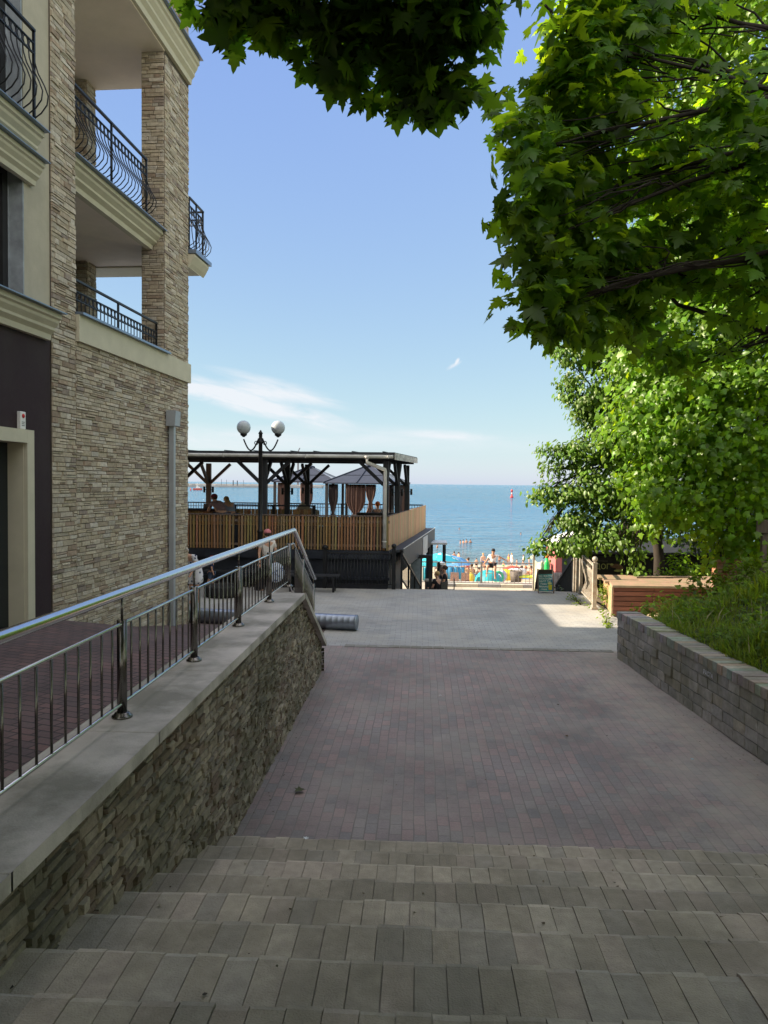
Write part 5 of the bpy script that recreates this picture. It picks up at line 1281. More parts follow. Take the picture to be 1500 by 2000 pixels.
# promenade fence, kerb, bins and the beach behind
pfz = -1.68; fy = 35.9
fe = empty('promenade_fence', (xat(943, fy), fy, pfz), label='low bar fence along the sunny promenade', cat='fence'); L = inv(fe)
M_fpaint = mat('grey_fence_paint', (.33, .33, .32), .5, .2, var=.15)
hf = zat(943, 1099, fy)-pfz
xs_ = [xat(p, fy) for p in (800, 872, 943, 1052)]
for x in xs_[1:]:
    b = MB(); b.box(x-.05, x+.05, fy-.05, fy+.05, pfz, pfz+hf+.06); b.build('post', M_fpaint, fe, local=L)
for x0, x1 in zip(xs_, xs_[1:]):
    b = MB(); b.bar((x0, fy, pfz+hf), (x1, fy, pfz+hf), .06, .05); b.bar((x0, fy, pfz+.12), (x1, fy, pfz+.12), .03); b.bar((x0, fy, pfz+hf-.22), (x1, fy, pfz+hf-.22), .03)
    n = int((x1-x0)/.17)
    for k in range(1, n):
        x = x0+(x1-x0)*k/n; zt = pfz+hf-.22 if k % 4 else pfz+hf; b.bar((x, fy, pfz+.12), (x, fy, zt), .02)
        if k % 4 == 2: b.bar((x-.17, fy, pfz+.55), (x+.17, fy, pfz+.55), .02)
    b.build('panel', M_fpaint, fe, local=L)
kb = MB(); x = xat(850, 35.2); k = 0
kr = None
while x < xat(1050, 35.2):
    l = 1.02; b = MB(); b.box(0, l-.01, 0, .28, 0, .15)
    o = b.build('kerb_stone', mat('grey_kerb', (.30, .30, .31), .8, var=.12) if k % 2 == 0 else mat('pale_kerb', (.52, .48, .40), .8, var=.1), None, bevel=.015); o.location = (x, 35.2, -1.68)
    tag(o, ['grey painted kerb stone nearest the seated pair in black', 'pale kerb stone under the teal tent', 'grey kerb stone below the fence sitter', 'pale kerb stone right of the fence sitter', 'last kerb stone before the fence gate'][min(4, k)], 'kerb', 'kerb stones along the promenade'); x += l; k += 1
gt = empty('fence_gate', (xat(1048, 34.5), 34.5, pfz), label='pale boarded gate panel with a slanted top by the promenade', cat='gate'); L = inv(gt)
x0 = xat(1046, 34.5); x1 = xat(1063, 33.6)
b = MB(); b.prism([(x0, 34.6, pfz), (x1, 33.8, pfz), (x1, 33.8, zat(1063, 1108, 33.8)), (x0, 34.6, zat(1046, 1092, 34.6))], (0, 0, 0), (0, .05, 0)); b.build('panel', mat('pale_board_paint', (.42, .42, .36), .7, dirt=(.4, .36, .1), dscale=2), gt, local=L)
for xx, yy, pyy in ((x0, 34.55, 1087), (x1, 33.75, 1100)):
    b = MB(); b.box(xx-.05, xx+.05, yy-.05, yy+.05, pfz, zat(1050, pyy, yy)); b.ball((xx, yy, zat(1050, pyy, yy)+.05), .07, 10); b.build('post', M_grille, gt, local=L)
bi = empty('litter_bin', (xat(1066, 34.9), 34.9, pfz), label='cream litter bin beside the promenade gate', cat='bin')
zt = zat(1066, 1098, 34.9)-pfz
b = MB(); b.lathe([(.20, 0), (.27, zt-.12), (.29, zt-.1), (.29, zt-.03)], n=16); b.build('drum', mat('cream_bin', (.48, .46, .36), .6), bi)
b = MB(); b.lathe([(.29, zt-.028), (.2, zt), (.02, zt+.01)], n=16); b.build('lid', M_grille, bi)
# canopy stand with a metal urn
cs = empty('canopy_stand', (xat(856, 32.5), 32.5, pfz), label='small flat-roofed stand on black posts by the promenade', cat='stand'); L = inv(cs)
zt = zat(856, 1060, 32.5); xa, xb = xat(842, 32.5), xat(872, 32.5)
b = MB(); b.box(xa-.06, xb+.06, 32.2, 33.6, zt-.06, zt+.02); b.build('roof', mat('pale_roof_sheet', (.5, .52, .55), .4), cs, local=L)
for x, y in ((xa+.03, 32.3), (xb-.03, 32.3), (xa+.1, 33.5), (xb-.06, 33.5)):
    b = MB(); b.box(x-.035, x+.035, y-.035, y+.035, pfz, zt-.06); b.build('post', M_iron, cs, local=L)
tb = empty('serving_table', (xat(855, 31.6), 31.6, pfz), label='plain serving table in front of the canopy stand', cat='table')
b = MB(); b.box(-.5, .45, -.3, .3, .72, .77); b.build('tabletop', M_beige, tb)
for sx in (-.45, .4):
    for sy in (-.25, .25):
        b = MB(); b.box(sx-.025, sx+.025, sy-.025, sy+.025, 0, .72); b.build('leg', M_oldpost, tb)
ur = empty('metal_urn', (xat(864, 31.5), 31.5, pfz+.772), label='shiny metal urn with domed lid on the serving table', cat='urn')
zu = zat(864, 1096, 31.5)-(pfz+.772); zl = zat(864, 1109, 31.5)
b = MB(); hh = max(.35, zu-.1); b.lathe([(.17, 0), (.185, .03), (.185, hh-.03), (.19, hh)], n=20); b.build('drum', M_steel, ur)
b = MB(); b.lathe([(.19, hh+.002), (.14, hh+.06), (.03, hh+.09), (.03, hh+.12)], n=20); b.build('lid', M_steel, ur)
# umbrellas, tents, towels, chairs on the sand
def umbrella(px, py, Y, w, label, c, dots=False):
    z0 = shore_z(Y); x = xat(px, Y); zt = zat(px, py, Y)-z0
    u = empty('beach_umbrella', (x, Y, z0), label=label, cat='umbrella', group='beach umbrellas')
    b = MB(); b.tube([(0, 0, 0), (0, 0, zt)], .02, 8); b.build('pole', M_white, u)
    b = MB(); n = 10; vs = [(0, 0, zt)]; 
    for rr, dz in ((.5, .14), (1.0, .48)):
        for k in range(n*2): 
            t = 2*PI*k/(n*2); q = rr*w*(1.0 if k % 2 == 0 else .95); vs.append((q*math.cos(t), q*math.sin(t), zt-dz*w*.9))
    m2 = n*2; fs = [(0, 1+k, 1+(k+1) % m2) for k in range(m2)]+[(1+k, 1+m2+k, 1+m2+(k+1) % m2, 1+(k+1) % m2) for k in range(m2)]
    b.add(vs, fs, False); o = b.build('canopy', dotted('dotted_'+label[:5], c, (.75, .8, .8), 2.2) if dots else mat('canopy_'+label[:6], c, .7), u); sm = o.modifiers.new('t', 'SOLIDIFY'); sm.thickness = .01
umbrella(862, 1079, 50, 1.35, 'turquoise beach umbrella with white dots behind the canopy stand', (.03, .36, .50), True)
umbrella(884, 1084, 56, 1.5, 'plain blue beach umbrella half behind the dotted one', (.10, .27, .52))
umbrella(838, 1090, 46, 1.0, 'turquoise umbrella low beside the cafe door', (.03, .35, .42))
def windbreak(px0, px1, py, Y, h, label, c):
    z0 = shore_z(Y); z1 = zat(px0, py, Y); x0, x1 = xat(px0, Y), xat(px1, Y)
    o = empty('wind_screen', ((x0+x1)/2, Y, z0), label=label, cat='screen', group='wind screens on the sand')
    b = MB(); n = 12; w = x1-x0
    vs = [( -w/2+w*k/(n-1), .12*math.sin(k*1.9), zz) for zz in (z1-z0-h, z1-z0) for k in range(n)]
    b.add(vs, [(k, k+1, k+1+n, k+n) for k in range(n-1)], True); q = b.build('fabric', mat('fabric_'+label[:7], c, .8, var=.3, scale=2), o); sm = q.modifiers.new('t', 'SOLIDIFY'); sm.thickness = .01
    b = MB()
    for k in (0, .5, 1): b.tube([(-w/2+w*k, 0.02, 0), (-w/2+w*k, .02, z1-z0+.08)], .018, 6)
    b.build('stake', M_oldpost, o)
windbreak(873, 910, 1106, 44, .75, 'blue patterned wind screen behind the woven chairs', (.06, .30, .55))
windbreak(828, 843, 1108, 42, .9, 'turquoise wind screen seen through the cafe door frame', (.04, .34, .45))
windbreak(852, 886, 1099, 58, .5, 'pink and blue wind screen under the umbrellas', (.45, .30, .38))
tn = empty('beach_tent', (xat(957, 43.5), 43.5, shore_z(43.5)), R(6), label='teal dome beach tent behind the fence post', cat='tent')
zt = zat(957, 1113, 43.5)-shore_z(43.5); wl = (xat(985, 43.5)-xat(930, 43.5))/2
b = MB(); vs = []; n = 14; m_ = 8
for i in range(m_+1):
    for k in range(n+1):
        t = PI*k/n; a = (i/m_-.5)*PI*.92; q = math.sin(t)
        vs.append((-wl*math.cos(t)*(1.0), math.sin(a)*.9*q, zt*q*math.cos(a)**.6 if abs(a) < PI/2 else 0))
b.add(vs, [(i*(n+1)+k, i*(n+1)+k+1, (i+1)*(n+1)+k+1, (i+1)*(n+1)+k) for i in range(m_) for k in range(n)], True); b.build('shell', mat('teal_nylon', (.02, .30, .36), .5, var=.15), tn)
b = MB(); b.tube([(-wl*math.cos(PI*k/12)*.75, -.55, zt*math.sin(PI*k/12)*.8) for k in range(5, 10)], .05, 6); b.build('yellow_edge', mat('yellow_nylon', (.55, .55, .03), .5), tn)
def woven_chair(px, py, Y, label):
    z0 = pfz if Y < 37 else shore_z(Y); zt = zat(px, py, Y)-z0; c = empty('woven_chair', (xat(px, Y), Y, z0), R(175), label, 'chair', 'woven chairs on the sand')
    M_w = mat('brown_weave', (.22, .13, .10), .8, var=.5, scale=30)
    b = MB(); b.prism([(-.21, -.2, .35), (.21, -.2, .35), (.19, -.34, zt), (-.19, -.34, zt)], (0, 0, 0), (0, .06, 0)); b.build('backrest', M_w, c, bevel=.02)
    b = MB(); b.box(-.21, .21, -.19, .26, .33, .42); b.build('seat', M_w, c, bevel=.02)
    for sx in (-.18, .18):
        for sy in (-.16, .22):
            b = MB(); b.bar((sx, sy, 0), (sx, sy, .33), .05); b.build('leg', M_oldpost, c)
woven_chair(890, 1120, 40.0, 'rounded woven chair nearer the seated pair in black')
woven_chair(911, 1121, 40.2, 'square woven chair left of the teal tent')
def flatthing(name, px, py, Y, w, h, d, c, label, cat, shape='box'):
    z0 = shore_z(Y); z = zat(px, py, Y); b = MB(); H_ = max(.12, min(h, z-z0+.02))
    if shape == 'bag': b.ball((0, 0, H_*.5), .5, 12, (w, d, H_)); b.tube([(-w*.2, 0, H_*.9), (0, 0, H_*1.25), (w*.2, 0, H_*.9)], .015, 6)
    elif shape == 'basket':
        b.lathe([(w*.38, 0), (w*.5, H_), (w*.46, H_), (w*.35, .03)], n=14); b.tube([(-w*.45, 0, H_), (0, 0, H_+.25), (w*.45, 0, H_)], .02, 6)
    elif shape == 'ring': b.tube([(w*.4*math.cos(2*PI*k/16), .05*math.sin(4*PI*k/16), H_*.5+w*.4*math.sin(2*PI*k/16)) for k in range(16)], w*.13, 8, closed=True)
    elif shape == 'pillow':
        b.ball((0, 0, H_*.5), .5, 14, (w, d, H_)); b.ball((w*.25, 0, H_*.7), .25, 10, (w, d, H_))
    o = b.build(name, mat('tint_'+name+label[:6].replace(' ', ''), c, .7, var=.25, scale=6)); o.location = (xat(px, Y), Y, z-H_); tag(o, label, cat)
flatthing('inflatable_float', 993, 1112, 48, 1.4, .8, .6, (.65, .50, .03), 'yellow inflatable float behind the promenade fence', 'float', 'pillow')
flatthing('inflatable_float', 1003, 1105, 50, 1.1, .5, .5, (.6, .08, .05), 'red inflatable float beside the yellow one', 'float', 'pillow')
flatthing('beach_bag', 984, 1113, 46, .55, .9, .4, (.40, .38, .62), 'lilac beach bag right of the fence sitter', 'bag', 'bag')
flatthing('swim_ring', 976, 1117, 45, .7, .6, .3, (.05, .45, .25), 'green swim ring by the sitter shin', 'swim ring', 'ring')
flatthing('beach_basket', 1011, 1115, 44, .75, .8, .5, (.12, .10, .09), 'dark beach basket on the sand beyond the fence', 'basket', 'basket')
flatthing('beach_bag', 1012, 1109, 49, 1.3, .5, .5, (.62, .62, .66), 'white bundle of towels above the dark basket', 'bag', 'pillow')
flatthing('beach_bag', 922, 1118, 43, .5, .8, .4, (.60, .45, .06), 'yellow bag beside the square woven chair', 'bag', 'bag')
flatthing('towel', 1033, 1123, 44, 1.6, .18, .8, (.55, .60, .05), 'lime towel spread near the gate', 'towel', 'pillow')
flatthing('towel', 935, 1122, 44, 1.0, .2, .7, (.05, .07, .20), 'dark blue towel heap left of the tent', 'towel', 'pillow')
# red hut and a green inflatable stand on the right of the promenade
hx = xat(1088, 34); rh = empty('beach_hut', (hx, 34, pfz), label='pinkish red hut with a white roof behind the hanging branches', cat='hut'); L = inv(rh)
zt = zat(1095, 1052, 34); b = MB(); b.box(hx, hx+2.6, 34, 36.5, pfz, zt-.35); b.build('wall', mat('pink_red_paint', (.42, .13, .13), .7, var=.1), rh, local=L)
b = MB(); b.prism([(hx-.2, 33.8, zt-.35), (hx+2.8, 33.8, zt-.35), (hx+2.8, 33.8, zt-.25), (hx+1.3, 33.8, zt+.25), (hx-.2, 33.8, zt-.25)], (0, 0, 0), (0, 2.9, 0)); b.build('roof', M_white, rh, local=L)
b = MB(); b.box(hx+.3, hx+1.6, 33.97, 34.0, pfz+1.1, pfz+1.9); b.build('hatch', M_glass_dark, rh, local=L)
gi = empty('inflatable_figure', (xat(1071, 33.5), 33.5, pfz), label='bright green inflatable column toy standing before the red hut', cat='inflatable')
zt = zat(1071, 1090, 33.5)-pfz
b = MB(); b.lathe([(.09, 0), (.13, .25), (.09, .6), (.13, .9), (.10, zt-.2), (.06, zt)], n=14); b.build('body', mat('bright_green_vinyl', (.03, .52, .12), .35), gi)
b = MB(); b.ball((0, 0, zt+.08), .10, 12); b.build('top', mat('orange_vinyl', (.6, .25, .05), .4), gi)
wr = empty('cloth_rack', (xat(1094, 30.5), 30.5, pfz), label='pale grey cloth hanging on a rack behind the sandwich board', cat='rack'); zt = zat(1094, 1117, 30.5)-pfz
b = MB(); b.tube([(-.35, 0, 0), (-.35, 0, zt), (.35, 0, zt), (.35, 0, 0)], .02, 6); b.build('frame', M_iron, wr)
curtain(wr, 0, -.05, .66, zt-.02, .2, 2.0, mat('grey_cloth', (.42, .38, .38), .85), 0, 5).name = 'cloth'

# ================================================================ far out at sea
Yb = 552; bu = empty('sea_buoy', (xat(1000, Yb), Yb, -6), label='red marker buoy standing in the sea', cat='buoy')
ht = zat(1000, 956, Yb)+6
M_buoy = mat('buoy_red', (.50, .045, .05), .5)
b = MB(); b.lathe([(.9, -.5), (1.2, .2), (1.2, .9), (.6, 1.2), (.35, ht*.6), (.3, ht*.8)], n=14); b.build('body', M_buoy, bu)
b = MB(); b.lathe([(.75, ht*.72), (.75, ht*.95), (.2, ht)], n=12); b.build('topmark', M_buoy, bu)
b = MB(); b.lathe([(.42, ht*.42), (.40, ht*.58)], n=12); b.build('white_band', M_white, bu)
Yb = 800; bo = empty('rescue_boat', (xat(386, Yb), Yb, -6), R(8), label='red and white rescue boat off the breakwater', cat='boat')
sc_ = (xat(395, Yb)-xat(377, Yb))
b = MB(); l = sc_/2
hull = [(-l, .9), (-l*.8, 1.5), (0, 1.6), (l*.95, 1.6), (l, 1.0)]
b.prism([(-l, -1.4, 1.9), (-l*.92, -1.4, .0), (l*.94, -1.4, .0), (l, -1.4, 2.0)], (0, 0, 0), (0, 2.8, 0)); b.build('hull', mat('boat_red', (.5, .10, .08), .5), bo)
b = MB(); b.prism([(-l*.42, -1.0, 1.95), (l*.55, -1.0, 1.95), (l*.45, -1.0, 3.6), (l*.05, -1.0, 3.7), (l*.0, -1.0, 5.0), (-l*.22, -1.0, 5.0), (-l*.28, -1.0, 3.6)], (0, 0, 0), (0, 2.0, 0)); b.build('cabin', M_white, bo)
b = MB(); b.tube([(-l*.1, 0, 5), (-l*.1, 0, 7.5)], .12, 6); b.tube([(-l*.4, 0, 6.2), (l*.2, 0, 6.2)], .08, 6); b.build('mast', M_white, bo)
o = MB(); Yb = 760; o.lathe([(.5, -.5), (.7, .5), (.3, 2.2), (.05, 2.6)], n=10); o = o.build('small_buoy', M_buoy); o.location = (xat(372.5, Yb), Yb, -6); tag(o, 'tiny red buoy left of the rescue boat', 'buoy')
bw_ = empty('breakwater', (xat(500, 1180), 1180, -6), label='long pale concrete breakwater far out on the horizon', cat='breakwater'); L = inv(bw_)
x0, x1 = xat(150, 1180), xat(632, 1350)
M_bw = mat('pale_breakwater', (.42, .41, .40), .9, var=.15, scale=.05)
b = MB(); b.prism([(x0, 1150, -7), (x1, 1330, -7), (x1, 1345, -7), (x0, 1165, -7)], (0, 0, 0), (0, 0, 4.2)); b.prism([(x0, 1165, -7), (x1, 1345, -7), (x1, 1350, -7), (x0, 1170, -7)], (0, 0, 0), (0, 0, 6.5)); b.build('mole', M_bw, bw_, local=L)
rd = random.Random(2); b = MB()
for k in range(46):
    t = rd.random(); x = x0+(x1-x0)*t; y = 1158+180*t; b.box(x, x+rd.uniform(3, 14), y, y+3, -2.9, -2.9+rd.uniform(.8, 2.6))
b.build('stores', M_bw, bw_, local=L)
for px, tall in ((380.5, 945), (408.5, 930.5), (432.5, 935.5), (442.5, 937), (455.5, 938), (463.5, 938.5), (475.5, 937.5), (539, 939)):
    Y = 1230; b = MB(); b.bar((xat(px, Y), Y, -3), (xat(px, Y), Y, zat(px, tall, Y)), 1.3 if px in (455.5, 463.5) else .5); b.build('mast', mat('dark_mast', (.12, .12, .13), .7), bw_, local=L)
Y = 1400; cr = empty('harbour_crane', (xat(583, Y), Y, -6), label='tiny harbour crane showing above the pergola roof', cat='crane'); L = inv(cr)
xx = xat(582, Y); zt = zat(583, 878, Y)
b = MB(); b.bar((xx, Y, -6), (xx, Y, zt-10), 3.0); b.build('tower', mat('crane_grey', (.25, .22, .22), .7), cr, local=L)
b = MB(); b.bar((xx-4, Y, zt-12), (xx+3, Y, zt+3), 1.6); b.bar((xx+1, Y, zt-11), (xx+6, Y, zt-4), 1.4); b.build('jib', MATS['crane_grey'], cr, local=L)

# ================================================================ litter and fallen leaves on the steps
M_dry = mat('dry_leaf', (.10, .065, .04), .8, var=.4, scale=40); M_lit = mat('paper_litter', (.6, .63, .66), .6)
LEAF5 = [(0, -.5), (.18, -.32), (.5, -.3), (.36, -.05), (.55, .22), (.26, .2), (.0, .55), (-.26, .2), (-.55, .22), (-.36, -.05), (-.5, -.3), (-.18, -.32)]
def step_z(y):
    if y > 6.03: return .012
    return .165*(int((6.03-y)/.517)+1)+.014
def fallen(px, py, size, label, m_=None, curl=.3, name='fallen_leaf', cat='leaf'):
    p = gnd(px, py, 0)
    for _ in range(12): p = gnd(px, py, step_z(p.y))
    z = step_z(p.y) if p.y < 6.03 else 0.018; a = random.uniform(0, 6); b = MB()
    vs = [(size*(x*math.cos(a)-y*math.sin(a)), size*(x*math.sin(a)+y*math.cos(a)), .006+size*curl*(abs(x)**1.5)+random.uniform(0, .006)) for x, y in LEAF5]
    b.add([(0, 0, .004)]+vs, [(0, 1+k, 1+(k+1) % 12) for k in range(12)]); o = b.build(name, m_ or M_dry); o.location = (p.x, p.y, z); tag(o, label, cat)
fallen(404, 1910, .10, 'crumpled brown leaf on the near steps'); fallen(428, 1908, .06, 'grey-green leaf piece touching the crumpled brown leaf', mat('grey_leaf', (.10, .11, .09), .8))
fallen(585, 1845-0, .05, 'small pale leaf in the middle of the steps', mat('pale_leaf', (.25, .23, .17), .8)); fallen(266, 1794, .055, 'dark leaf against the stone wall on the steps')
fallen(345, 1768, .05, 'mottled leaf on the step beside the dark one'); fallen(487, 1736, .03, 'pale pebble-like scrap on the upper course', M_lit, name='litter', cat='litter')
fallen(598, 1640, .05, 'bright white paper scrap on the red paving by the wall', M_lit, name='litter', cat='litter'); fallen(727, 1656, .07, 'dark twisted leaf at the foot of the steps'); fallen(948, 1685, .06, 'pale stalk scrap at the top edge of the paving', M_lit, name='litter', cat='litter')
fallen(960, 1665, .025, 'tiny white scrap at the step edge', M_lit, name='litter', cat='litter'); fallen(585, 1546, .11, 'green-brown leaf tuft beside the stone wall', mat('olive_leaf', (.07, .075, .035), .8)); fallen(1352, 1485, .035, 'tiny pale blue scrap on the sandy paving', mat('blue_scrap', (.3, .55, .65), .6), name='litter', cat='litter')
fallen(1107, 1440, .05, 'dry leaf on the right of the paving'); fallen(1090, 1378, .035, 'tiny dark pebble-like leaf in mid paving'); fallen(860, 1360, .04, 'white scrap in the middle of the red paving', M_lit, name='litter', cat='litter'); fallen(1255, 1750, .07, 'dark leaf on the right of the steps'); fallen(1330, 1712, .06, 'dark sprig on the right of the top step')

# crumbs of leaves, bark and grit lying on the steps and along the wall feet
b = MB(); rd = random.Random(77)
for k in range(420):
    if k < 110: x, y = rd.uniform(-1.5, 3.8), rd.uniform(2.3, 6.4)
    elif k < 190: x, y = -1.5+abs(rd.gauss(0, .12)), rd.uniform(6, 12.2)
    elif k < 330: y = rd.uniform(6, 13.4); x = 3.5+(13.57-y)*.0642-abs(rd.gauss(.02, .22))
    else: x, y = rd.uniform(-1.4, 3.6), rd.uniform(6.2, 14)
    z = step_z(y) if y < 6.03 else wav(x, y)+.003; s_ = rd.uniform(.004, .013); a = rd.uniform(0, 6); e_ = rd.uniform(.25, 1)
    c_ = rd.choice([(.10, .07, .04), (.07, .07, .035), (.16, .12, .07), (.05, .04, .03), (.30, .26, .20)])
    P_ = [(s_*math.cos(a+t)*(1 if i % 2 else e_), s_*math.sin(a+t)*(1 if i % 2 else e_)) for i, t in enumerate((0, 1.3, 2.6, 3.8, 5.1))]
    b.add([(x+u, y+v, z+.004+rd.uniform(0, .006)) for u, v in P_], [(0, 1, 2, 3, 4)], col=c_)
tag(b.build('leaf_crumbs', mat('leaf_crumb', (1, 1, 1), .9, attr=True)), 'crumbs of dry leaves and grit scattered over the paving', 'litter', kind='stuff')
# ================================================================ foliage
MAPLE_L = [(0, 0), (.10, .02), (.30, -.12), (.34, -.02), (.56, -.02), (.45, .12), (.62, .30), (.46, .30), (.60, .52), (.38, .46), (.26, .42), (.30, .62), (.16, .66), (.10, .84), (0, 1.0)]
def leaf_template(kind):
    if kind == 'maple':
        L_ = MAPLE_L; pts = L_ + [(-x, y) for x, y in reversed(L_[1:-1])]
        c = (0, .33)
    elif kind == 'maple_small':
        L_ = [(0, 0), (.32, -.06), (.30, .12), (.62, .32), (.34, .42), (.26, .62), (0, 1.0)]; pts = L_ + [(-x, y) for x, y in reversed(L_[1:-1])]; c = (0, .33)
    elif kind == 'oval':
        pts = [(0, 0), (.30, .25), (.28, .58), (0, 1.0), (-.28, .58), (-.30, .25)]; c = (0, .42)
    elif kind == 'blade':
        pts = [(-.035, 0), (.035, 0), (.028, .5), (0, 1), (-.028, .5)]; c = None
    v = np.array([c]+pts if c else pts, np.float32); n = len(pts)
    if c: tris = [(0, 1+k, 1+(k+1) % n) for k in range(n)]
    else: tris = [(0, 1, 2), (0, 2, 4), (2, 3, 4)]
    z = -.22*np.abs(v[:, 0]) - .18*(v[:, 1]-.35)**2
    if kind == 'blade': z = .35*v[:, 1]**2
    return np.column_stack([v, z]).astype(np.float32), np.array(tris, np.int32)
def leaves(name, P, Nn, Tt, size, kind, m_, parent, cols, origin=(0, 0, 0)):
    v, tr_ = leaf_template(kind); k = len(v); n = len(P)
    Nn = Nn/np.linalg.norm(Nn, axis=1, keepdims=True)
    Tt = Tt-Nn*np.sum(Tt*Nn, axis=1, keepdims=True); Tt = Tt/np.maximum(1e-6, np.linalg.norm(Tt, axis=1, keepdims=True)); B = np.cross(Tt, Nn)
    cur = rng.uniform(.2, 2.6, n).astype(np.float32)
    V = (P[:, None, :]-np.array(origin)[None, None, :] + size[:, None, None]*(v[None, :, 0, None]*B[:, None, :] + v[None, :, 1, None]*Tt[:, None, :] + (v[None, :, 2, None]*cur[:, None, None])*Nn[:, None, :])).astype(np.float32)
    Tn = (tr_[None, :, :] + (np.arange(n)*k)[:, None, None]).reshape(-1, 3).astype(np.int32)
    me = bpy.data.meshes.new(name); me.vertices.add(n*k); me.vertices.foreach_set('co', V.ravel())
    nf = len(Tn); me.loops.add(nf*3); me.loops.foreach_set('vertex_index', Tn.ravel()); me.polygons.add(nf); me.polygons.foreach_set('loop_start', np.arange(0, nf*3, 3, dtype=np.int32))
    a = me.color_attributes.new('Col', 'FLOAT_COLOR', 'POINT'); c4 = np.ones((n, k, 4), np.float32); c4[:, :, :3] = cols[:, None, :]; a.data.foreach_set('color', c4.ravel())
    me.update(calc_edges=True); me.materials.append(m_)
    o = bpy.data.objects.new(name, me); COL.objects.link(o)
    if parent: o.parent = parent
    return o
def unit(n):
    d = rng.normal(size=(n, 3)); return d/np.linalg.norm(d, axis=1, keepdims=True)
def crown(blobs, dens, per, spread, size, droop=.5, shell=.45, upw=.8, face=.5, lean=(0, 0, 0)):
    """blobs: (centre, (rx,ry,rz)); twig clusters spread through each clump, leaves round each twig end"""
    Ps, Ns, Ts, Ss, Cs = [], [], [], [], []; cents = []
    for c, r_ in blobs:
        c = np.array(c); r_ = np.array(r_, float)
        ncl = max(3, int(dens*(r_[0]*r_[1]*r_[2])**(2/3)*10))
        d = unit(ncl); rad = rng.uniform(shell, 1.0, (ncl, 1))**.7
        cc = c + d*rad*r_; cents.append(cc)
        n = ncl*per
        cl = np.repeat(cc, per, axis=0); od = np.repeat(d, per, axis=0)
        off = rng.normal(size=(n, 3))*spread*np.array([1, 1, .62])
        P = cl+off
        od2 = od+off/spread*.35; od2 = od2/np.linalg.norm(od2, axis=1, keepdims=True)
        N = np.array([0, 0, upw])+np.array(lean)+od2*face+rng.normal(size=(n, 3))*.42
        T_ = od2*np.array([1, 1, .3])+rng.normal(size=(n, 3))*.5+np.array([0, 0, -droop])
        s = size*np.minimum(1.3, np.maximum(.38, rng.normal(.9, .24, n)))
        tone = np.repeat(rng.uniform(.70, 1.22, (ncl, 1)), per, axis=0)*rng.uniform(.65, 1.35, (n, 1))
        yel = rng.uniform(0, 1, (n, 1))
        C = tone*np.concatenate([.92+.28*yel, np.ones((n, 1)), .85+.2*(1-yel)], axis=1)
        Ps.append(P); Ns.append(N); Ts.append(T_); Ss.append(s); Cs.append(C)
    return [np.concatenate(q).astype(np.float32) for q in (Ps, Ns, Ts, Ss, Cs)]
def B_(px, py, Y, r_, asp=(1, 1, .8)):
    p = at(px, py, Y); return (tuple(p), (r_*asp[0], r_*asp[1], r_*asp[2]))
M_bark = mat('bark', (.030, .024, .019), .95, var=.4, scale=9, stretch=(1, 1, .25), bump=.8, bscale=18)
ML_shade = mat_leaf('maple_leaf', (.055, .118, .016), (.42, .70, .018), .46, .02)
ML_over = mat_leaf('maple_leaf_shade_tint', (.052, .112, .020), (.26, .50, .018), .46, .02)  # maple leaf with deep shade put into a darker colour
ML_lit = mat_leaf('maple_leaf_sun_tint', (.092, .195, .014), (.38, .62, .014), .45, .02)  # maple leaf with sunlight put into a brighter colour
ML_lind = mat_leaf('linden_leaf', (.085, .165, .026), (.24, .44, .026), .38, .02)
ML_weed = mat_leaf('weed_leaf', (.115, .190, .030), (.34, .50, .03), .40, .02)
ML_dark = mat_leaf('dark_shrub_leaf', (.030, .062, .018), (.06, .12, .01), .3, .05)
def limb(b, pts, r0, r1, wob=.08, seed=0):
    rd = random.Random(seed); P = [Vector(p) for p in pts]; out = []
    for i in range(len(P)-1):
        for k in range(5): out.append(P[i].lerp(P[i+1], k/5)+Vector([rd.uniform(-wob, wob) for _ in range(3)])*(1 if (i or k) else 0))
    out.append(P[-1]); n = len(out)
    b.tube(out, [r0+(r1-r0)*(i/(n-1))**.8 for i in range(n)], 7)
def tree(name, base, label, group, trunk_top, tr_r, blobs, cr, kind, m_, limbs=None, twigs=True):
    t = empty(name, base, 0, label, 'tree', group); O = Vector(base)
    b = MB(); limb(b, [O-O, Vector(trunk_top)*.5-O*.5+Vector((.05, .03, 0)), Vector(trunk_top)-O], tr_r, tr_r*.55, .03, 1)
    rd = random.Random(len(blobs)); starts = [Vector(trunk_top)-O, (Vector(trunk_top)-O)*.75, (Vector(trunk_top)-O)*.55]
    for i, (c, r_) in enumerate(blobs):
        if name == 'maple_tree' and trunk_top[1] in (7.8, -1.4) and (i % 3 or (trunk_top[1] == -1.4 and c[1] > 3)): continue
        c = Vector(c)-O; s = rd.choice(starts); mid = s.lerp(c, .5)+Vector((0, 0, .12*(c-s).length))
        limb(b, [s, mid, c], min(tr_r*.30, .014+.010*(c-s).length), .010, .05, i)
        if twigs:
            for k in range(5):
                d = Vector(unit(1)[0]); e = c+Vector((d.x*r_[0], d.y*r_[1], d.z*r_[2]))*.9; limb(b, [mid.lerp(c, rd.uniform(.4, 1)), mid.lerp(e, .7)+Vector((0, 0, .05)), e], .012, .004, .03, i*7+k)
    if limbs:
        for (p, q, r_) in limbs: limb(b, [Vector(p)-O, (Vector(p)+Vector(q))/2-O+Vector((0, 0, -.1)), Vector(q)-O], r_, .012, .05, 3)
    b.build('trunk', M_bark, t)
    P, N, Tt, S, C = cr
    leaves('crown', P, N, Tt, S, kind, m_, t, C, origin=base)
    return t
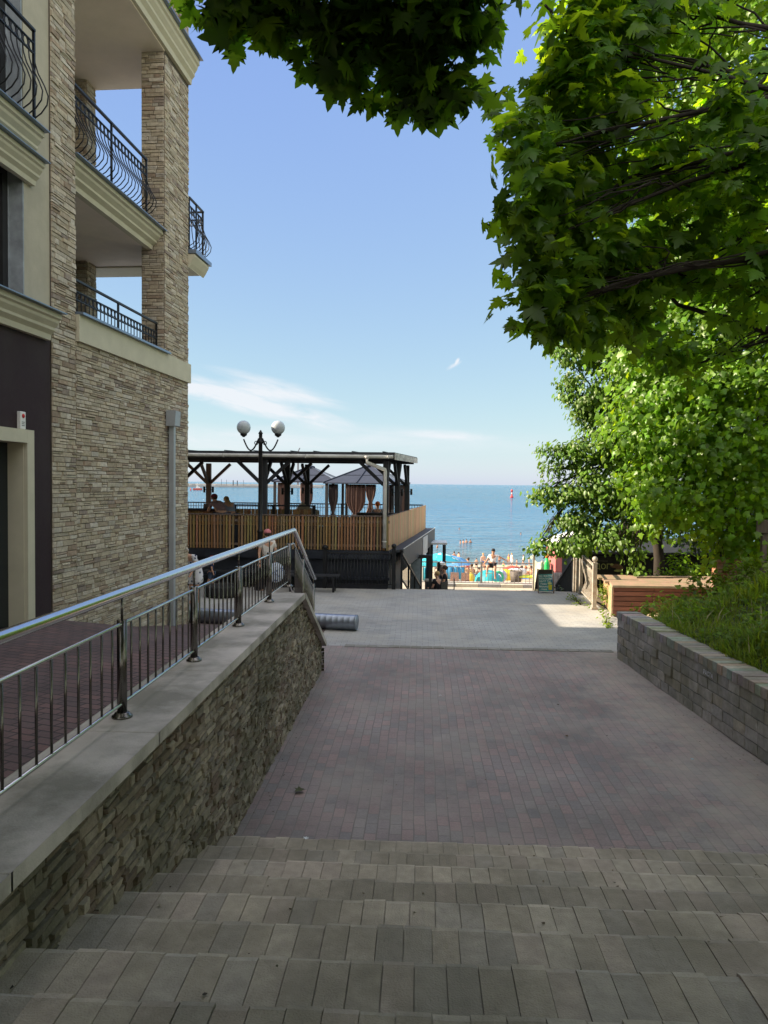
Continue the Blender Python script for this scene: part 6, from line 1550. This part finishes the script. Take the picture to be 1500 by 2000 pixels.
# --- maple whose boughs hang over the path (its trunk is behind the camera on the right)
bl = []
for px, py, Y, r_ in ((395, 35, 4.6, .16), (440, 50, 4.7, .18), (480, 30, 4.6, .18), (530, 25, 4.6, .24), (590, 55, 4.7, .26), (640, 100, 4.8, .24), (660, 150, 4.8, .13), (700, 60, 4.7, .30), (650, 30, 4.5, .28), (760, 40, 4.7, .26), (800, 40, 4.6, .30), (830, 110, 4.8, .22), (850, 175, 4.9, .20), (825, 215, 4.9, .09), (905, 200, 4.9, .10), (880, 90, 4.8, .24), (915, 45, 4.7, .22), (925, 15, 4.6, .14), (860, 20, 4.6, .3), (790, 170, 4.9, .07), (565, -30, 4.4, .4), (700, -40, 4.4, .45), (850, -50, 4.4, .45), (430, -30, 4.5, .35)):
    bl.append(B_(402+(px-375)*.915, py-(38 if px < 620 else 30), Y, r_*.70, (1, 1.1, .85)))
over = []  # unseen boughs of the maple added overhead to darken the steps
for x, y, z, r_ in ((-1.0, 3.3, 6.6, .7), (-.1, 3.2, 6.6, .7), (.4, 3.0, 6.7, .7), (-1.8, 1.0, 5.0, .9), (-.2, .9, 5.0, .9), (1.4, 1.0, 5.0, .9), (2.9, 1.1, 5.0, .9), (-1, -.6, 5.4, 1.1), (1, -.6, 5.4, 1.1), (3, -.6, 5.4, 1.1), (-2.3, 2.0, 6.8, .9), (-.8, 1.8, 7.0, 1.0), (.8, 1.6, 7.0, 1.0), (2.2, 2.0, 7.0, 1.0), (3.4, 2.6, 7.0, 1.1), (-1.5, 0, 7.2, 1.2), (1.0, -.4, 7.4, 1.3), (3.2, .4, 7.4, 1.3), (0, -2.5, 7.2, 1.5), (3, -2.5, 7.4, 1.5), (5, 0, 7.4, 1.4), (-2.5, -2.5, 6.8, 1.4), (5.0, 3.4, 7.0, 1.2), (4.6, -4.5, 6.8, 1.6), (1.2, -5, 6.6, 1.6), (-2, -5, 6.2, 1.5)):
    over.append(((x, y, z), (r_, r_, r_*.55)))
c1 = crown(bl, 7.5, 17, .11, .145, droop=.75, shell=.1, upw=.55, face=.75)
c2 = crown(over, 5.5, 22, .30, .17, droop=.5, shell=.2)
cr = [np.concatenate([a, b_]) for a, b_ in zip(c1, c2)]
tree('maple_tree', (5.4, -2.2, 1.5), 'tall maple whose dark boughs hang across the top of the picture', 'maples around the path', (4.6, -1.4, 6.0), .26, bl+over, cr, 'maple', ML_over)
# --- dark maple on the bank, right
bl = []
for px, py, Y, r_ in ((1000, 300, 7.2, .30), (975, 245, 7.1, .12), (1005, 390, 7.2, .34), (1030, 470, 7.3, .34), (1000, 440, 7.2, .2), (1045, 190, 7.3, .36), (1075, 90, 7.4, .40), (1040, 120, 7.3, .16), (1060, 30, 7.4, .3), (1060, 550, 7.5, .32), (1020, 575, 7.3, .10), (1010, 625, 7.3, .13), (1030, 605, 7.3, .10), (1100, 610, 7.6, .28), (1120, 640, 7.7, .2), (1110, 400, 7.8, .6), (1140, 520, 7.9, .6), (1130, 250, 7.8, .65), (1170, 110, 8.0, .7), (1230, 330, 8.2, .8), (1240, 480, 8.3, .7), (1190, 590, 8.2, .45), (1280, 180, 8.2, .8), (1340, 340, 8.6, .8), (1300, 570, 8.6, .55), (1400, 130, 8.4, .9), (1440, 280, 8.8, .7), (1400, 480, 9, .6), (1460, 420, 9, .6), (1380, 640, 9.2, .45), (1480, 600, 9.2, .6), (1300, 30, 8.0, .8), (1460, 30, 8.2, .9), (1190, 10, 7.8, .6), (1480, 180, 8.6, .8), (1400, 200, 7.4, .7), (1470, 100, 7.3, .7), (1480, 330, 7.4, .7), (1390, 380, 7.6, .7), (1470, 500, 7.8, .7), (1320, 260, 7.5, .6), (1350, 480, 7.8, .6), (1440, 590, 8, .6), (1420, 715, 9.3, .36), (1290, 690, 8.8, .3), (1350, 715, 9, .28), (1485, 740, 9.3, .4), (1220, 650, 8.4, .3)):
    bl.append(B_(px+(84 if px < 1100 and py < 230 else 45 if px < 1100 else 18), py-6, Y, r_*(.86 if px < 1240 else .62), (1, 1.35, .85)))
bl += [((x_, y_, z_), (r_, r_, r_*.8)) for x_, y_, z_, r_ in ((5.6, 7.6, 6.4, 1.0), (6.6, 7.0, 7.4, 1.2), (7.8, 8.4, 7.8, 1.3), (8.8, 7.2, 7.2, 1.2), (6.4, 8.8, 8.4, 1.2), (9.4, 8.6, 6.4, 1.1), (5.6, 8.6, 5.4, .8))]
k1 = [q for q in bl if q[0][0] < 2.15]; k2 = [q for q in bl if q[0][0] >= 2.15]
cr = [np.concatenate([a_, b_]) for a_, b_ in zip(crown(k1, 6.0, 19, .15, .172, droop=.65, shell=.15, upw=.6, face=.7), crown([q for i_, q in enumerate(k2) if i_ % 10 not in (2, 5, 9)], 3.6, 17, .16, .165, droop=.65, shell=.15, upw=.6, face=.7))]
lb = [(at(1500, 150, 8.4), at(1230, 260, 7.6), .035), (at(1510, 170, 8.4), at(1150, 400, 7.6), .04), (at(1505, 300, 8.6), at(1290, 360, 8.2), .03), (at(1520, 640, 8.8), at(1250, 560, 8.3), .05), (at(1140, 90, 7.4), at(1065, 10, 7.2), .012), (at(1180, 60, 7.5), at(1090, 50, 7.3), .012)]
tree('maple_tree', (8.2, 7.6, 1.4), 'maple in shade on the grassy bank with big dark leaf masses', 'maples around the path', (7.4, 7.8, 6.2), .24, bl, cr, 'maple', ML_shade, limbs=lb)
# --- sunlit maple behind
bl = []
for px, py, Y, r_ in ((1440, 120, 18, 2.0), (1330, 60, 18, 1.8), (1230, 20, 18.5, 1.5), (1460, 330, 18, 1.6), (1330, 300, 18.5, 1.5), (1420, 500, 17.6, 1.4), (1300, 480, 18.5, 1.4), (1460, 640, 17.4, 1.2), (1360, 650, 17.6, 1.1), (1260, 620, 18.2, .9), (1300, 760, 17.4, .9), (1400, 760, 17.2, 1.0), (1480, 760, 17.2, .9), (1250, 800, 17.4, .6), (1240, 850, 17.2, .6), (1310, 860, 17.0, .8), (1400, 880, 17.0, .9), (1480, 880, 17.0, .8), (1420, 820, 16.8, .5), (1340, 820, 16.8, .5), (1290, 960, 16.9, .65), (1370, 980, 16.9, .65), (1440, 960, 17, .7), (1490, 1000, 17, .5), (1260, 930, 17, .45), (1330, 1010, 16.9, .4), (1420, 1050, 17.2, .4), (1405, 1090, 17.0, .22), (1340, 900, 17, .5), (1280, 700, 17.6, .7), (1350, 560, 17.6, .8), (1440, 570, 17.6, .8), (1230, 720, 18, .5), (1270, 1010, 17.4, .3), (1460, 1040, 17.4, .4), (1490, 1075, 17.4, .3), (1380, 1050, 17.2, .3)):
    bl.append(B_(px, py, Y, r_, (1, 1.1, .72)))
cr = crown(bl, 6.5, 22, .27, .15, droop=.45, shell=.3, upw=.5, face=.55, lean=(-.8, -.35, 0))
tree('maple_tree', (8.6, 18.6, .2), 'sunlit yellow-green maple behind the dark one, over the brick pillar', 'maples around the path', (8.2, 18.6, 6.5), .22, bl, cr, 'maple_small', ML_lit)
# --- linden by the fence
bl = []
for px, py, Y, r_ in ((1190, 690, 21, .8), (1130, 695, 21, .5), (1100, 690, 21, .28), (1200, 640, 21.5, .8), (1110, 745, 21, .28), (1150, 770, 21, .6), (1105, 775, 21, .22), (1220, 790, 21.5, .9), (1170, 830, 21, .6), (1140, 810, 21, .28), (1200, 880, 21.4, .8), (1130, 880, 21, .42), (1090, 880, 21, .24), (1065, 880, 21, .14), (1075, 915, 21, .16), (1110, 910, 21, .3), (1150, 950, 21, .65), (1100, 965, 21, .38), (1065, 955, 21, .22), (1050, 970, 21, .14), (1080, 985, 21, .24), (1200, 980, 21.2, .75), (1130, 1015, 21, .5), (1090, 1020, 21, .2), (1240, 1040, 21, .5), (1180, 1050, 20.6, .5), (1120, 1060, 20.8, .42), (1085, 1060, 20.8, .22), (1065, 1050, 20.8, .15), (1050, 1065, 20.8, .10), (1042, 1075, 20.8, .06), (1085, 1080, 20.8, .16), (1170, 1062, 20.2, .2), (1205, 1062, 20.0, .2), (1240, 1085, 20.0, .2), (1240, 1115, 20.0, .10), (1260, 920, 22, .9), (1260, 720, 22, 1.0)):
    bl.append(B_(px, py, Y, r_, (1, 1.3, .8)))
cr = crown(bl, 11.0, 24, .15, .135, droop=.9, shell=.2, upw=.35, face=.6, lean=(-.8, -.3, 0))
tree('linden_tree', (6.9, 22.2, .0), 'feathery linden leaning over the gate fence toward the sea', 'lindens', (6.5, 22.0, 5.0), .17, bl, cr, 'oval', ML_lind)
# --- dense dark growth around and behind the kiosk, unseen tree added behind the camera for shade
bl = [((x, y, z), (r_, r_, r_*.9)) for x, y, z, r_ in ((8.6, 24.5, 2.4, 1.6), (10.5, 24, 2.6, 1.8), (12.5, 24, 3, 2), (7.6, 26.8, 2.2, 1.3), (10, 21.8, 1.6, 1.0), (12, 20, 2.4, 1.6), (14, 22, 4, 2.4), (11.5, 26, 4.6, 2.2), (9.5, 27, 3.2, 2.0), (13, 27, 3.5, 2.2), (7.6, 25.6, 3.0, 1.1), (7.3, 22.3, 2.0, .8), (8.4, 22.1, 2.1, .9), (9.6, 21.8, 2.0, .9), (6.6, 22.6, 2.3, .5), (16, 25, 4, 2.5))]
cr = crown(bl, 2.6, 20, .3, .17, shell=.4)
tree('shade_tree', (11.5, 25, 0), 'dense dark bushy tree behind the kiosk', 'dark trees', (11.5, 25, 2.2), .16, bl, cr, 'oval', ML_dark, twigs=False)
bl = [((x, y, z), (r_, r_, r_*.8)) for x, y, z, r_ in ((-2, -9, 5, 2.6), (2, -10, 5.5, 2.8), (6, -9, 5, 2.6), (9.5, -5, 4.6, 2.6), (0, -11, 8.5, 3), (5, -10, 9, 3), (10, -2, 7.5, 2.6), (11, 3, 6.5, 2.4), (12, 8, 6, 2.4), (13, 13, 6, 2.4))]
cr = crown(bl, .9, 20, .55, .34, shell=.3)
tree('unseen_tree', (7.5, -9.5, 1.6), 'unseen broad tree added behind the viewer to shade the steps', 'background trees', (6.5, -9.5, 6), .35, bl, cr, 'maple_small', ML_shade, twigs=False)
# --- shrubs
def shrub(loc, blobs, label, m_, size, kind='oval', dens=9, per=16, spread=.08):
    t = empty('shrub', loc, 0, label, 'shrub', 'shrubs by the path'); O = Vector(loc)
    bl = [((O.x+x, O.y+y, O.z+z), (r_, r_, r_)) for x, y, z, r_ in blobs]
    P, N, Tt, S, C = crown(bl, dens, per, spread, size, droop=.2, shell=.2, upw=.8)
    leaves('foliage', P, N, Tt, S, kind, m_, t, C, origin=loc)
    b = MB()
    for k, (x, y, z, r_) in enumerate(blobs): limb(b, [(x*.2, y*.2, 0), (x*.6, y*.6, z*.6), (x, y, z+r_*.5)], .012, .003, .02, k)
    b.build('stem', M_bark, t); return t
p = gnd(1182, 1188); shrub((p.x, p.y, .0), [(0, 0, .22, .17), (.1, .1, .38, .13), (-.05, .1, .45, .11), (.12, -.05, .16, .12)], 'bright green leafy weed between the fence post and red box', ML_weed, .085)
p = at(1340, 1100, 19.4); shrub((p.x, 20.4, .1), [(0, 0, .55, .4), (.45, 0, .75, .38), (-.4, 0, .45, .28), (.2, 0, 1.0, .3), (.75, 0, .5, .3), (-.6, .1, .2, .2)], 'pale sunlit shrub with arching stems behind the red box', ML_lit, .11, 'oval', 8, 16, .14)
p = gnd(1155, 1190); shrub((p.x-.1, p.y+.7, .0), [(0, .9, .06, .12), (.05, .3, .05, .13), (-.05, -.1, .05, .13), (.15, -.5, .05, .1), (-.1, .6, .07, .1)], 'low weeds along the foot of the gate fence', ML_weed, .06, 'oval', 14, 12, .06)
p = gnd(1195, 1225); shrub((p.x-.05, p.y+.3, .0), [(0, 0, .05, .12), (.1, .4, .08, .14), (.0, -.3, .04, .08), (.2, .8, .1, .16)], 'low weeds at the tip of the brick wall', ML_weed, .06, 'oval', 14, 12, .06)
p = gnd(1100, 1168); shrub((p.x+.05, 22.6, -.35), [(0, 0, .22, .18), (.3, .1, .25, .18), (-.2, .05, .15, .12)], 'dark weeds under the descending lattice railing', ML_dark, .08, 'oval', 10, 14, .08)
for k, (px, py, Y, h, lab) in enumerate(((1455, 1150, 16.3, .85, 'tall sunlit weeds at the right end of the bank'), (1385, 1160, 16.5, .75, 'sunlit weeds below the brick pillar'), (1310, 1185, 16.2, .34, 'yellow-green weeds near the far end of the bank'), (1490, 1140, 16.0, 1.0, 'tall weeds beside the leaning wooden post'))):
    p = at(px, py, Y); z0 = bank_z(p.x, Y); h_ = max(h, p.z-z0+.15)
    shrub((p.x, Y, z0), [(-.35, 0, h_*.45, .25), (.0, 0, h_*.7, .3), (.35, .1, h_*.5, .28), (.1, -.2, h_*.9, .18), (-.2, .1, h_*.85, .16), (-.6, 0, h_*.3, .2), (.6, 0, h_*.4, .22)], lab, ML_weed, .10, 'maple_small' if k % 2 else 'oval', 8, 14, .10)
# grass and ground weeds on the bank
n = 42000
y = rng.uniform(2.5, 16.0, n); s = rng.uniform(0, 1, n)**1.5*5.2+.02; x = np.array([wx(q) for q in y])+s
z = np.array([bank_z(a, b_) for a, b_ in zip(x, y)])
P = np.column_stack([x, y, z-.02]); ang = rng.uniform(0, 2*PI, n); lean = rng.uniform(.1, .75, n)
Tt = np.column_stack([np.cos(ang)*lean, np.sin(ang)*lean, np.ones(n)]); N = np.column_stack([np.cos(ang), np.sin(ang), -lean*.6+rng.normal(size=n)*.2])
cl = .6+.8*(np.sin(x*2.3+y*1.1)*.5+.5)*(np.sin(y*3.1-x)*.5+.5)
size = rng.uniform(.12, .36, n)*cl*(.55+.45*np.minimum(1, s/.5)); tone = rng.uniform(.6, 1.25, (n, 1)); yel = rng.uniform(0, 1, (n, 1))
g = leaves('grass', P, N, Tt, size, 'blade', ML_weed, None, (tone*np.concatenate([.9+.5*yel, np.ones((n, 1)), .9-.2*yel], 1)).astype(np.float32)); tag(g, 'long uncut grass covering the bank behind the brick wall', 'grass', kind='stuff')
n = 16000
y = rng.uniform(3.5, 15.5, n); s = rng.uniform(0, 1, n)**1.3*5+.05; x = np.array([wx(q) for q in y])+s; z = np.array([bank_z(a, b_) for a, b_ in zip(x, y)])
keep = (np.sin(x*3.7+1)*np.sin(y*2.9)+.35*np.sin(x*9+y*7)) > -.15; x, y, z, s = x[keep], y[keep], z[keep], s[keep]; n = len(x)
P = np.column_stack([x, y, z+rng.uniform(0, .30, n)*np.minimum(1, s/.4)]); N = np.array([0, 0, 1.0])+rng.normal(size=(n, 3))*.5; Tt = rng.normal(size=(n, 3))
tone = rng.uniform(.5, 1.15, (n, 1)); g = leaves('ground_weeds', P, N, Tt, rng.uniform(.04, .10, n), 'oval', ML_weed, None, (tone*np.array([[.95, 1, .9]])).astype(np.float32)); tag(g, 'low leafy weeds growing through the bank grass', 'weeds', kind='stuff')

n = 800
y = rng.uniform(3.0, 15.5, n); s = rng.uniform(0, 1, n)**1.2*5+.1; x = np.array([wx(q) for q in y])+s; z = np.array([bank_z(a, b_) for a, b_ in zip(x, y)])
ang = rng.uniform(0, 2*PI, n); lean = rng.uniform(.05, .5, n)
Tt = np.column_stack([np.cos(ang)*lean, np.sin(ang)*lean, np.ones(n)]); N = np.column_stack([np.cos(ang), np.sin(ang), -lean*.6])
tone = rng.uniform(.6, 1.2, (n, 1)); g = leaves('dry_stems', np.column_stack([x, y, z]), N, Tt, rng.uniform(.15, .36, n), 'blade', mat('straw', (1, 1, 1), .8, attr=True), None, (tone*np.array([[.26, .24, .11]])).astype(np.float32)); tag(g, 'straw-coloured dry stems standing in the bank grass', 'grass', kind='stuff')
# ================================================================ light
SUN_EL, SUN_BACK = R(28), .02
sd = Vector((-math.cos(SUN_EL)*math.cos(math.atan(SUN_BACK)), -math.cos(SUN_EL)*math.sin(math.atan(SUN_BACK)), math.sin(SUN_EL)))
sl = bpy.data.lights.new('sun', 'SUN'); sl.energy = 4.6; sl.angle = R(.53); sl.color = (1.0, .84, .62)
so = bpy.data.objects.new('sun', sl); COL.objects.link(so); so.rotation_euler = (-sd).to_track_quat('-Z', 'Y').to_euler()
w = bpy.data.worlds.new('World'); scene.world = w; w.use_nodes = True; nt = w.node_tree
bg = nt.nodes['Background']; bg.inputs[1].default_value = .15
sky = nn(nt, 'ShaderNodeTexSky'); sky.sky_type = 'NISHITA'; sky.sun_disc = False; sky.sun_elevation = SUN_EL; sky.sun_rotation = R(90)+math.atan(SUN_BACK)
sky.air_density = 1.0; sky.dust_density = 0.4; sky.ozone_density = 3.0; sky.altitude = 0
tc = nn(nt, 'ShaderNodeTexCoord'); sp = nn(nt, 'ShaderNodeSeparateXYZ'); lk(nt, tc.outputs['Generated'], sp.inputs[0])
# thin cirrus: directions as (east/north, up/north)
yy = mth(nt, 'MAXIMUM', sp.outputs[1], .05); U = mth(nt, 'DIVIDE', sp.outputs[0], yy); V = mth(nt, 'DIVIDE', sp.outputs[2], yy)
def cloud(u0, v0, ang, ln, wd, amt, sc, prev, seed):
    du, dv = mth(nt, 'SUBTRACT', U, u0), mth(nt, 'SUBTRACT', V, v0); c, s = math.cos(ang), math.sin(ang)
    a = mth(nt, 'ADD', mth(nt, 'MULTIPLY', du, c), mth(nt, 'MULTIPLY', dv, s)); b = mth(nt, 'SUBTRACT', mth(nt, 'MULTIPLY', dv, c), mth(nt, 'MULTIPLY', du, s))
    q = mth(nt, 'ADD', mth(nt, 'POWER', mth(nt, 'ABSOLUTE', mth(nt, 'DIVIDE', a, ln)), 2.0), mth(nt, 'POWER', mth(nt, 'ABSOLUTE', mth(nt, 'DIVIDE', b, wd)), 2.0))
    body = mth(nt, 'SUBTRACT', 1.0, q, clamp=True)
    cv = nn(nt, 'ShaderNodeCombineXYZ'); lk(nt, mth(nt, 'MULTIPLY', a, sc), cv.inputs[0]); lk(nt, mth(nt, 'MULTIPLY', b, sc*5), cv.inputs[1]); cv.inputs[2].default_value = seed
    no = nn(nt, 'ShaderNodeTexNoise', Scale=1.0, Detail=7.0, Roughness=.6, Distortion=.5); lk(nt, cv.outputs[0], no.inputs['Vector'])
    f = mth(nt, 'MULTIPLY', mth(nt, 'MULTIPLY', mth(nt, 'SUBTRACT', mth(nt, 'ADD', no.outputs[0], mth(nt, 'MULTIPLY', body, .35)), .48, clamp=True), body), amt)
    return f if prev is None else mth(nt, 'ADD', prev, f)
def uv(px, py): 
    d = ray(px, py); return d.x/d.y, d.z/d.y
cf = None
for px, py, ang, ln, wd, amt, sc, seed in ((450, 775, -.24, .20, .020, 3.4, 14, 1.0), (560, 770, -.20, .10, .012, 2.2, 16, 2.0), (520, 745, -.22, .10, .010, 1.2, 18, 7.0), (886, 714, .5, .014, .0035, 1.6, 60, 3.0), (893, 705, .95, .006, .003, 2.2, 60, 3.5), (720, 855, -.03, .32, .022, 1.0, 10, 4.0), (420, 860, -.05, .2, .02, 1.3, 12, 5.0), (880, 850, -.05, .08, .008, 1.4, 18, 6.0)):
    u0, v0 = uv(px, py); cf = cloud(u0, v0, ang, ln, wd, amt, sc, cf, seed)
cf = mth(nt, 'MULTIPLY', mth(nt, 'MINIMUM', cf, .85), mth(nt, 'GREATER_THAN', sp.outputs[1], .05))
# clear summer air: an even blue that pales toward the horizon
sr_ = nn(nt, 'ShaderNodeSeparateColor'); lk(nt, sky.outputs[0], sr_.inputs[0]); cc_ = nn(nt, 'ShaderNodeCombineColor')
for i, (x0, y0_, g_) in enumerate(((.84, .60, .56), (1.5, .95, .54), (2.77, 1.86, .07))):
    lk(nt, mth(nt, 'MULTIPLY', mth(nt, 'POWER', mth(nt, 'DIVIDE', sky.outputs[0] if False else sr_.outputs[i], x0), g_), y0_), cc_.inputs[i])
# unseen bright cloud added overhead and behind the viewer to lift the shade
cn = nn(nt, 'ShaderNodeTexNoise', Scale=2.2, Detail=6.0, Roughness=.6); lk(nt, tc.outputs['Generated'], cn.inputs['Vector'])
back = mth(nt, 'MAXIMUM', mth(nt, 'MULTIPLY_ADD', sp.outputs[1], -2.5, .1, clamp=True), mth(nt, 'MULTIPLY_ADD', sp.outputs[2], 4.0, -2.7, clamp=True))
bc_ = mth(nt, 'MULTIPLY', back, ramp(nt, cn.outputs[0], [(.36, (0, 0, 0)), (.58, (1, 1, 1))]))
hs_ = nn(nt, 'ShaderNodeHueSaturation', Saturation=1.0, Value=1.0); lk(nt, mixc(nt, bc_, cc_.outputs[0], (4.4, 4.15, 3.8)), hs_.inputs['Color'])
lk(nt, mixc(nt, cf, hs_.outputs[0], (2.0, 2.05, 2.15)), bg.inputs[0])
# ================================================================ colour
scene.view_settings.view_transform = 'Standard'; scene.view_settings.look = 'None'; scene.view_settings.gamma = 1.0; scene.view_settings.use_curve_mapping = False
scene.view_settings.exposure = 1.6
scene.cycles.max_bounces = 8; scene.cycles.diffuse_bounces = 4; scene.cycles.transparent_max_bounces = 8
scene.cycles.use_denoising = True
